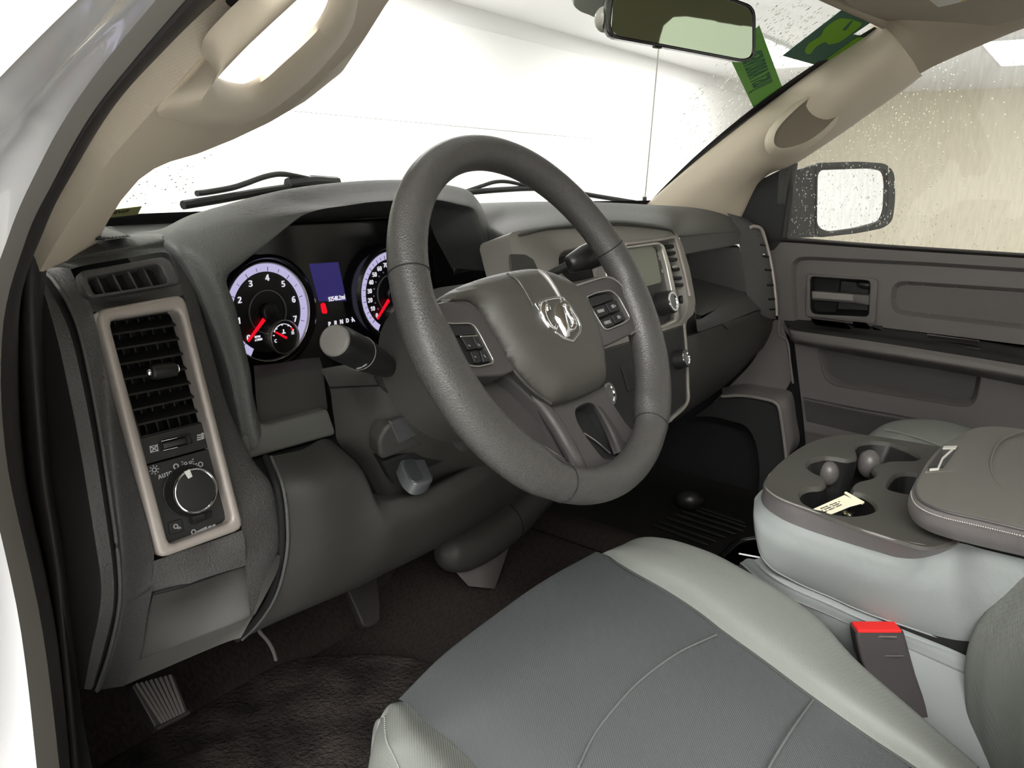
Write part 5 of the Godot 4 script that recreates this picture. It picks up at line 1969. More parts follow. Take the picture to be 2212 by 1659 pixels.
func lower_spokes(t):
	# twin lower spokes: a plate with two recesses, bright rolled edges
	var off := -0.016
	var T := shifted(WT, 0, 0, off)
	var outer := rnd(on(T, [1020, 806, 1090, 800, 1200, 868, 1302, 826, 1326, 876, 1351, 914, 1380, 945, 1390, 960, 1376, 982, 1346, 1006, 1310, 1020, 1275, 1020, 1236, 1010, 1186, 978, 1122, 938, 1072, 896, 1036, 850]), 0.004)
	outer = lin2(ccw(outer), 150)
	var h1 := lin2(ccw(rnd(on(T, [1031, 812, 1086, 808, 1120, 832, 1160, 872, 1190, 905, 1222, 960, 1244, 1003, 1230, 1002, 1188, 972, 1128, 932, 1080, 892, 1046, 848]), 0.006)), 80)
	var h2 := lin2(ccw(rnd(on(T, [1240, 884, 1258, 872, 1276, 868, 1297, 882, 1330, 930, 1358, 966, 1353, 983, 1325, 993, 1304, 994, 1270, 950, 1246, 912]), 0.008)), 60)
	var m := Mb.new()
	m.sheet(T, outer, [h1, h2], func(p: Vector2) -> float: return 0.0, 0.008)
	m.loft([up3(T, outer, 0.0), up3(T, outer, -0.02)])
	var sp = put(m, "lower_spoke", M.spoke, t, 60)
	# recess liners
	m = Mb.new()
	m.loft([up3(T, h1, 0.0), up3(T, inset(h1, 0.002), -0.002), up3(T, inset(h1, 0.004), -0.012)])
	m.sheet(T, inset(h1, 0.004), [], func(p: Vector2) -> float: return -0.012, 0.012)
	put(m, "recess", M.spoke, sp, 60)
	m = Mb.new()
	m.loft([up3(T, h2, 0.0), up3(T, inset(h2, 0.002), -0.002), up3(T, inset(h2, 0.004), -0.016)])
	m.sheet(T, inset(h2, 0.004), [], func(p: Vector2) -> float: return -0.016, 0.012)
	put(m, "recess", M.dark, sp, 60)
	# rolled bright ridge of the centre spoke and the raised liner in the right recess
	m = Mb.new()
	m.tube(spl(wheel_p([1128, 838, -0.02, 1168, 876, -0.018, 1200, 920, -0.016, 1226, 965, -0.015, 1247, 1004, -0.016, 1254, 1016, -0.02]), 30), [0.002, 0.003, 0.004, 0.005, 0.006, 0.0065, 0.007, 0.0072, 0.0074, 0.0076, 0.0078, 0.008, 0.008, 0.008, 0.008, 0.008, 0.008, 0.008, 0.008, 0.008, 0.008, 0.008, 0.008, 0.008, 0.008, 0.008, 0.0078, 0.0075, 0.007, 0.005], 14)
	put(m, "spoke_ridge", M.spoke, sp, 70)
	m = Mb.new()
	m.patch([wheel_p([1276, 872, -0.02, 1296, 910, -0.022, 1312, 945, -0.023, 1326, 982, -0.024]), wheel_p([1286, 874, -0.014, 1306, 905, -0.014, 1324, 938, -0.014, 1342, 976, -0.016]), wheel_p([1298, 878, -0.016, 1318, 905, -0.016, 1338, 936, -0.016, 1356, 966, -0.017])], 10, 16)
	put(m, "recess_liner", M.spoke, sp, 60)
	m = Mb.new()
	m.tube(spl(wheel_p([1262, 936, -0.028, 1290, 955, -0.027, 1318, 979, -0.026]), 12), 0.0008, 6)
	m.tube(spl(wheel_p([1108, 918, -0.024, 1150, 948, -0.023, 1200, 980, -0.022, 1240, 1006, -0.02]), 12), 0.0008, 6)
	put(m, "trim_line", M.satin, sp).set_meta("kind", "stuff")

# ---------------------------------------------------------------- center stack
func center_stack():
	var a := Z(-0.17, [1100, 512])[0]
	var b := Z(-0.17, [1462, 505])[0]
	var d := X(0.245, [1499, 676])[0]
	var S := frame(a, b, a + (d - b))
	var t = thing("center_stack", "dark grey center stack with a small radio screen behind the steering wheel", "center stack", a)
	var m := Mb.new()
	var out := rnd(on(S, [1098, 511, 1104, 502, 1163, 493, 1237, 483, 1335, 477, 1395, 480, 1440, 490, 1463, 505, 1474, 528, 1490, 581, 1503, 652, 1499, 678, 1484, 692, 1480, 720, 1484, 880, 1445, 915, 1320, 960, 1180, 1000, 1120, 600]), 0.008)
	var lh := rnd(on(S, [1203, 552, 1214, 540, 1262, 530, 1300, 524, 1318, 600, 1240, 618, 1206, 590], -0.002), 0.008)
	var rh := rnd(on(S, [1350, 527, 1432, 517, 1446, 515, 1456, 520, 1470, 575, 1482, 625, 1486, 660, 1476, 690, 1466, 700, 1380, 730], -0.002), 0.01)
	out = lin2(ccw(out), 220)
	lh = lin2(ccw(lh), 60)
	rh = lin2(ccw(rh), 100)
	m.sheet(S, out, [lh, rh], func(p: Vector2) -> float: return 0.0, 0.02)
	m.loft([up3(S, out, 0.0), up3(S, out, -0.05)])
	m.loft([up3(S, lh, 0.0), up3(S, inset(lh, 0.003), -0.002), up3(S, inset(lh, 0.008), -0.03)])
	m.loft([up3(S, rh, 0.0), up3(S, inset(rh, 0.003), -0.002), up3(S, inset(rh, 0.008), -0.03)])
	put(m, "fascia", grained(Color8(132, 129, 122), 0.5, "fine", 24.0, 0.15), t, 50)
	m = Mb.new()
	m.sheet(S, inset(lh, 0.005), [], func(p: Vector2) -> float: return -0.025, 0.03)
	put(m, "vent_opening", M.dark, t)
	m = Mb.new()
	m.sheet(S, inset(rh, 0.005), [], func(p: Vector2) -> float: return -0.028, 0.03)
	put(m, "recess_back", M.dark, t)
	# crown with its slot along the top
	m = Mb.new()
	var slot := on(S, [1200, 490, 1330, 481, 1398, 481, 1404, 484, 1330, 488, 1205, 494])
	m.slab(S, slot, -0.002, 0.0008, 0.0003)
	put(m, "crown_slot", M.dark, t)
	m = Mb.new()
	m.tube(spl(up3(S, on(S, [1350, 528, 1432, 517, 1446, 514, 1458, 521, 1474, 578, 1488, 640]), 0.0015), 40), 0.003, 8)
	put(m, "opening_edge", M.bezel, t, 60)
	# lower left corner panel
	m = Mb.new()
	m.slab(S, rnd(on(S, [1099, 549, 1133, 550, 1151, 561, 1160, 584, 1166, 640, 1110, 640]), 0.004), 0.0, 0.002, 0.001)
	put(m, "side_panel", M.dash_low, t)
	# right vent column
	var vt = thing("air_vent", "narrow center air vent with curved slats to the right of the radio", "air vent", S * Vector3(0.4, -0.1, 0), "dashboard air vents")
	m = Mb.new()
	m.slab(S, on(S, [1433, 516, 1456, 519, 1472, 580, 1480, 622, 1460, 630], -0.012), -0.03, -0.018, 0.001)
	put(m, "duct", M.dark, vt)
	for q in [[1438, 533, 1459, 529], [1443, 547, 1462, 543], [1446, 561, 1466, 557], [1451, 581, 1471, 579], [1454, 600, 1475, 598], [1458, 615, 1478, 613]]:
		m = Mb.new()
		var l := on(S, q, -0.008)
		m.tube(spl(PackedVector3Array([S * Vector3(l[0].x, l[0].y, -0.012), S * Vector3((l[0].x + l[1].x) / 2, (l[0].y + l[1].y) / 2 - 0.002, -0.006), S * Vector3(l[1].x, l[1].y, -0.008)]), 8), 0.0035, 8)
		put(m, "slat", M.black, vt)
	m = Mb.new()
	var kc := on(S, [1456, 577], -0.004)[0]
	m.ball(S * Vector3(kc.x, kc.y, -0.004), Vector3(0.008, 0.004, 0.005), S.basis)
	put(m, "thumb_knob", M.chrome if false else M.satin, vt)
	# radio
	var r = thing("radio", "small touchscreen radio with a silver frame and a black volume knob", "radio", S * Vector3(0.3, -0.1, 0))
	var fr := rnd(on(S, [1300, 538, 1357, 530, 1424, 522, 1433, 530, 1446, 572, 1459, 632, 1467, 692, 1462, 700, 1436, 709, 1330, 740], -0.004), 0.008)
	var fi := rnd(on(S, [1306, 546, 1357, 538, 1418, 529, 1428, 536, 1439, 575, 1451, 634, 1458, 688, 1434, 701, 1334, 730], -0.004), 0.006)
	m = Mb.new()
	m.ring(S, fr, fi, -0.02, -0.001, 0.004, 160, -0.012)
	put(m, "silver_frame", M.bezel if false else flat(Color8(196, 194, 186), 0.32, 0.7), r, 60)
	m = Mb.new()
	m.slab(S, fi, -0.018, -0.011, 0.001)
	put(m, "fascia", M.button, r)
	m = Mb.new()
	m.slab(S, rnd(on(S, [1320, 540, 1358, 536, 1408, 530, 1416, 536, 1429, 606, 1426, 611, 1395, 619, 1340, 628], -0.009), 0.004), -0.012, -0.009, 0.0006)
	put(m, "screen", flat(Color8(118, 120, 104), 0.22), r)
	for q in [[1423, 549], [1425, 558], [1431, 586]]:
		m = Mb.new()
		var c := on(S, q, -0.01)[0]
		m.slab(S, circle(0.004, 16, c), -0.012, -0.0095, 0.0006)
		put(m, "button", flat(Color8(130, 132, 126), 0.4), r)
	knob(r, "volume_knob", S, [1431, 657], [1455, 654], 0.0205, M.chrome)
	m = Mb.new()
	var sk := on(S, [1472, 648], -0.012)[0]
	m.slab(S, circle(0.008, 20, sk), -0.014, -0.008, 0.002)
	put(m, "button", M.button, r)
	# climate and lower controls
	var c = thing("climate_controls", "black climate control panel with a chrome-faced knob below the radio", "control panel", S * Vector3(0.3, -0.3, 0))
	m = Mb.new()
	m.slab(S, rnd(on(S, [1250, 770, 1436, 714, 1473, 702, 1478, 760, 1480, 870, 1440, 906, 1290, 950]), 0.006), -0.004, 0.003, 0.003)
	put(m, "panel", M.black, c, 60)
	m = Mb.new()
	m.tube(spl(up3(S, on(S, [1474, 700, 1479, 760, 1482, 830, 1480, 872, 1444, 908]), 0.003), 30), 0.003, 8)
	put(m, "panel_edge", grained(Color8(120, 117, 110), 0.5, "fine", 24.0, 0.1), c, 60)
	knob(c, "temperature_knob", S, [1459, 778], [1475, 775], 0.0165, M.chrome)
	knob(c, "mode_knob", S, [1290, 856], [1302, 853], 0.02, M.chrome)
	for q in [[1340, 790, 1356, 784, 1372, 840, 1356, 848], [1388, 760, 1410, 752, 1420, 800, 1398, 810]]:
		m = Mb.new()
		m.slab(S, rnd(on(S, q, 0.003), 0.003), 0.0, 0.005, 0.0015)
		put(m, "button", M.button, c)

func knob(parent, called: String, S: Transform3D, base: Array, tip: Array, r: float, ring: Material):
	var c := on(S, base)[0]
	var o := S * Vector3(c.x, c.y, 0.0)
	var K := Transform3D(S.basis, o)
	var h := 0.02
	var m := Mb.new()
	m.lathe(K, [[r, -0.004], [r, h * 0.3], [r * 0.94, h * 0.85], [r * 0.9, h], [r * 0.82, h * 1.02]], 36)
	var k = put(m, called, M.black, parent, 50)
	m = Mb.new()
	m.lathe(K, [[r * 0.83, h * 0.98], [r * 0.8, h * 1.08], [r * 0.62, h * 1.08], [r * 0.58, h * 0.98]], 36)
	put(m, "knob_ring", ring, k, 60)
	m = Mb.new()
	m.lathe(K, [[r * 0.6, h * 0.98], [r * 0.4, h * 1.0], [0.0, h * 1.02]], 36)
	put(m, "knob_face", flat(Color8(120, 120, 116), 0.4, 0.3), k, 60)

# ---------------------------------------------------------------- under the dash
func knee_area():
	var c := cols([
		[588, 985, -0.215, 612, 1045, -0.18, 622, 1110, -0.175, 622, 1190, -0.18, 600, 1280, -0.19, 562, 1342, -0.205, 525, 1379, -0.22],
		[650, 972, -0.22, 690, 1035, -0.168, 700, 1120, -0.165, 695, 1200, -0.172, 672, 1270, -0.185, 632, 1322, -0.2, 590, 1347, -0.22],
		[716, 952, -0.225, 775, 1012, -0.17, 782, 1100, -0.165, 775, 1180, -0.172, 755, 1240, -0.185, 718, 1286, -0.2, 680, 1308, -0.22],
		[790, 1056, -0.19, 814, 1080, -0.168, 835, 1130, -0.16, 838, 1175, -0.17, 825, 1215, -0.185, 800, 1248, -0.2, 775, 1268, -0.22],
		[860, 1070, -0.18, 866, 1080, -0.166, 878, 1120, -0.16, 882, 1155, -0.17, 876, 1188, -0.185, 858, 1218, -0.2, 838, 1236, -0.22],
		[930, 1048, -0.18, 935, 1056, -0.166, 946, 1092, -0.16, 950, 1125, -0.17, 944, 1155, -0.185, 926, 1184, -0.2, 908, 1202, -0.22],
		[1010, 1005, -0.18, 1014, 1014, -0.166, 1024, 1048, -0.16, 1028, 1080, -0.17, 1020, 1112, -0.185, 1004, 1140, -0.2, 985, 1160, -0.22],
		[1100, 945, -0.18, 1104, 955, -0.166, 1116, 988, -0.16, 1120, 1020, -0.17, 1116, 1050, -0.185, 1102, 1078, -0.2, 1086, 1098, -0.22],
		[1200, 890, -0.18, 1204, 900, -0.166, 1214, 930, -0.16, 1218, 962, -0.17, 1214, 992, -0.185, 1204, 1016, -0.2, 1190, 1034, -0.22]])
	var m := Mb.new()
	m.patch(c, 80, 40)
	put(m, "knee_panel", M.dash_low, dash, 60)
	m = Mb.new()
	m.tube(spl(moved(c[0], Vector3(-0.002, 0, 0.001)), 40), 0.0018, 8)
	put(m, "knee_panel_edge", M.dash_top, dash, 60)
	m = Mb.new()
	m.tube(spl(moved(c[0], Vector3(-0.006, 0, -0.003)), 40), 0.0035, 8)
	put(m, "knee_panel_gap", M.dark, dash)
	# face behind the hood sill, right of the pod
	m = Mb.new()
	m.patch([Z3([520, 985, -0.245, 545, 1040, -0.235, 560, 1120, -0.23]), Z3([600, 970, -0.245, 615, 1040, -0.2, 625, 1110, -0.19]), Z3([720, 930, -0.25, 740, 1000, -0.23, 760, 1060, -0.22])], 10, 10)
	put(m, "knee_backing", M.dark, dash)
	# floor heater duct behind the wheel
	var t = thing("heater_duct", "dark fat duct with a grey square outlet under the dash behind the steering wheel", "duct", Z(-0.35, [1060, 1200])[0])
	m = Mb.new()
	var p := Z3([1210, 1000, -0.34, 1160, 1055, -0.34, 1105, 1110, -0.34, 1050, 1155, -0.34, 1000, 1185, -0.34, 965, 1196, -0.34, 952, 1198, -0.34])
	m.tube(spl(p, 30), [0.04, 0.04, 0.04, 0.04, 0.04, 0.04, 0.04, 0.041, 0.041, 0.042, 0.042, 0.042, 0.042, 0.042, 0.042, 0.042, 0.041, 0.041, 0.04, 0.039, 0.038, 0.036, 0.034, 0.031, 0.028, 0.024, 0.019, 0.014, 0.008, 0.002], 24)
	put(m, "duct", M.dash_low, t, 60)
	m = Mb.new()
	var q := spl(p, 30)
	m.tube(PackedVector3Array([q[11], q[11].lerp(q[12], 0.06)]), 0.043, 24)
	put(m, "duct_seam", M.dark, t)
	m = Mb.new()
	var top := Z3([968, 1215, -0.33, 1100, 1178, -0.33, 1110, 1172, -0.38, 975, 1205, -0.38])
	var bot := Z3([1000, 1262, -0.34, 1018, 1268, -0.335, 1068, 1272, -0.335, 1090, 1262, -0.37, 1040, 1250, -0.38])
	m.loft([Z3([972, 1222, -0.335, 1034, 1206, -0.325, 1099, 1184, -0.335, 1100, 1180, -0.39, 1030, 1190, -0.39]), Z3([1012, 1266, -0.34, 1040, 1269, -0.333, 1069, 1272, -0.338, 1072, 1262, -0.39, 1040, 1255, -0.39])], true, true, true)
	put(m, "outlet", flat(Color8(112, 106, 104), 0.7), t, 30)

func footwell():
	var floor_y := func(x: float, z: float) -> float:
		var y := 0.0
		y += 0.1 * smoothstep(-0.22, -0.02, x) * (1.0 - 0.35 * smoothstep(0.28, 0.42, x))
		y += maxf(0.0, -0.56 - z) * 1.3
		y += 0.08 * smoothstep(-0.66, -0.76, x)
		return y
	var m := Mb.new()
	var rows := []
	for j in 50:
		var r := PackedVector3Array()
		for i in 60:
			var x := lerpf(-0.8, 0.78, i / 59.0)
			var z := lerpf(-0.8, 0.9, j / 49.0)
			r.append(Vector3(x, floor_y.call(x, z), z))
		rows.append(r)
	m.loft(rows, false)
	M.carpet_dark.albedo_texture = mottled(Color(0.75, 0.74, 0.73), Color(1.0, 0.98, 0.97), 0.02)
	var t = put(m, "carpet", M.carpet_dark)
	tag(t, "dark worn carpet covering the cab floor and the center hump", "carpet")
	# driver's mat
	var fm := Mb.new()
	var T := Transform3D(Basis(Vector3.RIGHT, Vector3.FORWARD, Vector3.UP), Vector3(-0.43, 0.004, -0.28))
	var mm := grained(Color8(84, 79, 77), 0.95, "pile", 14.0, 0.7, 0.15)
	mm.albedo_texture = mottled(Color(0.55, 0.55, 0.56), Color(1.0, 0.97, 0.95), 0.009, 3)
	mm.uv1_scale = Vector3.ONE * 3.0
	fm.slab(T, rnd(PackedVector2Array([Vector2(-0.24, -0.3), Vector2(0.24, -0.3), Vector2(0.26, -0.05), Vector2(0.245, 0.12), Vector2(0.19, 0.2), Vector2(0.1, 0.29), Vector2(-0.24, 0.29)]), 0.05), 0.0, 0.012, 0.004)
	var f = put(fm, "floor_mat", mm)
	tag(f, "brownish grey stained driver floor mat below the dash", "floor mat")
	# passenger rubber mat with ridges
	var pm = thing("floor_mat", "black ribbed rubber mat in the passenger footwell", "floor mat", Vector3(0.5, 0.09, -0.2))
	m = Mb.new()
	rows = []
	for j in 30:
		var r := PackedVector3Array()
		for i in 20:
			var x := lerpf(0.2, 0.74, i / 19.0)
			var z := lerpf(-0.62, 0.1, j / 29.0)
			var e := maxf(smoothstep(0.22, 0.2, x), maxf(smoothstep(0.7, 0.73, x), smoothstep(-0.42, -0.62, z) * 4.0))
			r.append(Vector3(x, 0.088 + 0.02 * e - 0.015 * smoothstep(0.25, 0.3, x) * (1.0 - smoothstep(-0.42, -0.5, z)), z))
		rows.append(r)
	m.loft(rows, false)
	put(m, "mat", M.mat_rubber, pm, 60)
	for q in [[1500, 1094, 1610, 1130], [1490, 1098, 1612, 1138], [1469, 1103, 1606, 1147], [1451, 1109, 1590, 1154], [1436, 1117, 1568, 1161], [1421, 1126, 1548, 1170], [1408, 1133, 1530, 1177]]:
		m = Mb.new()
		var p := Y(0.077, q)
		m.tube(PackedVector3Array([p[0], p[0].lerp(p[1], 0.1), p[0].lerp(p[1], 0.9), p[1]]), [0.001, 0.004, 0.004, 0.001], 8)
		put(m, "ridge", M.mat_rubber, pm, 60)
	m = Mb.new()
	var hb := Y(0.1, [1460, 1075, 1490, 1080, 1520, 1082])
	m.tube(spl(hb, 12), [0.01, 0.016, 0.02, 0.022, 0.024, 0.025, 0.025, 0.024, 0.022, 0.018, 0.012, 0.006], 12)
	put(m, "mat_bump", M.mat_rubber, pm, 60)
	# black tray below the console
	var tr = thing("storage_tray", "glossy black open tray on the floor under the front of the center console", "tray", Vector3(0.15, 0.1, 0.0))
	m = Mb.new()
	m.tube(spl(Y(0.17, [1556, 1206, 1572, 1190, 1588, 1176, 1602, 1169, 1636, 1164, 1690, 1162]), 30), 0.007, 10)
	put(m, "rim", M.gloss_black, tr, 60)
	m = Mb.new()
	m.loft([Y(0.168, [1556, 1206, 1588, 1176, 1602, 1169, 1690, 1162, 1700, 1240, 1600, 1260]), Y(0.11, [1570, 1225, 1600, 1196, 1612, 1190, 1690, 1185, 1700, 1260, 1605, 1280])], true, false, true)
	put(m, "bowl", M.gloss_black, tr, 40)
	m = Mb.new()
	m.tube(Y(0.14, [1596, 1196, 1650, 1206]), 0.003, 6)
	put(m, "divider", M.gloss_black, tr)
	pedals()
	side_panels()

func pedals():
	var t = thing("parking_brake_pedal", "black ribbed parking brake pedal low at the driver side kick panel", "pedal", Vector3(-0.66, 0.24, -0.35))
	var p := Z3([276, 1480, -0.37, 374, 1455, -0.37, 408, 1546, -0.33, 336, 1583, -0.33])
	var T := frame(p[3], p[2], p[0])
	var m := Mb.new()
	m.slab(T, rnd(on(T, [282, 1480, 374, 1456, 409, 1544, 337, 1580]), 0.004), -0.014, 0.002, 0.002)
	put(m, "pad", M.rubber, t, 60)
	for k in 8:
		m = Mb.new()
		var f := 0.1 + 0.8 * k / 7.0
		var a := on(T, [lerpf(284, 374, f), lerpf(1480, 1456, f), lerpf(343, 402, f), lerpf(1566, 1538, f)], 0.002)
		stroke(m, T, a[0], a[1], 0.0016, 0.004)
		put(m, "rib", flat(Color8(92, 88, 86), 0.45), t)
	m = Mb.new()
	var e := on(T, [337, 1574, 408, 1538], 0.002)
	m.tube(PackedVector3Array([T * Vector3(e[0].x, e[0].y, 0.002), T * Vector3(e[1].x, e[1].y, 0.002)]), 0.003, 8)
	put(m, "pad_lip", M.rubber, t)
	m = Mb.new()
	m.tube(PackedVector3Array([p[0].lerp(p[1], 0.5) + Vector3(0, -0.02, -0.02), p[0].lerp(p[1], 0.5) + Vector3(-0.01, 0.06, -0.1), p[0].lerp(p[1], 0.5) + Vector3(-0.02, 0.3, -0.16)]), 0.009, 8)
	put(m, "arm", M.dark, t)
	t = thing("brake_pedal", "dark brake pedal hanging under the dash behind the knee panel", "pedal", Vector3(-0.3, 0.2, -0.42))
	m = Mb.new()
	p = Z3([752, 1276, -0.43, 815, 1240, -0.43, 824, 1336, -0.4, 790, 1358, -0.4])
	T = frame(p[3], p[2], p[0])
	m.slab(T, rnd(on(T, [752, 1276, 815, 1240, 822, 1300, 823, 1338, 815, 1348, 794, 1357, 784, 1350]), 0.004), -0.012, 0.0, 0.003)
	put(m, "pad", flat(Color8(48, 45, 44), 0.6), t, 60)
	m = Mb.new()
	m.tube(PackedVector3Array([p[0].lerp(p[1], 0.5), p[0].lerp(p[1], 0.5) + Vector3(0, 0.2, -0.1)]), 0.01, 8)
	put(m, "arm", M.dark, t)
	t = thing("release_cable", "thin grey cable hanging below the dash edge above the driver floor mat", "cable", Z(-0.25, [565, 1365])[0])
	m = Mb.new()
	m.tube(spl(Z3([556, 1352, -0.24, 562, 1366, -0.245, 578, 1384, -0.25, 590, 1405, -0.255, 596, 1425, -0.26]), 20), 0.0022, 8)
	put(m, "sleeve", flat(Color8(100, 98, 96), 0.5), t)

func side_panels():
	# driver's kick panel and the sill below the seal
	var t = thing("kick_panel", "dark plastic kick panel at the driver side of the footwell", "kick panel", Vector3(-0.77, 0.2, -0.4))
	var m := Mb.new()
	m.patch([V3([-0.79, 0.7, -0.24, -0.79, 0.5, -0.235, -0.79, 0.3, -0.22, -0.79, 0.1, -0.2, -0.79, -0.02, -0.18]), V3([-0.775, 0.7, -0.4, -0.775, 0.5, -0.4, -0.775, 0.3, -0.4, -0.77, 0.1, -0.4, -0.76, -0.02, -0.4]), V3([-0.76, 0.7, -0.8, -0.76, 0.5, -0.8, -0.755, 0.3, -0.8, -0.75, 0.1, -0.8, -0.74, -0.02, -0.8])], 12, 14)
	put(m, "panel", M.dash_low, t)
	m = Mb.new()
	m.patch([V3([-0.86, 0.1, -0.22, -0.86, 0.04, 0.2, -0.86, 0.04, 0.9]), V3([-0.82, 0.08, -0.22, -0.82, 0.03, 0.2, -0.82, 0.03, 0.9]), V3([-0.76, 0.06, -0.22, -0.76, 0.02, 0.2, -0.76, 0.02, 0.9])], 8, 12)
	put(m, "sill_trim", M.dash_low, t)
	# passenger kick panel
	t = thing("kick_panel", "dark stepped kick panel at the front of the passenger footwell beside the door", "kick panel", Vector3(0.74, 0.3, -0.15))
	m = Mb.new()
	m.patch([X(0.77, [1540, 870, 1580, 830, 1630, 775, 1665, 700, 1682, 690]), X(0.765, [1560, 880, 1610, 850, 1655, 800, 1690, 735, 1702, 736]), X(0.765, [1580, 900, 1640, 880, 1690, 850, 1710, 820, 1714, 815])], 12, 20)
	put(m, "upper_panel", M.door, t)
	m = Mb.new()
	m.tube(spl(X(0.762, [1683, 692, 1684, 722, 1701, 738, 1707, 785, 1713, 828]), 20), 0.003, 8)
	put(m, "panel_edge", flat(Color8(120, 116, 113), 0.45), t, 60)
	m = Mb.new()
	var o0 := X3([1560, 838, 0.765, 1610, 829, 0.765, 1660, 836, 0.765, 1702, 843, 0.765, 1714, 858, 0.765, 1720, 900, 0.765, 1727, 955, 0.765, 1703, 985, 0.765])
	var o1 := X3([1560, 848, 0.735, 1606, 842, 0.735, 1658, 850, 0.735, 1692, 857, 0.735, 1703, 870, 0.735, 1709, 905, 0.735, 1713, 955, 0.735, 1703, 990, 0.735])
	var o2 := X3([1560, 856, 0.715, 1602, 854, 0.715, 1655, 862, 0.715, 1676, 870, 0.715, 1685, 885, 0.715, 1692, 930, 0.715, 1699, 988, 0.715, 1699, 1000, 0.715])
	m.patch([o0, o1, o2], 12, 40)
	put(m, "step", M.door, t, 60)
	m = Mb.new()
	m.tube(spl(moved(o2, Vector3(-0.002, 0, 0)), 40), 0.0045, 8)
	put(m, "step_edge", flat(Color8(128, 124, 120), 0.45), t, 60)
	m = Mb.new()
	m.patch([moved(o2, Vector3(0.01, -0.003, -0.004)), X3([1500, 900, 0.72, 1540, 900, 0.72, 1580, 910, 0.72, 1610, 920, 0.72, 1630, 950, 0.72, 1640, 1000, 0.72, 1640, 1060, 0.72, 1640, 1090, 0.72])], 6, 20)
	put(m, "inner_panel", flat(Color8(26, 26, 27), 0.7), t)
	t = thing("scuff_plate", "small ribbed grey sill plate under the passenger door", "sill plate", Vector3(0.74, 0.2, 0.0))
	m = Mb.new()
	m.loft([X(0.735, [1738, 930, 1800, 942, 1800, 970, 1742, 975]), X(0.745, [1738, 930, 1800, 942, 1800, 970, 1742, 975])], true, true, true)
	put(m, "plate", flat(Color8(86, 82, 80), 0.5), t, 20)
	for k in 6:
		m = Mb.new()
		m.tube(X(0.734, [1740, 935 + 6 * k, 1800, 947 + 6 * k]), 0.0012, 5)
		put(m, "rib", flat(Color8(86, 82, 80), 0.5), t)

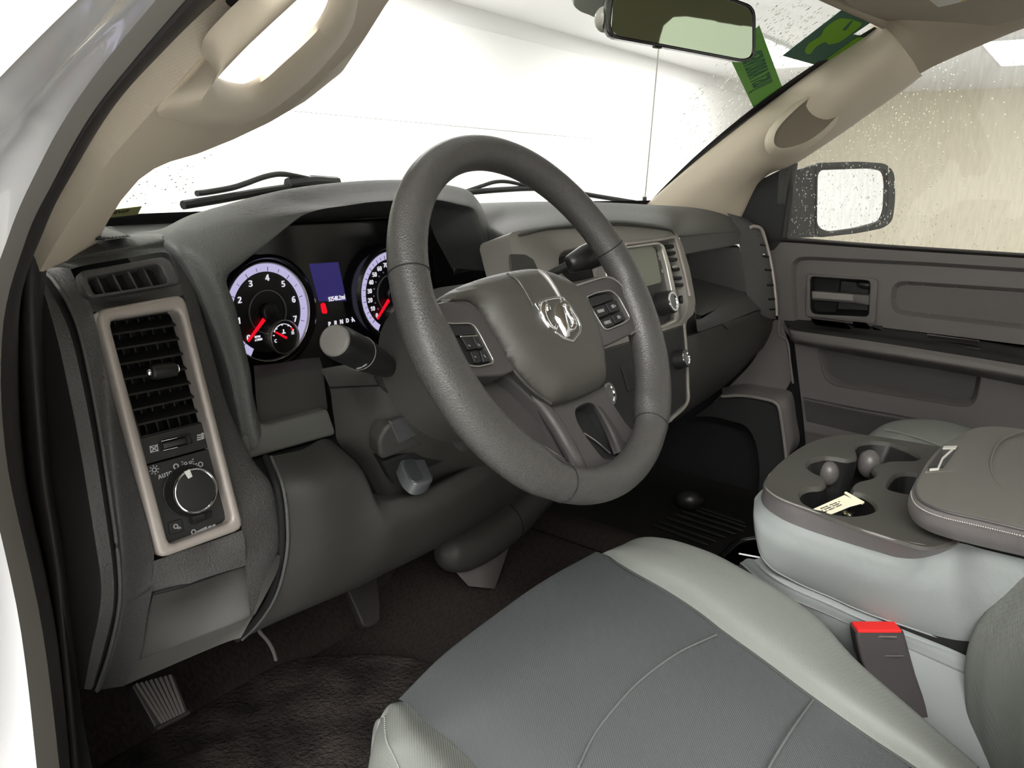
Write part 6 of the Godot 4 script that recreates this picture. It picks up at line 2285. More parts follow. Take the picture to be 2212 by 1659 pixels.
# ---------------------------------------------------------------- passenger door
func passenger_door():
	var t = thing("passenger_door", "closed passenger door panel in dark grey plastic with a wet window", "car door", Vector3(0.8, 0.2, 0.2))
	var T := Transform3D(Basis(Vector3(0, 0, 1), Vector3.UP, Vector3(-1, 0, 0)), Vector3(0.775, 0, 0))
	var outer := lin2(ccw(rnd(on(T, [1655, 532, 1692, 523, 1900, 538, 2230, 558, 2460, 575, 2460, 1010, 1800, 1000, 1742, 972, 1735, 900, 1716, 740, 1684, 700, 1669, 640]), 0.004)), 260)
	var h1 := lin2(ccw(rnd(on(T, [1712, 700, 1706, 590, 1709, 568, 1722, 556, 1745, 554, 2000, 566, 2240, 581, 2400, 592, 2400, 800]), 0.012)), 260)
	var h2 := lin2(ccw(rnd(on(T, [1762, 740, 1786, 829, 2106, 882, 2126, 790]), 0.03, 8)), 180)
	var m := Mb.new()
	m.sheet(T, outer, [h1, h2], func(p: Vector2) -> float: return 0.0, 0.03)
	m.loft([up3(T, outer, 0.0), up3(T, outer, -0.08)])
	put(m, "door_panel", M.door, t, 30)
	# upper recess with its pull handle and pad
	var wall := 0.012
	m = Mb.new()
	m.loft([up3(T, h1, 0.0), up3(T, inset(h1, 0.003), -0.003), up3(T, inset(h1, 0.009), -0.014)])
	var f1 := inset(h1, 0.009)
	var hb := lin2(ccw(rnd(on(T, [1751, 597, 1881, 606, 1877, 684, 1757, 678, 1751, 668], -0.014), 0.008)), 60)
	var hp := lin2(ccw(rnd(on(T, [1922, 678, 1926, 605, 2240, 625, 2380, 634, 2380, 730, 2212, 712], -0.014), 0.03, 8)), 220)
	m.sheet(T, f1, [hb, hp], func(p: Vector2) -> float: return -0.014, 0.012)
	put(m, "upper_recess", M.door, t, 60)
	m = Mb.new()
	m.loft([up3(T, hp, -0.014), up3(T, inset(hp, 0.003), -0.016), up3(T, inset(hp, 0.009), -0.024)], true)
	m.cap(T, inset(hp, 0.009), -0.024)
	put(m, "door_pad", grained(Color8(98, 95, 92), 0.6, "weave", 40.0, 0.2), t, 60)
	m = Mb.new()
	m.loft([up3(T, hb, -0.014), up3(T, inset(hb, 0.004), -0.03), up3(T, inset(hb, 0.01), -0.045)], true, false, true)
	put(m, "handle_cup", M.black, t, 60)
	m = Mb.new()
	m.ring(T, lin2(ccw(rnd(on(T, [1743, 591, 1898, 601, 1892, 701, 1740, 684], -0.014), 0.008)), 80), hb, -0.016, -0.008, 0.003, 100)
	put(m, "handle_bezel", M.door, t, 60)
	m = Mb.new()
	var lev := rnd(on(T, [1752, 628, 1844, 636, 1880, 638, 1877, 661, 1844, 655, 1752, 648], -0.012), 0.003)
	m.slab(T, lev, -0.035, -0.012, 0.004)
	var lv = put(m, "door_handle", flat(Color8(100, 98, 96), 0.4), t, 60)
	m = Mb.new()
	m.slab(T, rnd(on(T, [1754, 629, 1843, 636, 1843, 651, 1754, 644], -0.01), 0.002), -0.013, -0.009, 0.002)
	put(m, "handle_grip", flat(Color8(135, 131, 127), 0.4), lv, 60)
	m = Mb.new()
	m.ball(T * Vector3(on(T, [1862, 618])[0].x, on(T, [1862, 618])[0].y, -0.034), Vector3(0.02, 0.01, 0.012), T.basis)
	put(m, "lock_knob", M.black, t)
	# armrest
	var p0 := X3([1690, 686, 0.795, 1760, 692, 0.795, 1900, 706, 0.795, 2060, 726, 0.795, 2230, 751, 0.795, 2420, 781, 0.795])
	var p1 := X3([1697, 700, 0.75, 1740, 706, 0.735, 1890, 722, 0.728, 2050, 744, 0.728, 2220, 771, 0.728, 2410, 803, 0.728])
	var p2 := X3([1702, 708, 0.74, 1722, 715, 0.715, 1880, 737, 0.705, 2040, 762, 0.705, 2212, 790, 0.705, 2400, 824, 0.705])
	var p3 := X3([1704, 716, 0.738, 1724, 726, 0.708, 1880, 750, 0.698, 2040, 776, 0.698, 2212, 805, 0.698, 2400, 840, 0.698])
	var p4 := X3([1706, 728, 0.74, 1730, 740, 0.715, 1882, 764, 0.705, 2042, 790, 0.705, 2214, 820, 0.705, 2402, 858, 0.705])
	var p5 := X3([1706, 738, 0.776, 1745, 748, 0.776, 1895, 776, 0.776, 2055, 803, 0.776, 2225, 836, 0.776, 2415, 874, 0.776])
	m = Mb.new()
	m.patch([p0, p1, p2], 10, 50)
	put(m, "armrest_top", M.black, t, 60)
	m = Mb.new()
	m.patch([p2, p3, p4, p5], 18, 50)
	put(m, "armrest_front", M.door, t, 60)
	m = Mb.new()
	m.loft([moved(X(0.74, [1752, 692, 1824, 701, 1836, 712, 1762, 703]), Vector3(0, 0.001, 0)), moved(X(0.74, [1752, 692, 1824, 701, 1836, 712, 1762, 703]), Vector3(0, 0.004, 0))], true, true, true)
	put(m, "switch_blank", flat(Color8(52, 51, 50), 0.5), t, 30)
	m = Mb.new()
	var sw := X(0.738, [1842, 700, 1870, 703, 1878, 711, 1846, 708])
	m.loft([sw, moved(sw, Vector3(0, 0.006, 0))], true, true, true)
	put(m, "window_switch", M.gloss_black, t, 30)
	m = Mb.new()
	sw = X(0.738, [1885, 706, 1905, 708, 1908, 714, 1887, 712])
	m.loft([sw, moved(sw, Vector3(0, 0.004, 0))], true, true, true)
	put(m, "lock_switch", M.gloss_black, t, 30)
	m = Mb.new()
	m.tube(X3([2003, 723, 0.765, 2115, 737, 0.765]), 0.0016, 6)
	put(m, "pull_edge", M.door, t)
	m = Mb.new()
	m.tube(X3([1984, 737, 0.728, 2116, 755, 0.728]), 0.0014, 6)
	put(m, "pull_edge", M.door, t)
	m = Mb.new()
	m.loft([moved(X3([2003, 726, 0.762, 2112, 739, 0.762, 2112, 747, 0.742, 2003, 734, 0.742]), Vector3(0, 0.0015, 0)), moved(X3([2003, 726, 0.762, 2112, 739, 0.762, 2112, 747, 0.742, 2003, 734, 0.742]), Vector3(0, 0.0025, 0))], true, false, true)
	put(m, "pull_slot", M.button, t)
	# lower pocket
	m = Mb.new()
	m.loft([up3(T, inset(h2, -0.001), 0.002), up3(T, h2, 0.003), up3(T, inset(h2, 0.003), 0.0), up3(T, inset(h2, 0.01), -0.02)], true)
	put(m, "pocket_rim", M.door, t, 60)
	m = Mb.new()
	m.cap(T, inset(h2, 0.01), -0.02)
	put(m, "pocket_back", M.door_low, t)
	# lower bulge line and speaker panel
	m = Mb.new()
	m.patch([X3([1734, 857, 0.773, 1850, 880, 0.773, 1980, 903, 0.773, 2120, 930, 0.773]), X3([1736, 862, 0.764, 1850, 886, 0.764, 1980, 910, 0.764, 2120, 938, 0.764]), X3([1738, 878, 0.768, 1850, 902, 0.768, 1980, 928, 0.768, 2120, 955, 0.768]), X3([1742, 910, 0.774, 1850, 935, 0.774, 1980, 960, 0.774, 2120, 985, 0.774])], 14, 30)
	put(m, "lower_rail", M.door_low, t, 60)
	# window seal, sail panel, glass
	m = Mb.new()
	m.patch([X3([1655, 534, 0.776, 1692, 524, 0.776, 1900, 539, 0.776, 2230, 560, 0.776, 2460, 578, 0.776]), X3([1655, 528, 0.77, 1692, 517, 0.77, 1900, 532, 0.77, 2230, 553, 0.77, 2460, 570, 0.77]), X3([1655, 524, 0.782, 1692, 512, 0.782, 1900, 527, 0.782, 2230, 548, 0.782, 2460, 565, 0.782])], 8, 40)
	put(m, "window_seal", M.rubber, t, 60)
	m = Mb.new()
	m.loft([X(0.772, [1590, 452, 1612, 420, 1650, 385, 1716, 352, 1713, 375, 1694, 514, 1672, 540, 1648, 545, 1630, 512]), X(0.79, [1590, 452, 1612, 420, 1650, 385, 1716, 352, 1713, 375, 1694, 514, 1672, 540, 1648, 545, 1630, 512])], true, true, true)
	put(m, "sail_panel", M.black, t, 30)
	m = Mb.new()
	m.tube(spl(X(0.772, [1716, 352, 1712, 380, 1703, 445, 1693, 514]), 20), 0.008, 8)
	put(m, "front_seal", M.rubber, t, 60)
	m = Mb.new()
	var gl := []
	for k in 6:
		var f := k / 5.0
		gl.append(PackedVector3Array([Vector3(0.785 - 0.06 * f, 0.69 + 0.42 * f, -0.17), Vector3(0.785 - 0.06 * f, 0.69 + 0.42 * f, 0.3), Vector3(0.785 - 0.06 * f, 0.69 + 0.42 * f, 0.95)]))
	m.loft(gl, false)
	put(m, "window_pane", M.glass, t, 80)
	# thin film of water running down the glass
	var film := flat(Color(1, 1, 1, 1), 0.4)
	film.transparency = BaseMaterial3D.TRANSPARENCY_ALPHA
	film.albedo_texture = mottled(Color(0.75, 0.73, 0.68, 0.0), Color(0.62, 0.6, 0.56, 0.15), 0.02, 5)
	film.uv1_triplanar = true
	film.uv1_scale = Vector3(1.0, 3.5, 18.0)
	var fl := []
	for r in gl:
		fl.append(moved(r, Vector3(0.0012, 0, 0)))
	m = Mb.new()
	m.loft(fl, false)
	put(m, "water_film", film, t, 80)
	# rain on the side window
	var rng := RandomNumberGenerator.new()
	rng.seed = 21
	var drop := Mb.new()
	drop.ball(Vector3.ZERO, Vector3(1, 1, 0.5), Basis(), 8, 6)
	var wet := flat(Color(0.88, 0.88, 0.84, 0.0), 0.02)
	wet.refraction_enabled = true
	wet.refraction_scale = 0.033
	var where: Array[Transform3D] = []
	var up := Vector3(-0.06, 0.42, 0).normalized()
	for k in 1900:
		var z := rng.randf_range(-0.16, 0.6)
		var f := rng.randf()
		if k > 700:
			z = rng.randf_range(-0.16, 0.16)
		if k > 1900:
			z = rng.randf_range(-0.16, 0.0)
			f = rng.randf_range(0.0, 0.5)
		var r := rng.randf_range(0.0004, 0.0011)
		where.append(Transform3D(Basis(Vector3(0, 0, r), up * r * rng.randf_range(0.8, 3.0), Vector3(r, 0, 0)), Vector3(0.7856 - 0.06 * f, 0.69 + 0.42 * f, z)))
	scatter("rain_drops", drop, wet, where, t)
	door_mirror(t)

func door_mirror(t):
	# passenger door mirror beyond the wet window
	var c := hit(1843, 430, Vector3(1.1, 0, 0), Vector3.RIGHT)
	var T := axes(c, Vector3(-0.62, 0.05, 0.78))
	var out := rnd(on(T, [1758, 352, 1850, 349, 1911, 353, 1929, 372, 1931, 431, 1925, 478, 1905, 493, 1850, 504, 1758, 514]), 0.02)
	var face := rnd(on(T, [1764, 367, 1877, 363, 1909, 369, 1914, 392, 1912, 453, 1902, 478, 1850, 492, 1789, 501, 1762, 490]), 0.02)
	var m := Mb.new()
	m.ring(T, out, face, -0.01, 0.008, 0.004, 96)
	var oo := lin2(ccw(out), 60)
	m.loft([up3(T, oo, -0.01), up3(T, inset(oo, 0.004), -0.05), up3(T, inset(oo, 0.03), -0.09), up3(T, inset(oo, 0.06), -0.1)], true, false, true)
	var sm = put(m, "side_mirror", M.black, t)
	m = Mb.new()
	m.slab(T, face, -0.006, -0.002, 0.001)
	put(m, "mirror_glass", flat(Color8(235, 235, 235), 0.03, 1.0), sm)
	m = Mb.new()
	m.loft([up3(T, rnd(on(T, [1700, 372, 1762, 356, 1762, 512, 1690, 515]), 0.01), 0.004), up3(T, rnd(on(T, [1690, 380, 1762, 362, 1762, 508, 1680, 515]), 0.01), -0.06)], true, true, true)
	put(m, "mirror_arm", M.black, sm)

# ---------------------------------------------------------------- seats
func seats():
	var t = thing("driver_seat", "grey cloth driver seat with light side bolsters and a darker center panel", "seat", Vector3(-0.4, 0.1, 0.2))
	var m := Mb.new()
	# centre panel of the cushion, from over the front edge back
	var r0 := Y3([872, 1516, 0.34, 967, 1422, 0.352, 1075, 1338, 0.356, 1190, 1258, 0.356, 1302, 1197, 0.35])
	var r1 := Y3([923, 1564, 0.347, 1040, 1484, 0.357, 1170, 1396, 0.361, 1305, 1325, 0.361, 1436, 1277, 0.351])
	var r2 := Y3([982, 1608, 0.342, 1115, 1555, 0.35, 1260, 1476, 0.353, 1415, 1405, 0.352, 1564, 1368, 0.341])
	var r3 := Y3([1060, 1690, 0.332, 1220, 1660, 0.337, 1390, 1585, 0.339, 1575, 1530, 0.337, 1754, 1508, 0.326])
	var r4 := Y3([1180, 1820, 0.315, 1370, 1790, 0.32, 1570, 1710, 0.322, 1740, 1640, 0.32, 1877, 1595, 0.31])
	var r5 := Y3([1300, 1950, 0.3, 1520, 1900, 0.305, 1720, 1800, 0.305, 1880, 1710, 0.302, 1970, 1655, 0.296])
	var rf := PackedVector3Array()
	var rg := PackedVector3Array()
	for p in r0:
		rf.append(p + Vector3(0, -0.05, -0.025))
		rg.append(p + Vector3(0, -0.2, 0.0))
	m.patch([rg, rf, mid(rf, r0, 0.75, Vector3(0, 0.004, -0.006)), r0, r1, r2, r3, r4, r5], 70, 60)
	put(m, "cushion_insert", M.seat_dark, t, 80)
	# stitched pull seams across the insert
	for s in [[[1548, 1371, 0.345, 1465, 1410, 0.35, 1382, 1471, 0.35, 1321, 1537, 0.346, 1282, 1590, 0.343, 1250, 1656, 0.34]], [[1756, 1512, 0.327, 1712, 1574, 0.333, 1671, 1640, 0.33, 1640, 1700, 0.326]]]:
		m = Mb.new()
		var q := spl(Y3(s[0]), 40)
		for i in q.size():
			q[i].y = q[i].y + 0.0
		m.tube(q, 0.0013, 8)
		put(m, "seat_seam", flat(Color8(96, 99, 98), 0.95), t, 60)
	# right bolster
	var b0 := Y3([1302, 1198, 0.349, 1358, 1233, 0.354, 1436, 1277, 0.351, 1506, 1323, 0.347, 1564, 1368, 0.341, 1650, 1430, 0.335, 1754, 1508, 0.326, 1877, 1595, 0.31, 1975, 1660, 0.296, 2060, 1730, 0.285])
	var b1 := Y3([1318, 1188, 0.36, 1385, 1208, 0.37, 1470, 1248, 0.37, 1540, 1290, 0.366, 1600, 1332, 0.36, 1690, 1395, 0.352, 1795, 1478, 0.342, 1915, 1565, 0.326, 2005, 1628, 0.312, 2085, 1695, 0.3])
	var b2 := Y3([1345, 1177, 0.362, 1420, 1184, 0.375, 1510, 1217, 0.375, 1585, 1252, 0.37, 1655, 1292, 0.362, 1740, 1355, 0.352, 1830, 1438, 0.338, 1950, 1535, 0.32, 2030, 1600, 0.304, 2105, 1665, 0.29])
	var b3 := Y3([1375, 1169, 0.352, 1440, 1165, 0.366, 1535, 1194, 0.366, 1615, 1236, 0.36, 1690, 1280, 0.352, 1770, 1338, 0.34, 1850, 1428, 0.325, 1965, 1530, 0.305, 2045, 1600, 0.288, 2115, 1660, 0.272])
	var b4 := moved(b3, Vector3(0.012, -0.05, 0.0))
	var b5 := moved(b3, Vector3(0.008, -0.14, 0.0))
	var front := PackedVector3Array()
	m = Mb.new()
	var full := []
	for r in [b0, b1, b2, b3, b4, b5]:
		var q := PackedVector3Array([r[0] + Vector3(0, -0.16, 0.01), r[0] + Vector3(0.0, -0.04, -0.018)])
		q.append_array(r)
		full.append(q)
	m.patch(full, 40, 90)
	put(m, "bolster", M.seat_light, t, 80)
	m = Mb.new()
	m.tube(spl(moved(b0, Vector3(0, 0.0005, 0)), 60), 0.0016, 6)
	put(m, "bolster_seam", flat(Color8(70, 72, 70), 0.95), t)
	# left bolster
	var c0 := Y3([872, 1516, 0.339, 923, 1564, 0.346, 982, 1608, 0.341, 1060, 1690, 0.331, 1180, 1820, 0.314])
	var c1 := Y3([850, 1523, 0.345, 880, 1572, 0.362, 930, 1630, 0.364, 995, 1715, 0.36, 1110, 1850, 0.35])
	var c2 := Y3([832, 1549, 0.335, 836, 1598, 0.352, 855, 1640, 0.356, 900, 1735, 0.356, 1020, 1880, 0.35])
	var c3 := Y3([820, 1566, 0.31, 806, 1604, 0.32, 800, 1660, 0.325, 815, 1760, 0.33, 930, 1920, 0.33])
	var c4 := moved(c3, Vector3(-0.006, -0.06, 0.0))
	var c5 := moved(c3, Vector3(0.0, -0.18, 0.0))
	full = []
	for r in [c0, c1, c2, c3, c4, c5]:
		var q := PackedVector3Array([r[0] + Vector3(0.01, -0.16, 0.0), r[0] + Vector3(0.003, -0.03, -0.014)])
		q.append_array(r)
		full.append(q)
	m = Mb.new()
	m.patch(full, 40, 50)
	put(m, "bolster", M.seat_light, t, 80)
	for dx in [0.0, 0.005]:
		var q := spl(moved(c2, Vector3(-0.001 + dx, 0.001, 0)), 46)
		m = Mb.new()
		for i in 44:
			m.tube(PackedVector3Array([q[i], q[i].lerp(q[i + 1], 0.6)]), 0.0008, 5)
		var st = put(m, "stitching", flat(Color8(150, 152, 146), 0.9), t)
		st.set_meta("kind", "stuff")
	# base under the cushion
	m = Mb.new()
	box_at(m, Vector3(-0.6, 0.06, 0.07), Vector3(-0.2, 0.24, 0.5), 0.02)
	put(m, "seat_base", M.dark, t)
	# backrest, seen only at its right bolster
	m = Mb.new()
	var k0 := X3([2300, 1140, -0.12, 2212, 1220, -0.12, 2160, 1280, -0.12, 2118, 1335, -0.12, 2096, 1378, -0.12, 2085, 1430, -0.12, 2084, 1490, -0.12, 2090, 1560, -0.12, 2105, 1640, -0.12, 2130, 1720, -0.12])
	var k1 := X3([2330, 1160, -0.15, 2245, 1240, -0.15, 2195, 1300, -0.15, 2155, 1355, -0.15, 2132, 1398, -0.15, 2120, 1445, -0.15, 2117, 1500, -0.15, 2122, 1565, -0.15, 2135, 1640, -0.15, 2155, 1720, -0.15])
	var k2 := X3([2400, 1220, -0.21, 2330, 1290, -0.21, 2285, 1345, -0.21, 2245, 1395, -0.21, 2222, 1435, -0.21, 2208, 1480, -0.21, 2200, 1530, -0.21, 2198, 1585, -0.21, 2200, 1645, -0.21, 2210, 1720, -0.21])
	var k3 := moved(k2, Vector3(-0.12, 0.0, 0.04))
	m.patch([moved(k0, Vector3(0.006, 0, 0.12)), moved(k0, Vector3(0.008, 0.0, 0.02)), k0, k1, k2, k3, moved(k3, Vector3(-0.25, 0, 0.0))], 50, 60)
	put(m, "backrest", M.seat_light, t, 80)
	# passenger seat beyond the console
	t = thing("passenger_seat", "grey cloth passenger seat cushion beyond the center console", "seat", Vector3(0.5, 0.1, 0.35))
	m = Mb.new()
	var s0 := Y3([1868, 948, 0.36, 1885, 932, 0.375, 1915, 915, 0.38, 1960, 906, 0.38, 2020, 908, 0.375, 2070, 920, 0.365, 2130, 938, 0.35])
	var s1 := Y3([1880, 952, 0.375, 1915, 938, 0.392, 1960, 930, 0.395, 2010, 926, 0.395, 2060, 930, 0.39, 2110, 938, 0.38, 2160, 950, 0.365])
	var s2 := Y3([1950, 972, 0.375, 1990, 965, 0.39, 2030, 960, 0.392, 2080, 955, 0.392, 2130, 955, 0.388, 2180, 958, 0.38, 2220, 965, 0.37])
	m.patch([moved(s0, Vector3(0.03, -0.22, -0.0)), moved(s0, Vector3(0.015, -0.06, -0.02)), s0, s1, s2, moved(s2, Vector3(-0.05, -0.02, 0.3))], 30, 40)
	put(m, "cushion", M.seat_light, t, 80)
	m = Mb.new()
	m.tube(spl(Y3([1912, 928, 0.395, 1945, 935, 0.397, 1990, 948, 0.396, 2034, 964, 0.394]), 20), 0.0016, 6)
	put(m, "seat_seam", flat(Color8(130, 132, 128), 0.95), t)

# ---------------------------------------------------------------- console between the seats
func console():
	var t = thing("center_console", "grey cloth center console with cup holders and a padded armrest lid", "console", Vector3(0, 0.2, 0.3))
	var T := Transform3D(Basis(Vector3.RIGHT, Vector3.FORWARD, Vector3.UP), Vector3(0, 0.465, 0.25))
	var top := ccw(lin2(spl2(on(T, [2012, 1181, 1940, 1166, 1866, 1143, 1806, 1121, 1751, 1099, 1694, 1078, 1664, 1060, 1654, 1044, 1667, 1020, 1695, 992, 1738, 962, 1781, 946, 1831, 939, 1880, 941, 1937, 949, 1985, 957, 2035, 967, 2110, 990, 2140, 1060, 2080, 1150]), 160), 160))
	var h1 := lin2(ccw(rnd(on(T, [1736, 1003, 1746, 991, 1780, 983, 1809, 986, 1826, 990, 1846, 986, 1846, 977, 1840, 966, 1851, 954, 1880, 950, 1923, 954, 1966, 969, 1991, 983, 1993, 991, 1980, 996, 1923, 997, 1886, 1009, 1897, 1020, 1896, 1030, 1883, 1036, 1860, 1040, 1846, 1049, 1846, 1061, 1866, 1064, 1889, 1077, 1901, 1091, 1898, 1104, 1880, 1112, 1846, 1117, 1809, 1114, 1763, 1103, 1729, 1086, 1720, 1069, 1726, 1057, 1746, 1050, 1769, 1050, 1780, 1041, 1777, 1031, 1757, 1023, 1742, 1014]), 0.006)), 150)
	var h2 := lin2(ccw(rnd(on(T, [1910, 1049, 1917, 1034, 1931, 1021, 1949, 1017, 1989, 1020, 1990, 1040, 1975, 1064, 1963, 1069, 1934, 1063, 1914, 1057]), 0.006)), 60)
	var m := Mb.new()
	m.sheet(T, top, [h1, h2], func(p: Vector2) -> float: return 0.0, 0.012)
	m.loft([up3(T, top, 0.0), up3(T, inset(top, -0.003), -0.003)])
	m.loft([up3(T, h1, 0.0), up3(T, inset(h1, 0.002), -0.001), up3(T, inset(h1, 0.004), -0.006)])
	m.loft([up3(T, h2, 0.0), up3(T, inset(h2, 0.002), -0.001), up3(T, inset(h2, 0.004), -0.006)])
	put(m, "tray", M.console_tray, t, 50)
	m = Mb.new()
	m.loft([up3(T, inset(h1, 0.004), -0.006), up3(T, shift2(scaled2(inset(h1, 0.005), 0.8), Vector2(0.018, 0.006)), -0.055)])
	m.sheet(T, shift2(scaled2(inset(h1, 0.005), 0.8), Vector2(0.018, 0.006)), [], func(p: Vector2) -> float: return -0.055, 0.02)
	m.loft([up3(T, inset(h2, 0.004), -0.006), up3(T, inset(h2, 0.01), -0.03)], true, false, true)
	put(m, "cup_well", M.black, t, 50)
	for q in [[1877, 1002, 0.445, 0.016], [1790, 1022, 0.44, 0.014], [1734, 1075, 0.43, 0.012], [1886, 1092, 0.432, 0.013]]:
		m = Mb.new()
		m.ball(Y(q[2], [q[0], q[1]])[0], Vector3(q[3], q[3] * 1.3, q[3]))
		put(m, "cup_gripper", flat(Color8(90, 86, 84), 0.4), t, 80)
	# vinyl band round the tray
	var band := []
	var bo := Y3([2071, 1174, 0.455, 2045, 1189, 0.443, 2014, 1200, 0.434, 1980, 1206, 0.43, 1937, 1203, 0.428, 1894, 1191, 0.428, 1837, 1174, 0.428, 1751, 1146, 0.428, 1694, 1123, 0.428, 1656, 1098, 0.428, 1644, 1078, 0.428, 1648, 1056, 0.43])
	var bt := Y3([2075, 1170, 0.457, 2055, 1176, 0.459, 2030, 1180, 0.462, 2000, 1178, 0.465, 1945, 1168, 0.465, 1900, 1156, 0.465, 1850, 1138, 0.465, 1751, 1100, 0.465, 1694, 1079, 0.465, 1664, 1061, 0.465, 1654, 1045, 0.465, 1664, 1022, 0.465])
	m = Mb.new()
	m.patch([moved(bt, Vector3(0.002, 0.0, 0.0)), mid(bt, bo, 0.08, Vector3(-0.002, 0.0, -0.001)), mid(bt, bo, 0.5, Vector3(-0.002, 0, 0)), bo, moved(bo, Vector3(0.003, -0.003, 0))], 16, 80)
	put(m, "vinyl_band", M.console_vinyl, t, 60)
	# cloth body below
	var d0 := PackedVector3Array()
	for p in bo:
		d0.append(p + Vector3(0.001, 0.0, 0))
	d0.insert(0, Y(0.462, [2130, 1188])[0])
	d0.insert(0, Y(0.462, [2230, 1212])[0])
	var d2 := Y3([2230, 1445, 0.31, 2150, 1420, 0.315, 2083, 1397, 0.32, 2040, 1382, 0.322, 1960, 1354, 0.325, 1905, 1336, 0.327, 1850, 1315, 0.33, 1795, 1290, 0.333, 1740, 1267, 0.338, 1700, 1247, 0.345, 1668, 1228, 0.355, 1645, 1200, 0.37, 1636, 1165, 0.385, 1634, 1110, 0.4])
	var d1 := mid(d0, d2, 0.5, Vector3(-0.012, 0.004, -0.004))
	m = Mb.new()
	m.patch([d0, mid(d0, d1, 0.35, Vector3(-0.003, 0, -0.001)), d1, d2, moved(d2, Vector3(0.02, -0.006, 0.01)), moved(d2, Vector3(0.05, -0.01, 0.02))], 40, 90)
	put(m, "cloth_body", M.console_cloth, t, 80)
	m = Mb.new()
	m.tube(spl(Y3([2071, 1180, 0.45, 2082, 1215, 0.43, 2098, 1250, 0.41, 2130, 1296, 0.38, 2160, 1330, 0.36]), 30), 0.0014, 6)
	put(m, "cloth_seam", flat(Color8(140, 142, 138), 0.95), t)
	m = Mb.new()
	m.tube(spl(d2, 60), 0.0013, 6)
	put(m, "bottom_piping", flat(Color8(135, 138, 136), 0.9), t, 60)
	# back and far side so that nothing is open
	m = Mb.new()
	box_at(m, Vector3(-0.1, 0.3, 0.18), Vector3(0.15, 0.4, 0.75), 0.02)
	put(m, "inner_box", M.dark, t)
	console_lid(t)
	# fold-down centre seat cushion below the console
	var s = thing("middle_seat", "light grey cloth center seat base below the console", "seat", Vector3(0, 0.1, 0.3))
	m = Mb.new()
	var e0 := Y3([1640, 1205, 0.345, 1668, 1236, 0.34, 1712, 1262, 0.335, 1795, 1298, 0.328, 1877, 1336, 0.322, 1960, 1364, 0.318, 2083, 1408, 0.312, 2230, 1458, 0.3])
	var e1 := Y3([1600, 1216, 0.32, 1650, 1258, 0.318, 1712, 1294, 0.315, 1775, 1321, 0.31, 1836, 1348, 0.306, 1910, 1378, 0.302, 1984, 1409, 0.298, 2230, 1520, 0.285])
	var e2 := Y3([1590, 1228, 0.27, 1640, 1280, 0.265, 1700, 1330, 0.255, 1765, 1380, 0.245, 1830, 1430, 0.235, 1900, 1490, 0.225, 1980, 1560, 0.22, 2150, 1680, 0.21])
	m.patch([moved(e0, Vector3(0.05, 0.01, 0)), e0, mid(e0, e1, 0.6, Vector3(-0.003, 0.005, 0)), e1], 16, 50)
	put(m, "cushion_top", M.console_cloth, s, 80)
	m = Mb.new()
	m.patch([e1, mid(e1, e2, 0.4, Vector3(-0.004, 0, 0)), e2, moved(e2, Vector3(0.02, -0.08, 0))], 16, 50)
	put(m, "cushion_side", M.console_cloth, s, 80)
	m = Mb.new()
	m.tube(spl(e1, 50), 0.0012, 6)
	put(m, "cushion_seam", flat(Color8(120, 120, 118), 0.95), s)
	buckle()
	key_tag()

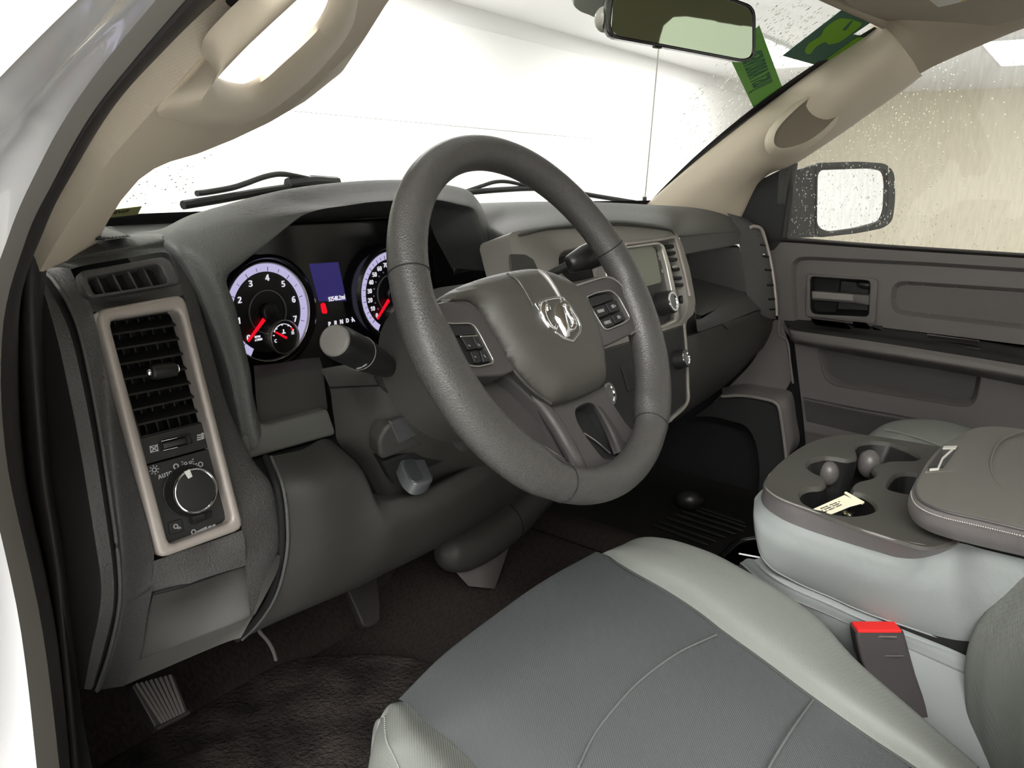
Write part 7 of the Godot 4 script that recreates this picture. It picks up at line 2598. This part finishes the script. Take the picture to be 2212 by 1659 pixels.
func console_lid(t):
	var m := Mb.new()
	var lt := Y3([1989, 1024, 0.513, 1981, 1040, 0.514, 1977, 1058, 0.514, 1985, 1078, 0.514, 2006, 1093, 0.515, 2044, 1107, 0.516, 2106, 1121, 0.517, 2167, 1135, 0.518, 2230, 1150, 0.518, 2400, 1190, 0.518])
	var lb := Y3([1976, 1060, 0.49, 1966, 1078, 0.485, 1962, 1101, 0.48, 1975, 1127, 0.477, 2003, 1146, 0.476, 2044, 1161, 0.475, 2085, 1172, 0.475, 2147, 1187, 0.475, 2230, 1206, 0.475, 2400, 1250, 0.475])
	var le := Y3([2036, 966, 0.512, 2060, 952, 0.513, 2096, 932, 0.514, 2112, 925, 0.515, 2147, 922, 0.515, 2180, 924, 0.515, 2212, 928, 0.515, 2250, 933, 0.515, 2290, 938, 0.515, 2420, 960, 0.515])
	var lc := mid(lt, le, 0.5, Vector3(0, 0.006, 0))
	m.patch([lb, mid(lb, lt, 0.35, Vector3(-0.004, 0, -0.002)), mid(lb, lt, 0.75, Vector3(-0.003, 0, -0.002)), lt], 16, 80)
	m.patch([lb, moved(lb, Vector3(0.03, -0.002, 0.02))], 4, 80)
	put(m, "lid_side", M.console_vinyl, t, 70)
	m = Mb.new()
	m.patch([lt, mid(lt, le, 0.04, Vector3(0, 0.003, 0)), mid(lt, le, 0.2, Vector3(0, 0.006, 0)), lc, mid(lt, le, 0.85, Vector3(0, 0.004, 0)), le, moved(le, Vector3(0.01, -0.03, 0.0))], 40, 80)
	put(m, "lid_top", M.console_top, t, 70)
	m = Mb.new()
	m.tube(spl(moved(lt, Vector3(-0.001, 0.001, 0)), 80), 0.0014, 6)
	put(m, "lid_piping", flat(Color8(70, 66, 66), 0.6), t)
	m = Mb.new()
	var q := spl(moved(mid(lt, lb, 0.16, Vector3(-0.0045, 0.0, -0.002)), Vector3.ZERO), 110)
	for i in range(20, 100):
		m.tube(PackedVector3Array([q[i], q[i].lerp(q[i + 1], 0.55)]), 0.0007, 4)
	var st = put(m, "stitching", flat(Color8(170, 166, 160), 0.8), t)
	st.set_meta("kind", "stuff")
	# pressed oval seam on the lid
	m = Mb.new()
	m.tube(spl(Y3([2300, 925, 0.522, 2220, 930, 0.522, 2165, 950, 0.522, 2143, 985, 0.522, 2141, 1015, 0.522, 2155, 1045, 0.522, 2180, 1062, 0.522, 2230, 1085, 0.522, 2300, 1115, 0.522]), 50), 0.0016, 6)
	put(m, "pressed_seam", M.console_top, t, 60)
	# latch
	var T := Transform3D(Basis(Vector3.RIGHT, Vector3.FORWARD, Vector3.UP), Vector3(0, 0.5185, 0.32))
	m = Mb.new()
	m.slab(T, rnd(on(T, [1995, 1024, 2036, 966, 2056, 955, 2120, 958, 2128, 964, 2098, 1017, 2088, 1023], 0.0), 0.004), -0.03, 0.003, 0.0015)
	var l = put(m, "latch_plate", M.console_top, t, 50)
	m = Mb.new()
	m.slab(T, rnd(on(T, [2003, 1012, 2038, 967, 2070, 965, 2038, 1011], 0.003), 0.002), 0.0, 0.0045, 0.001)
	put(m, "latch_handle", M.black, l, 50)
	m = Mb.new()
	m.slab(T, on(T, [2008, 1013, 2024, 1012, 2034, 990, 2056, 970, 2060, 972, 2038, 992, 2028, 1014, 2008, 1016], 0.005), 0.004, 0.006, 0.0004)
	m.slab(T, on(T, [2038, 965, 2068, 964, 2064, 970, 2036, 970], 0.005), 0.004, 0.006, 0.0004)
	put(m, "latch_trim", flat(Color8(190, 188, 180), 0.35), l, 30)

func buckle():
	var t = thing("seat_belt_buckle", "black seat belt buckle with a red release button standing beside the driver seat", "buckle", Y(0.2, [1985, 1540])[0])
	var m := Mb.new()
	# stations along the stalk: pixel of the centre, half width, half thickness
	var c := X(-0.125, [1893, 1356, 1897, 1378, 1905, 1412, 1917, 1448, 1962, 1505, 1992, 1542])
	var ax := (c[0] - c[4]).normalized()
	var side := (cam_basis.x - ax * cam_basis.x.dot(ax)).normalized()
	side = cam_basis.x
	var fr := Vector3(-cam_basis.z.x, 0, -cam_basis.z.z).normalized()
	var w := [0.0285, 0.0295, 0.03, 0.029, 0.016, 0.008]
	var th := [0.011, 0.012, 0.0125, 0.0125, 0.009, 0.006]
	var rings := []
	for i in 6:
		var ring := PackedVector3Array()
		for p in rnd(PackedVector2Array([Vector2(-w[i], -th[i]), Vector2(w[i], -th[i]), Vector2(w[i], th[i]), Vector2(-w[i], th[i])]), 0.005, 3):
			ring.append(c[i] + side * p.x + fr * p.y)
		rings.append(ring)
	m.loft(rings, true, true, true)
	put(m, "buckle_body", flat(Color8(62, 58, 58), 0.42), t, 50)
	m = Mb.new()
	var KT := Transform3D(Basis(side, fr, side.cross(fr).normalized()), c[0])
	m.slab(KT, rrect(0.052, 0.02, 0.003), -0.004, 0.003, 0.002)
	put(m, "release_button", M.red, t, 30)
	for q in [[1848, 1374, 1938, 1376, 0.0014], [1868, 1417, 1952, 1417, 0.0009]]:
		m = Mb.new()
		m.tube(X(-0.135, q.slice(0, 4)), q[4], 6)
		put(m, "body_seam", flat(Color8(92, 88, 86), 0.4), t)

func key_tag():
	var T := Transform3D(Basis(Vector3.RIGHT, Vector3.FORWARD, Vector3.UP), Vector3(-0.08, 0.456, 0.24))
	T.basis = Basis(Vector3(0, 0, 1), 0.12) * T.basis
	var t = thing("key_tag", "cream paper key tag with small print lying in the cup holder", "tag", T.origin)
	var m := Mb.new()
	m.slab(T, on(T, [1757, 1100, 1824, 1070, 1862, 1088, 1836, 1095, 1794, 1112, 1786, 1108, 1784, 1106]), 0.0, 0.0006, 0.0001, 1)
	put(m, "card", M.paper, t)
	m = Mb.new()
	m.slab(T, on(T, [1824, 1064, 1828, 1063, 1867, 1085, 1862, 1088], 0.002), 0.0006, 0.003, 0.0003, 1)
	put(m, "card_fold", M.paper, t)
	var a := on(T, [1766, 1101, 1813, 1083, 1784, 1108, 1818, 1093])
	var d := (a[1] - a[0]).normalized()
	var ang := d.angle()
	var small := Mb.new()
	for k in 3:
		for j in 14:
			if (j * 7 + k * 5) % 6 == 0:
				continue
			var o := a[0].lerp(a[1], (j + 0.2) / 14.0).lerp(a[2].lerp(a[3], (j + 0.2) / 14.0), 0.12 + 0.36 * k)
			stroke(small, T, o, o + d * 0.0022, 0.0006 + 0.0002 * (j % 3), 0.0008)
	var pr = put(small, "print", M.ink, t)
	pr.set_meta("kind", "stuff")
	for k in 0:
		var c := a[0].lerp(a[1], 0.5).lerp(a[2].lerp(a[3], 0.5), 0.15 + 0.38 * k)
		txt(["VIN 1C6RR6", "STOCK NO", "H128794"][k], shifted(T, c.x, c.y, 0.0008, ang), 0.0032 if k < 2 else 0.0045, M.ink, t, "print", false, k == 2)
	var kk = thing("keys", "bunch of dark and brass keys under the paper tag in the cup holder", "keys", Y(0.425, [1832, 1108])[0])
	for q in [[[1812, 1104, 1840, 1116], 0.004], [[1822, 1108, 1846, 1104], 0.005]]:
		m = Mb.new()
		var p := Y(0.43, q[0])
		m.tube(PackedVector3Array([p[0], p[0].lerp(p[1], 0.3), p[1]]), q[1], 8, false, 0.4)
		put(m, "key", M.black, kk)
	m = Mb.new()
	m.ball(Y(0.436, [1826, 1108])[0], Vector3(0.004, 0.002, 0.003))
	put(m, "key_blade", flat(Color8(190, 180, 130), 0.3, 0.9), kk)
	m = Mb.new()
	m.ball(Y(0.436, [1835, 1112])[0], Vector3(0.003, 0.002, 0.003))
	put(m, "key_blade", flat(Color8(200, 195, 170), 0.3, 0.9), kk)

func scaled2(p: PackedVector2Array, f: float) -> PackedVector2Array:
	var c := Vector2.ZERO
	for v in p:
		c += v
	c /= p.size()
	var o := PackedVector2Array()
	for v in p:
		o.append(c + (v - c) * f)
	return o
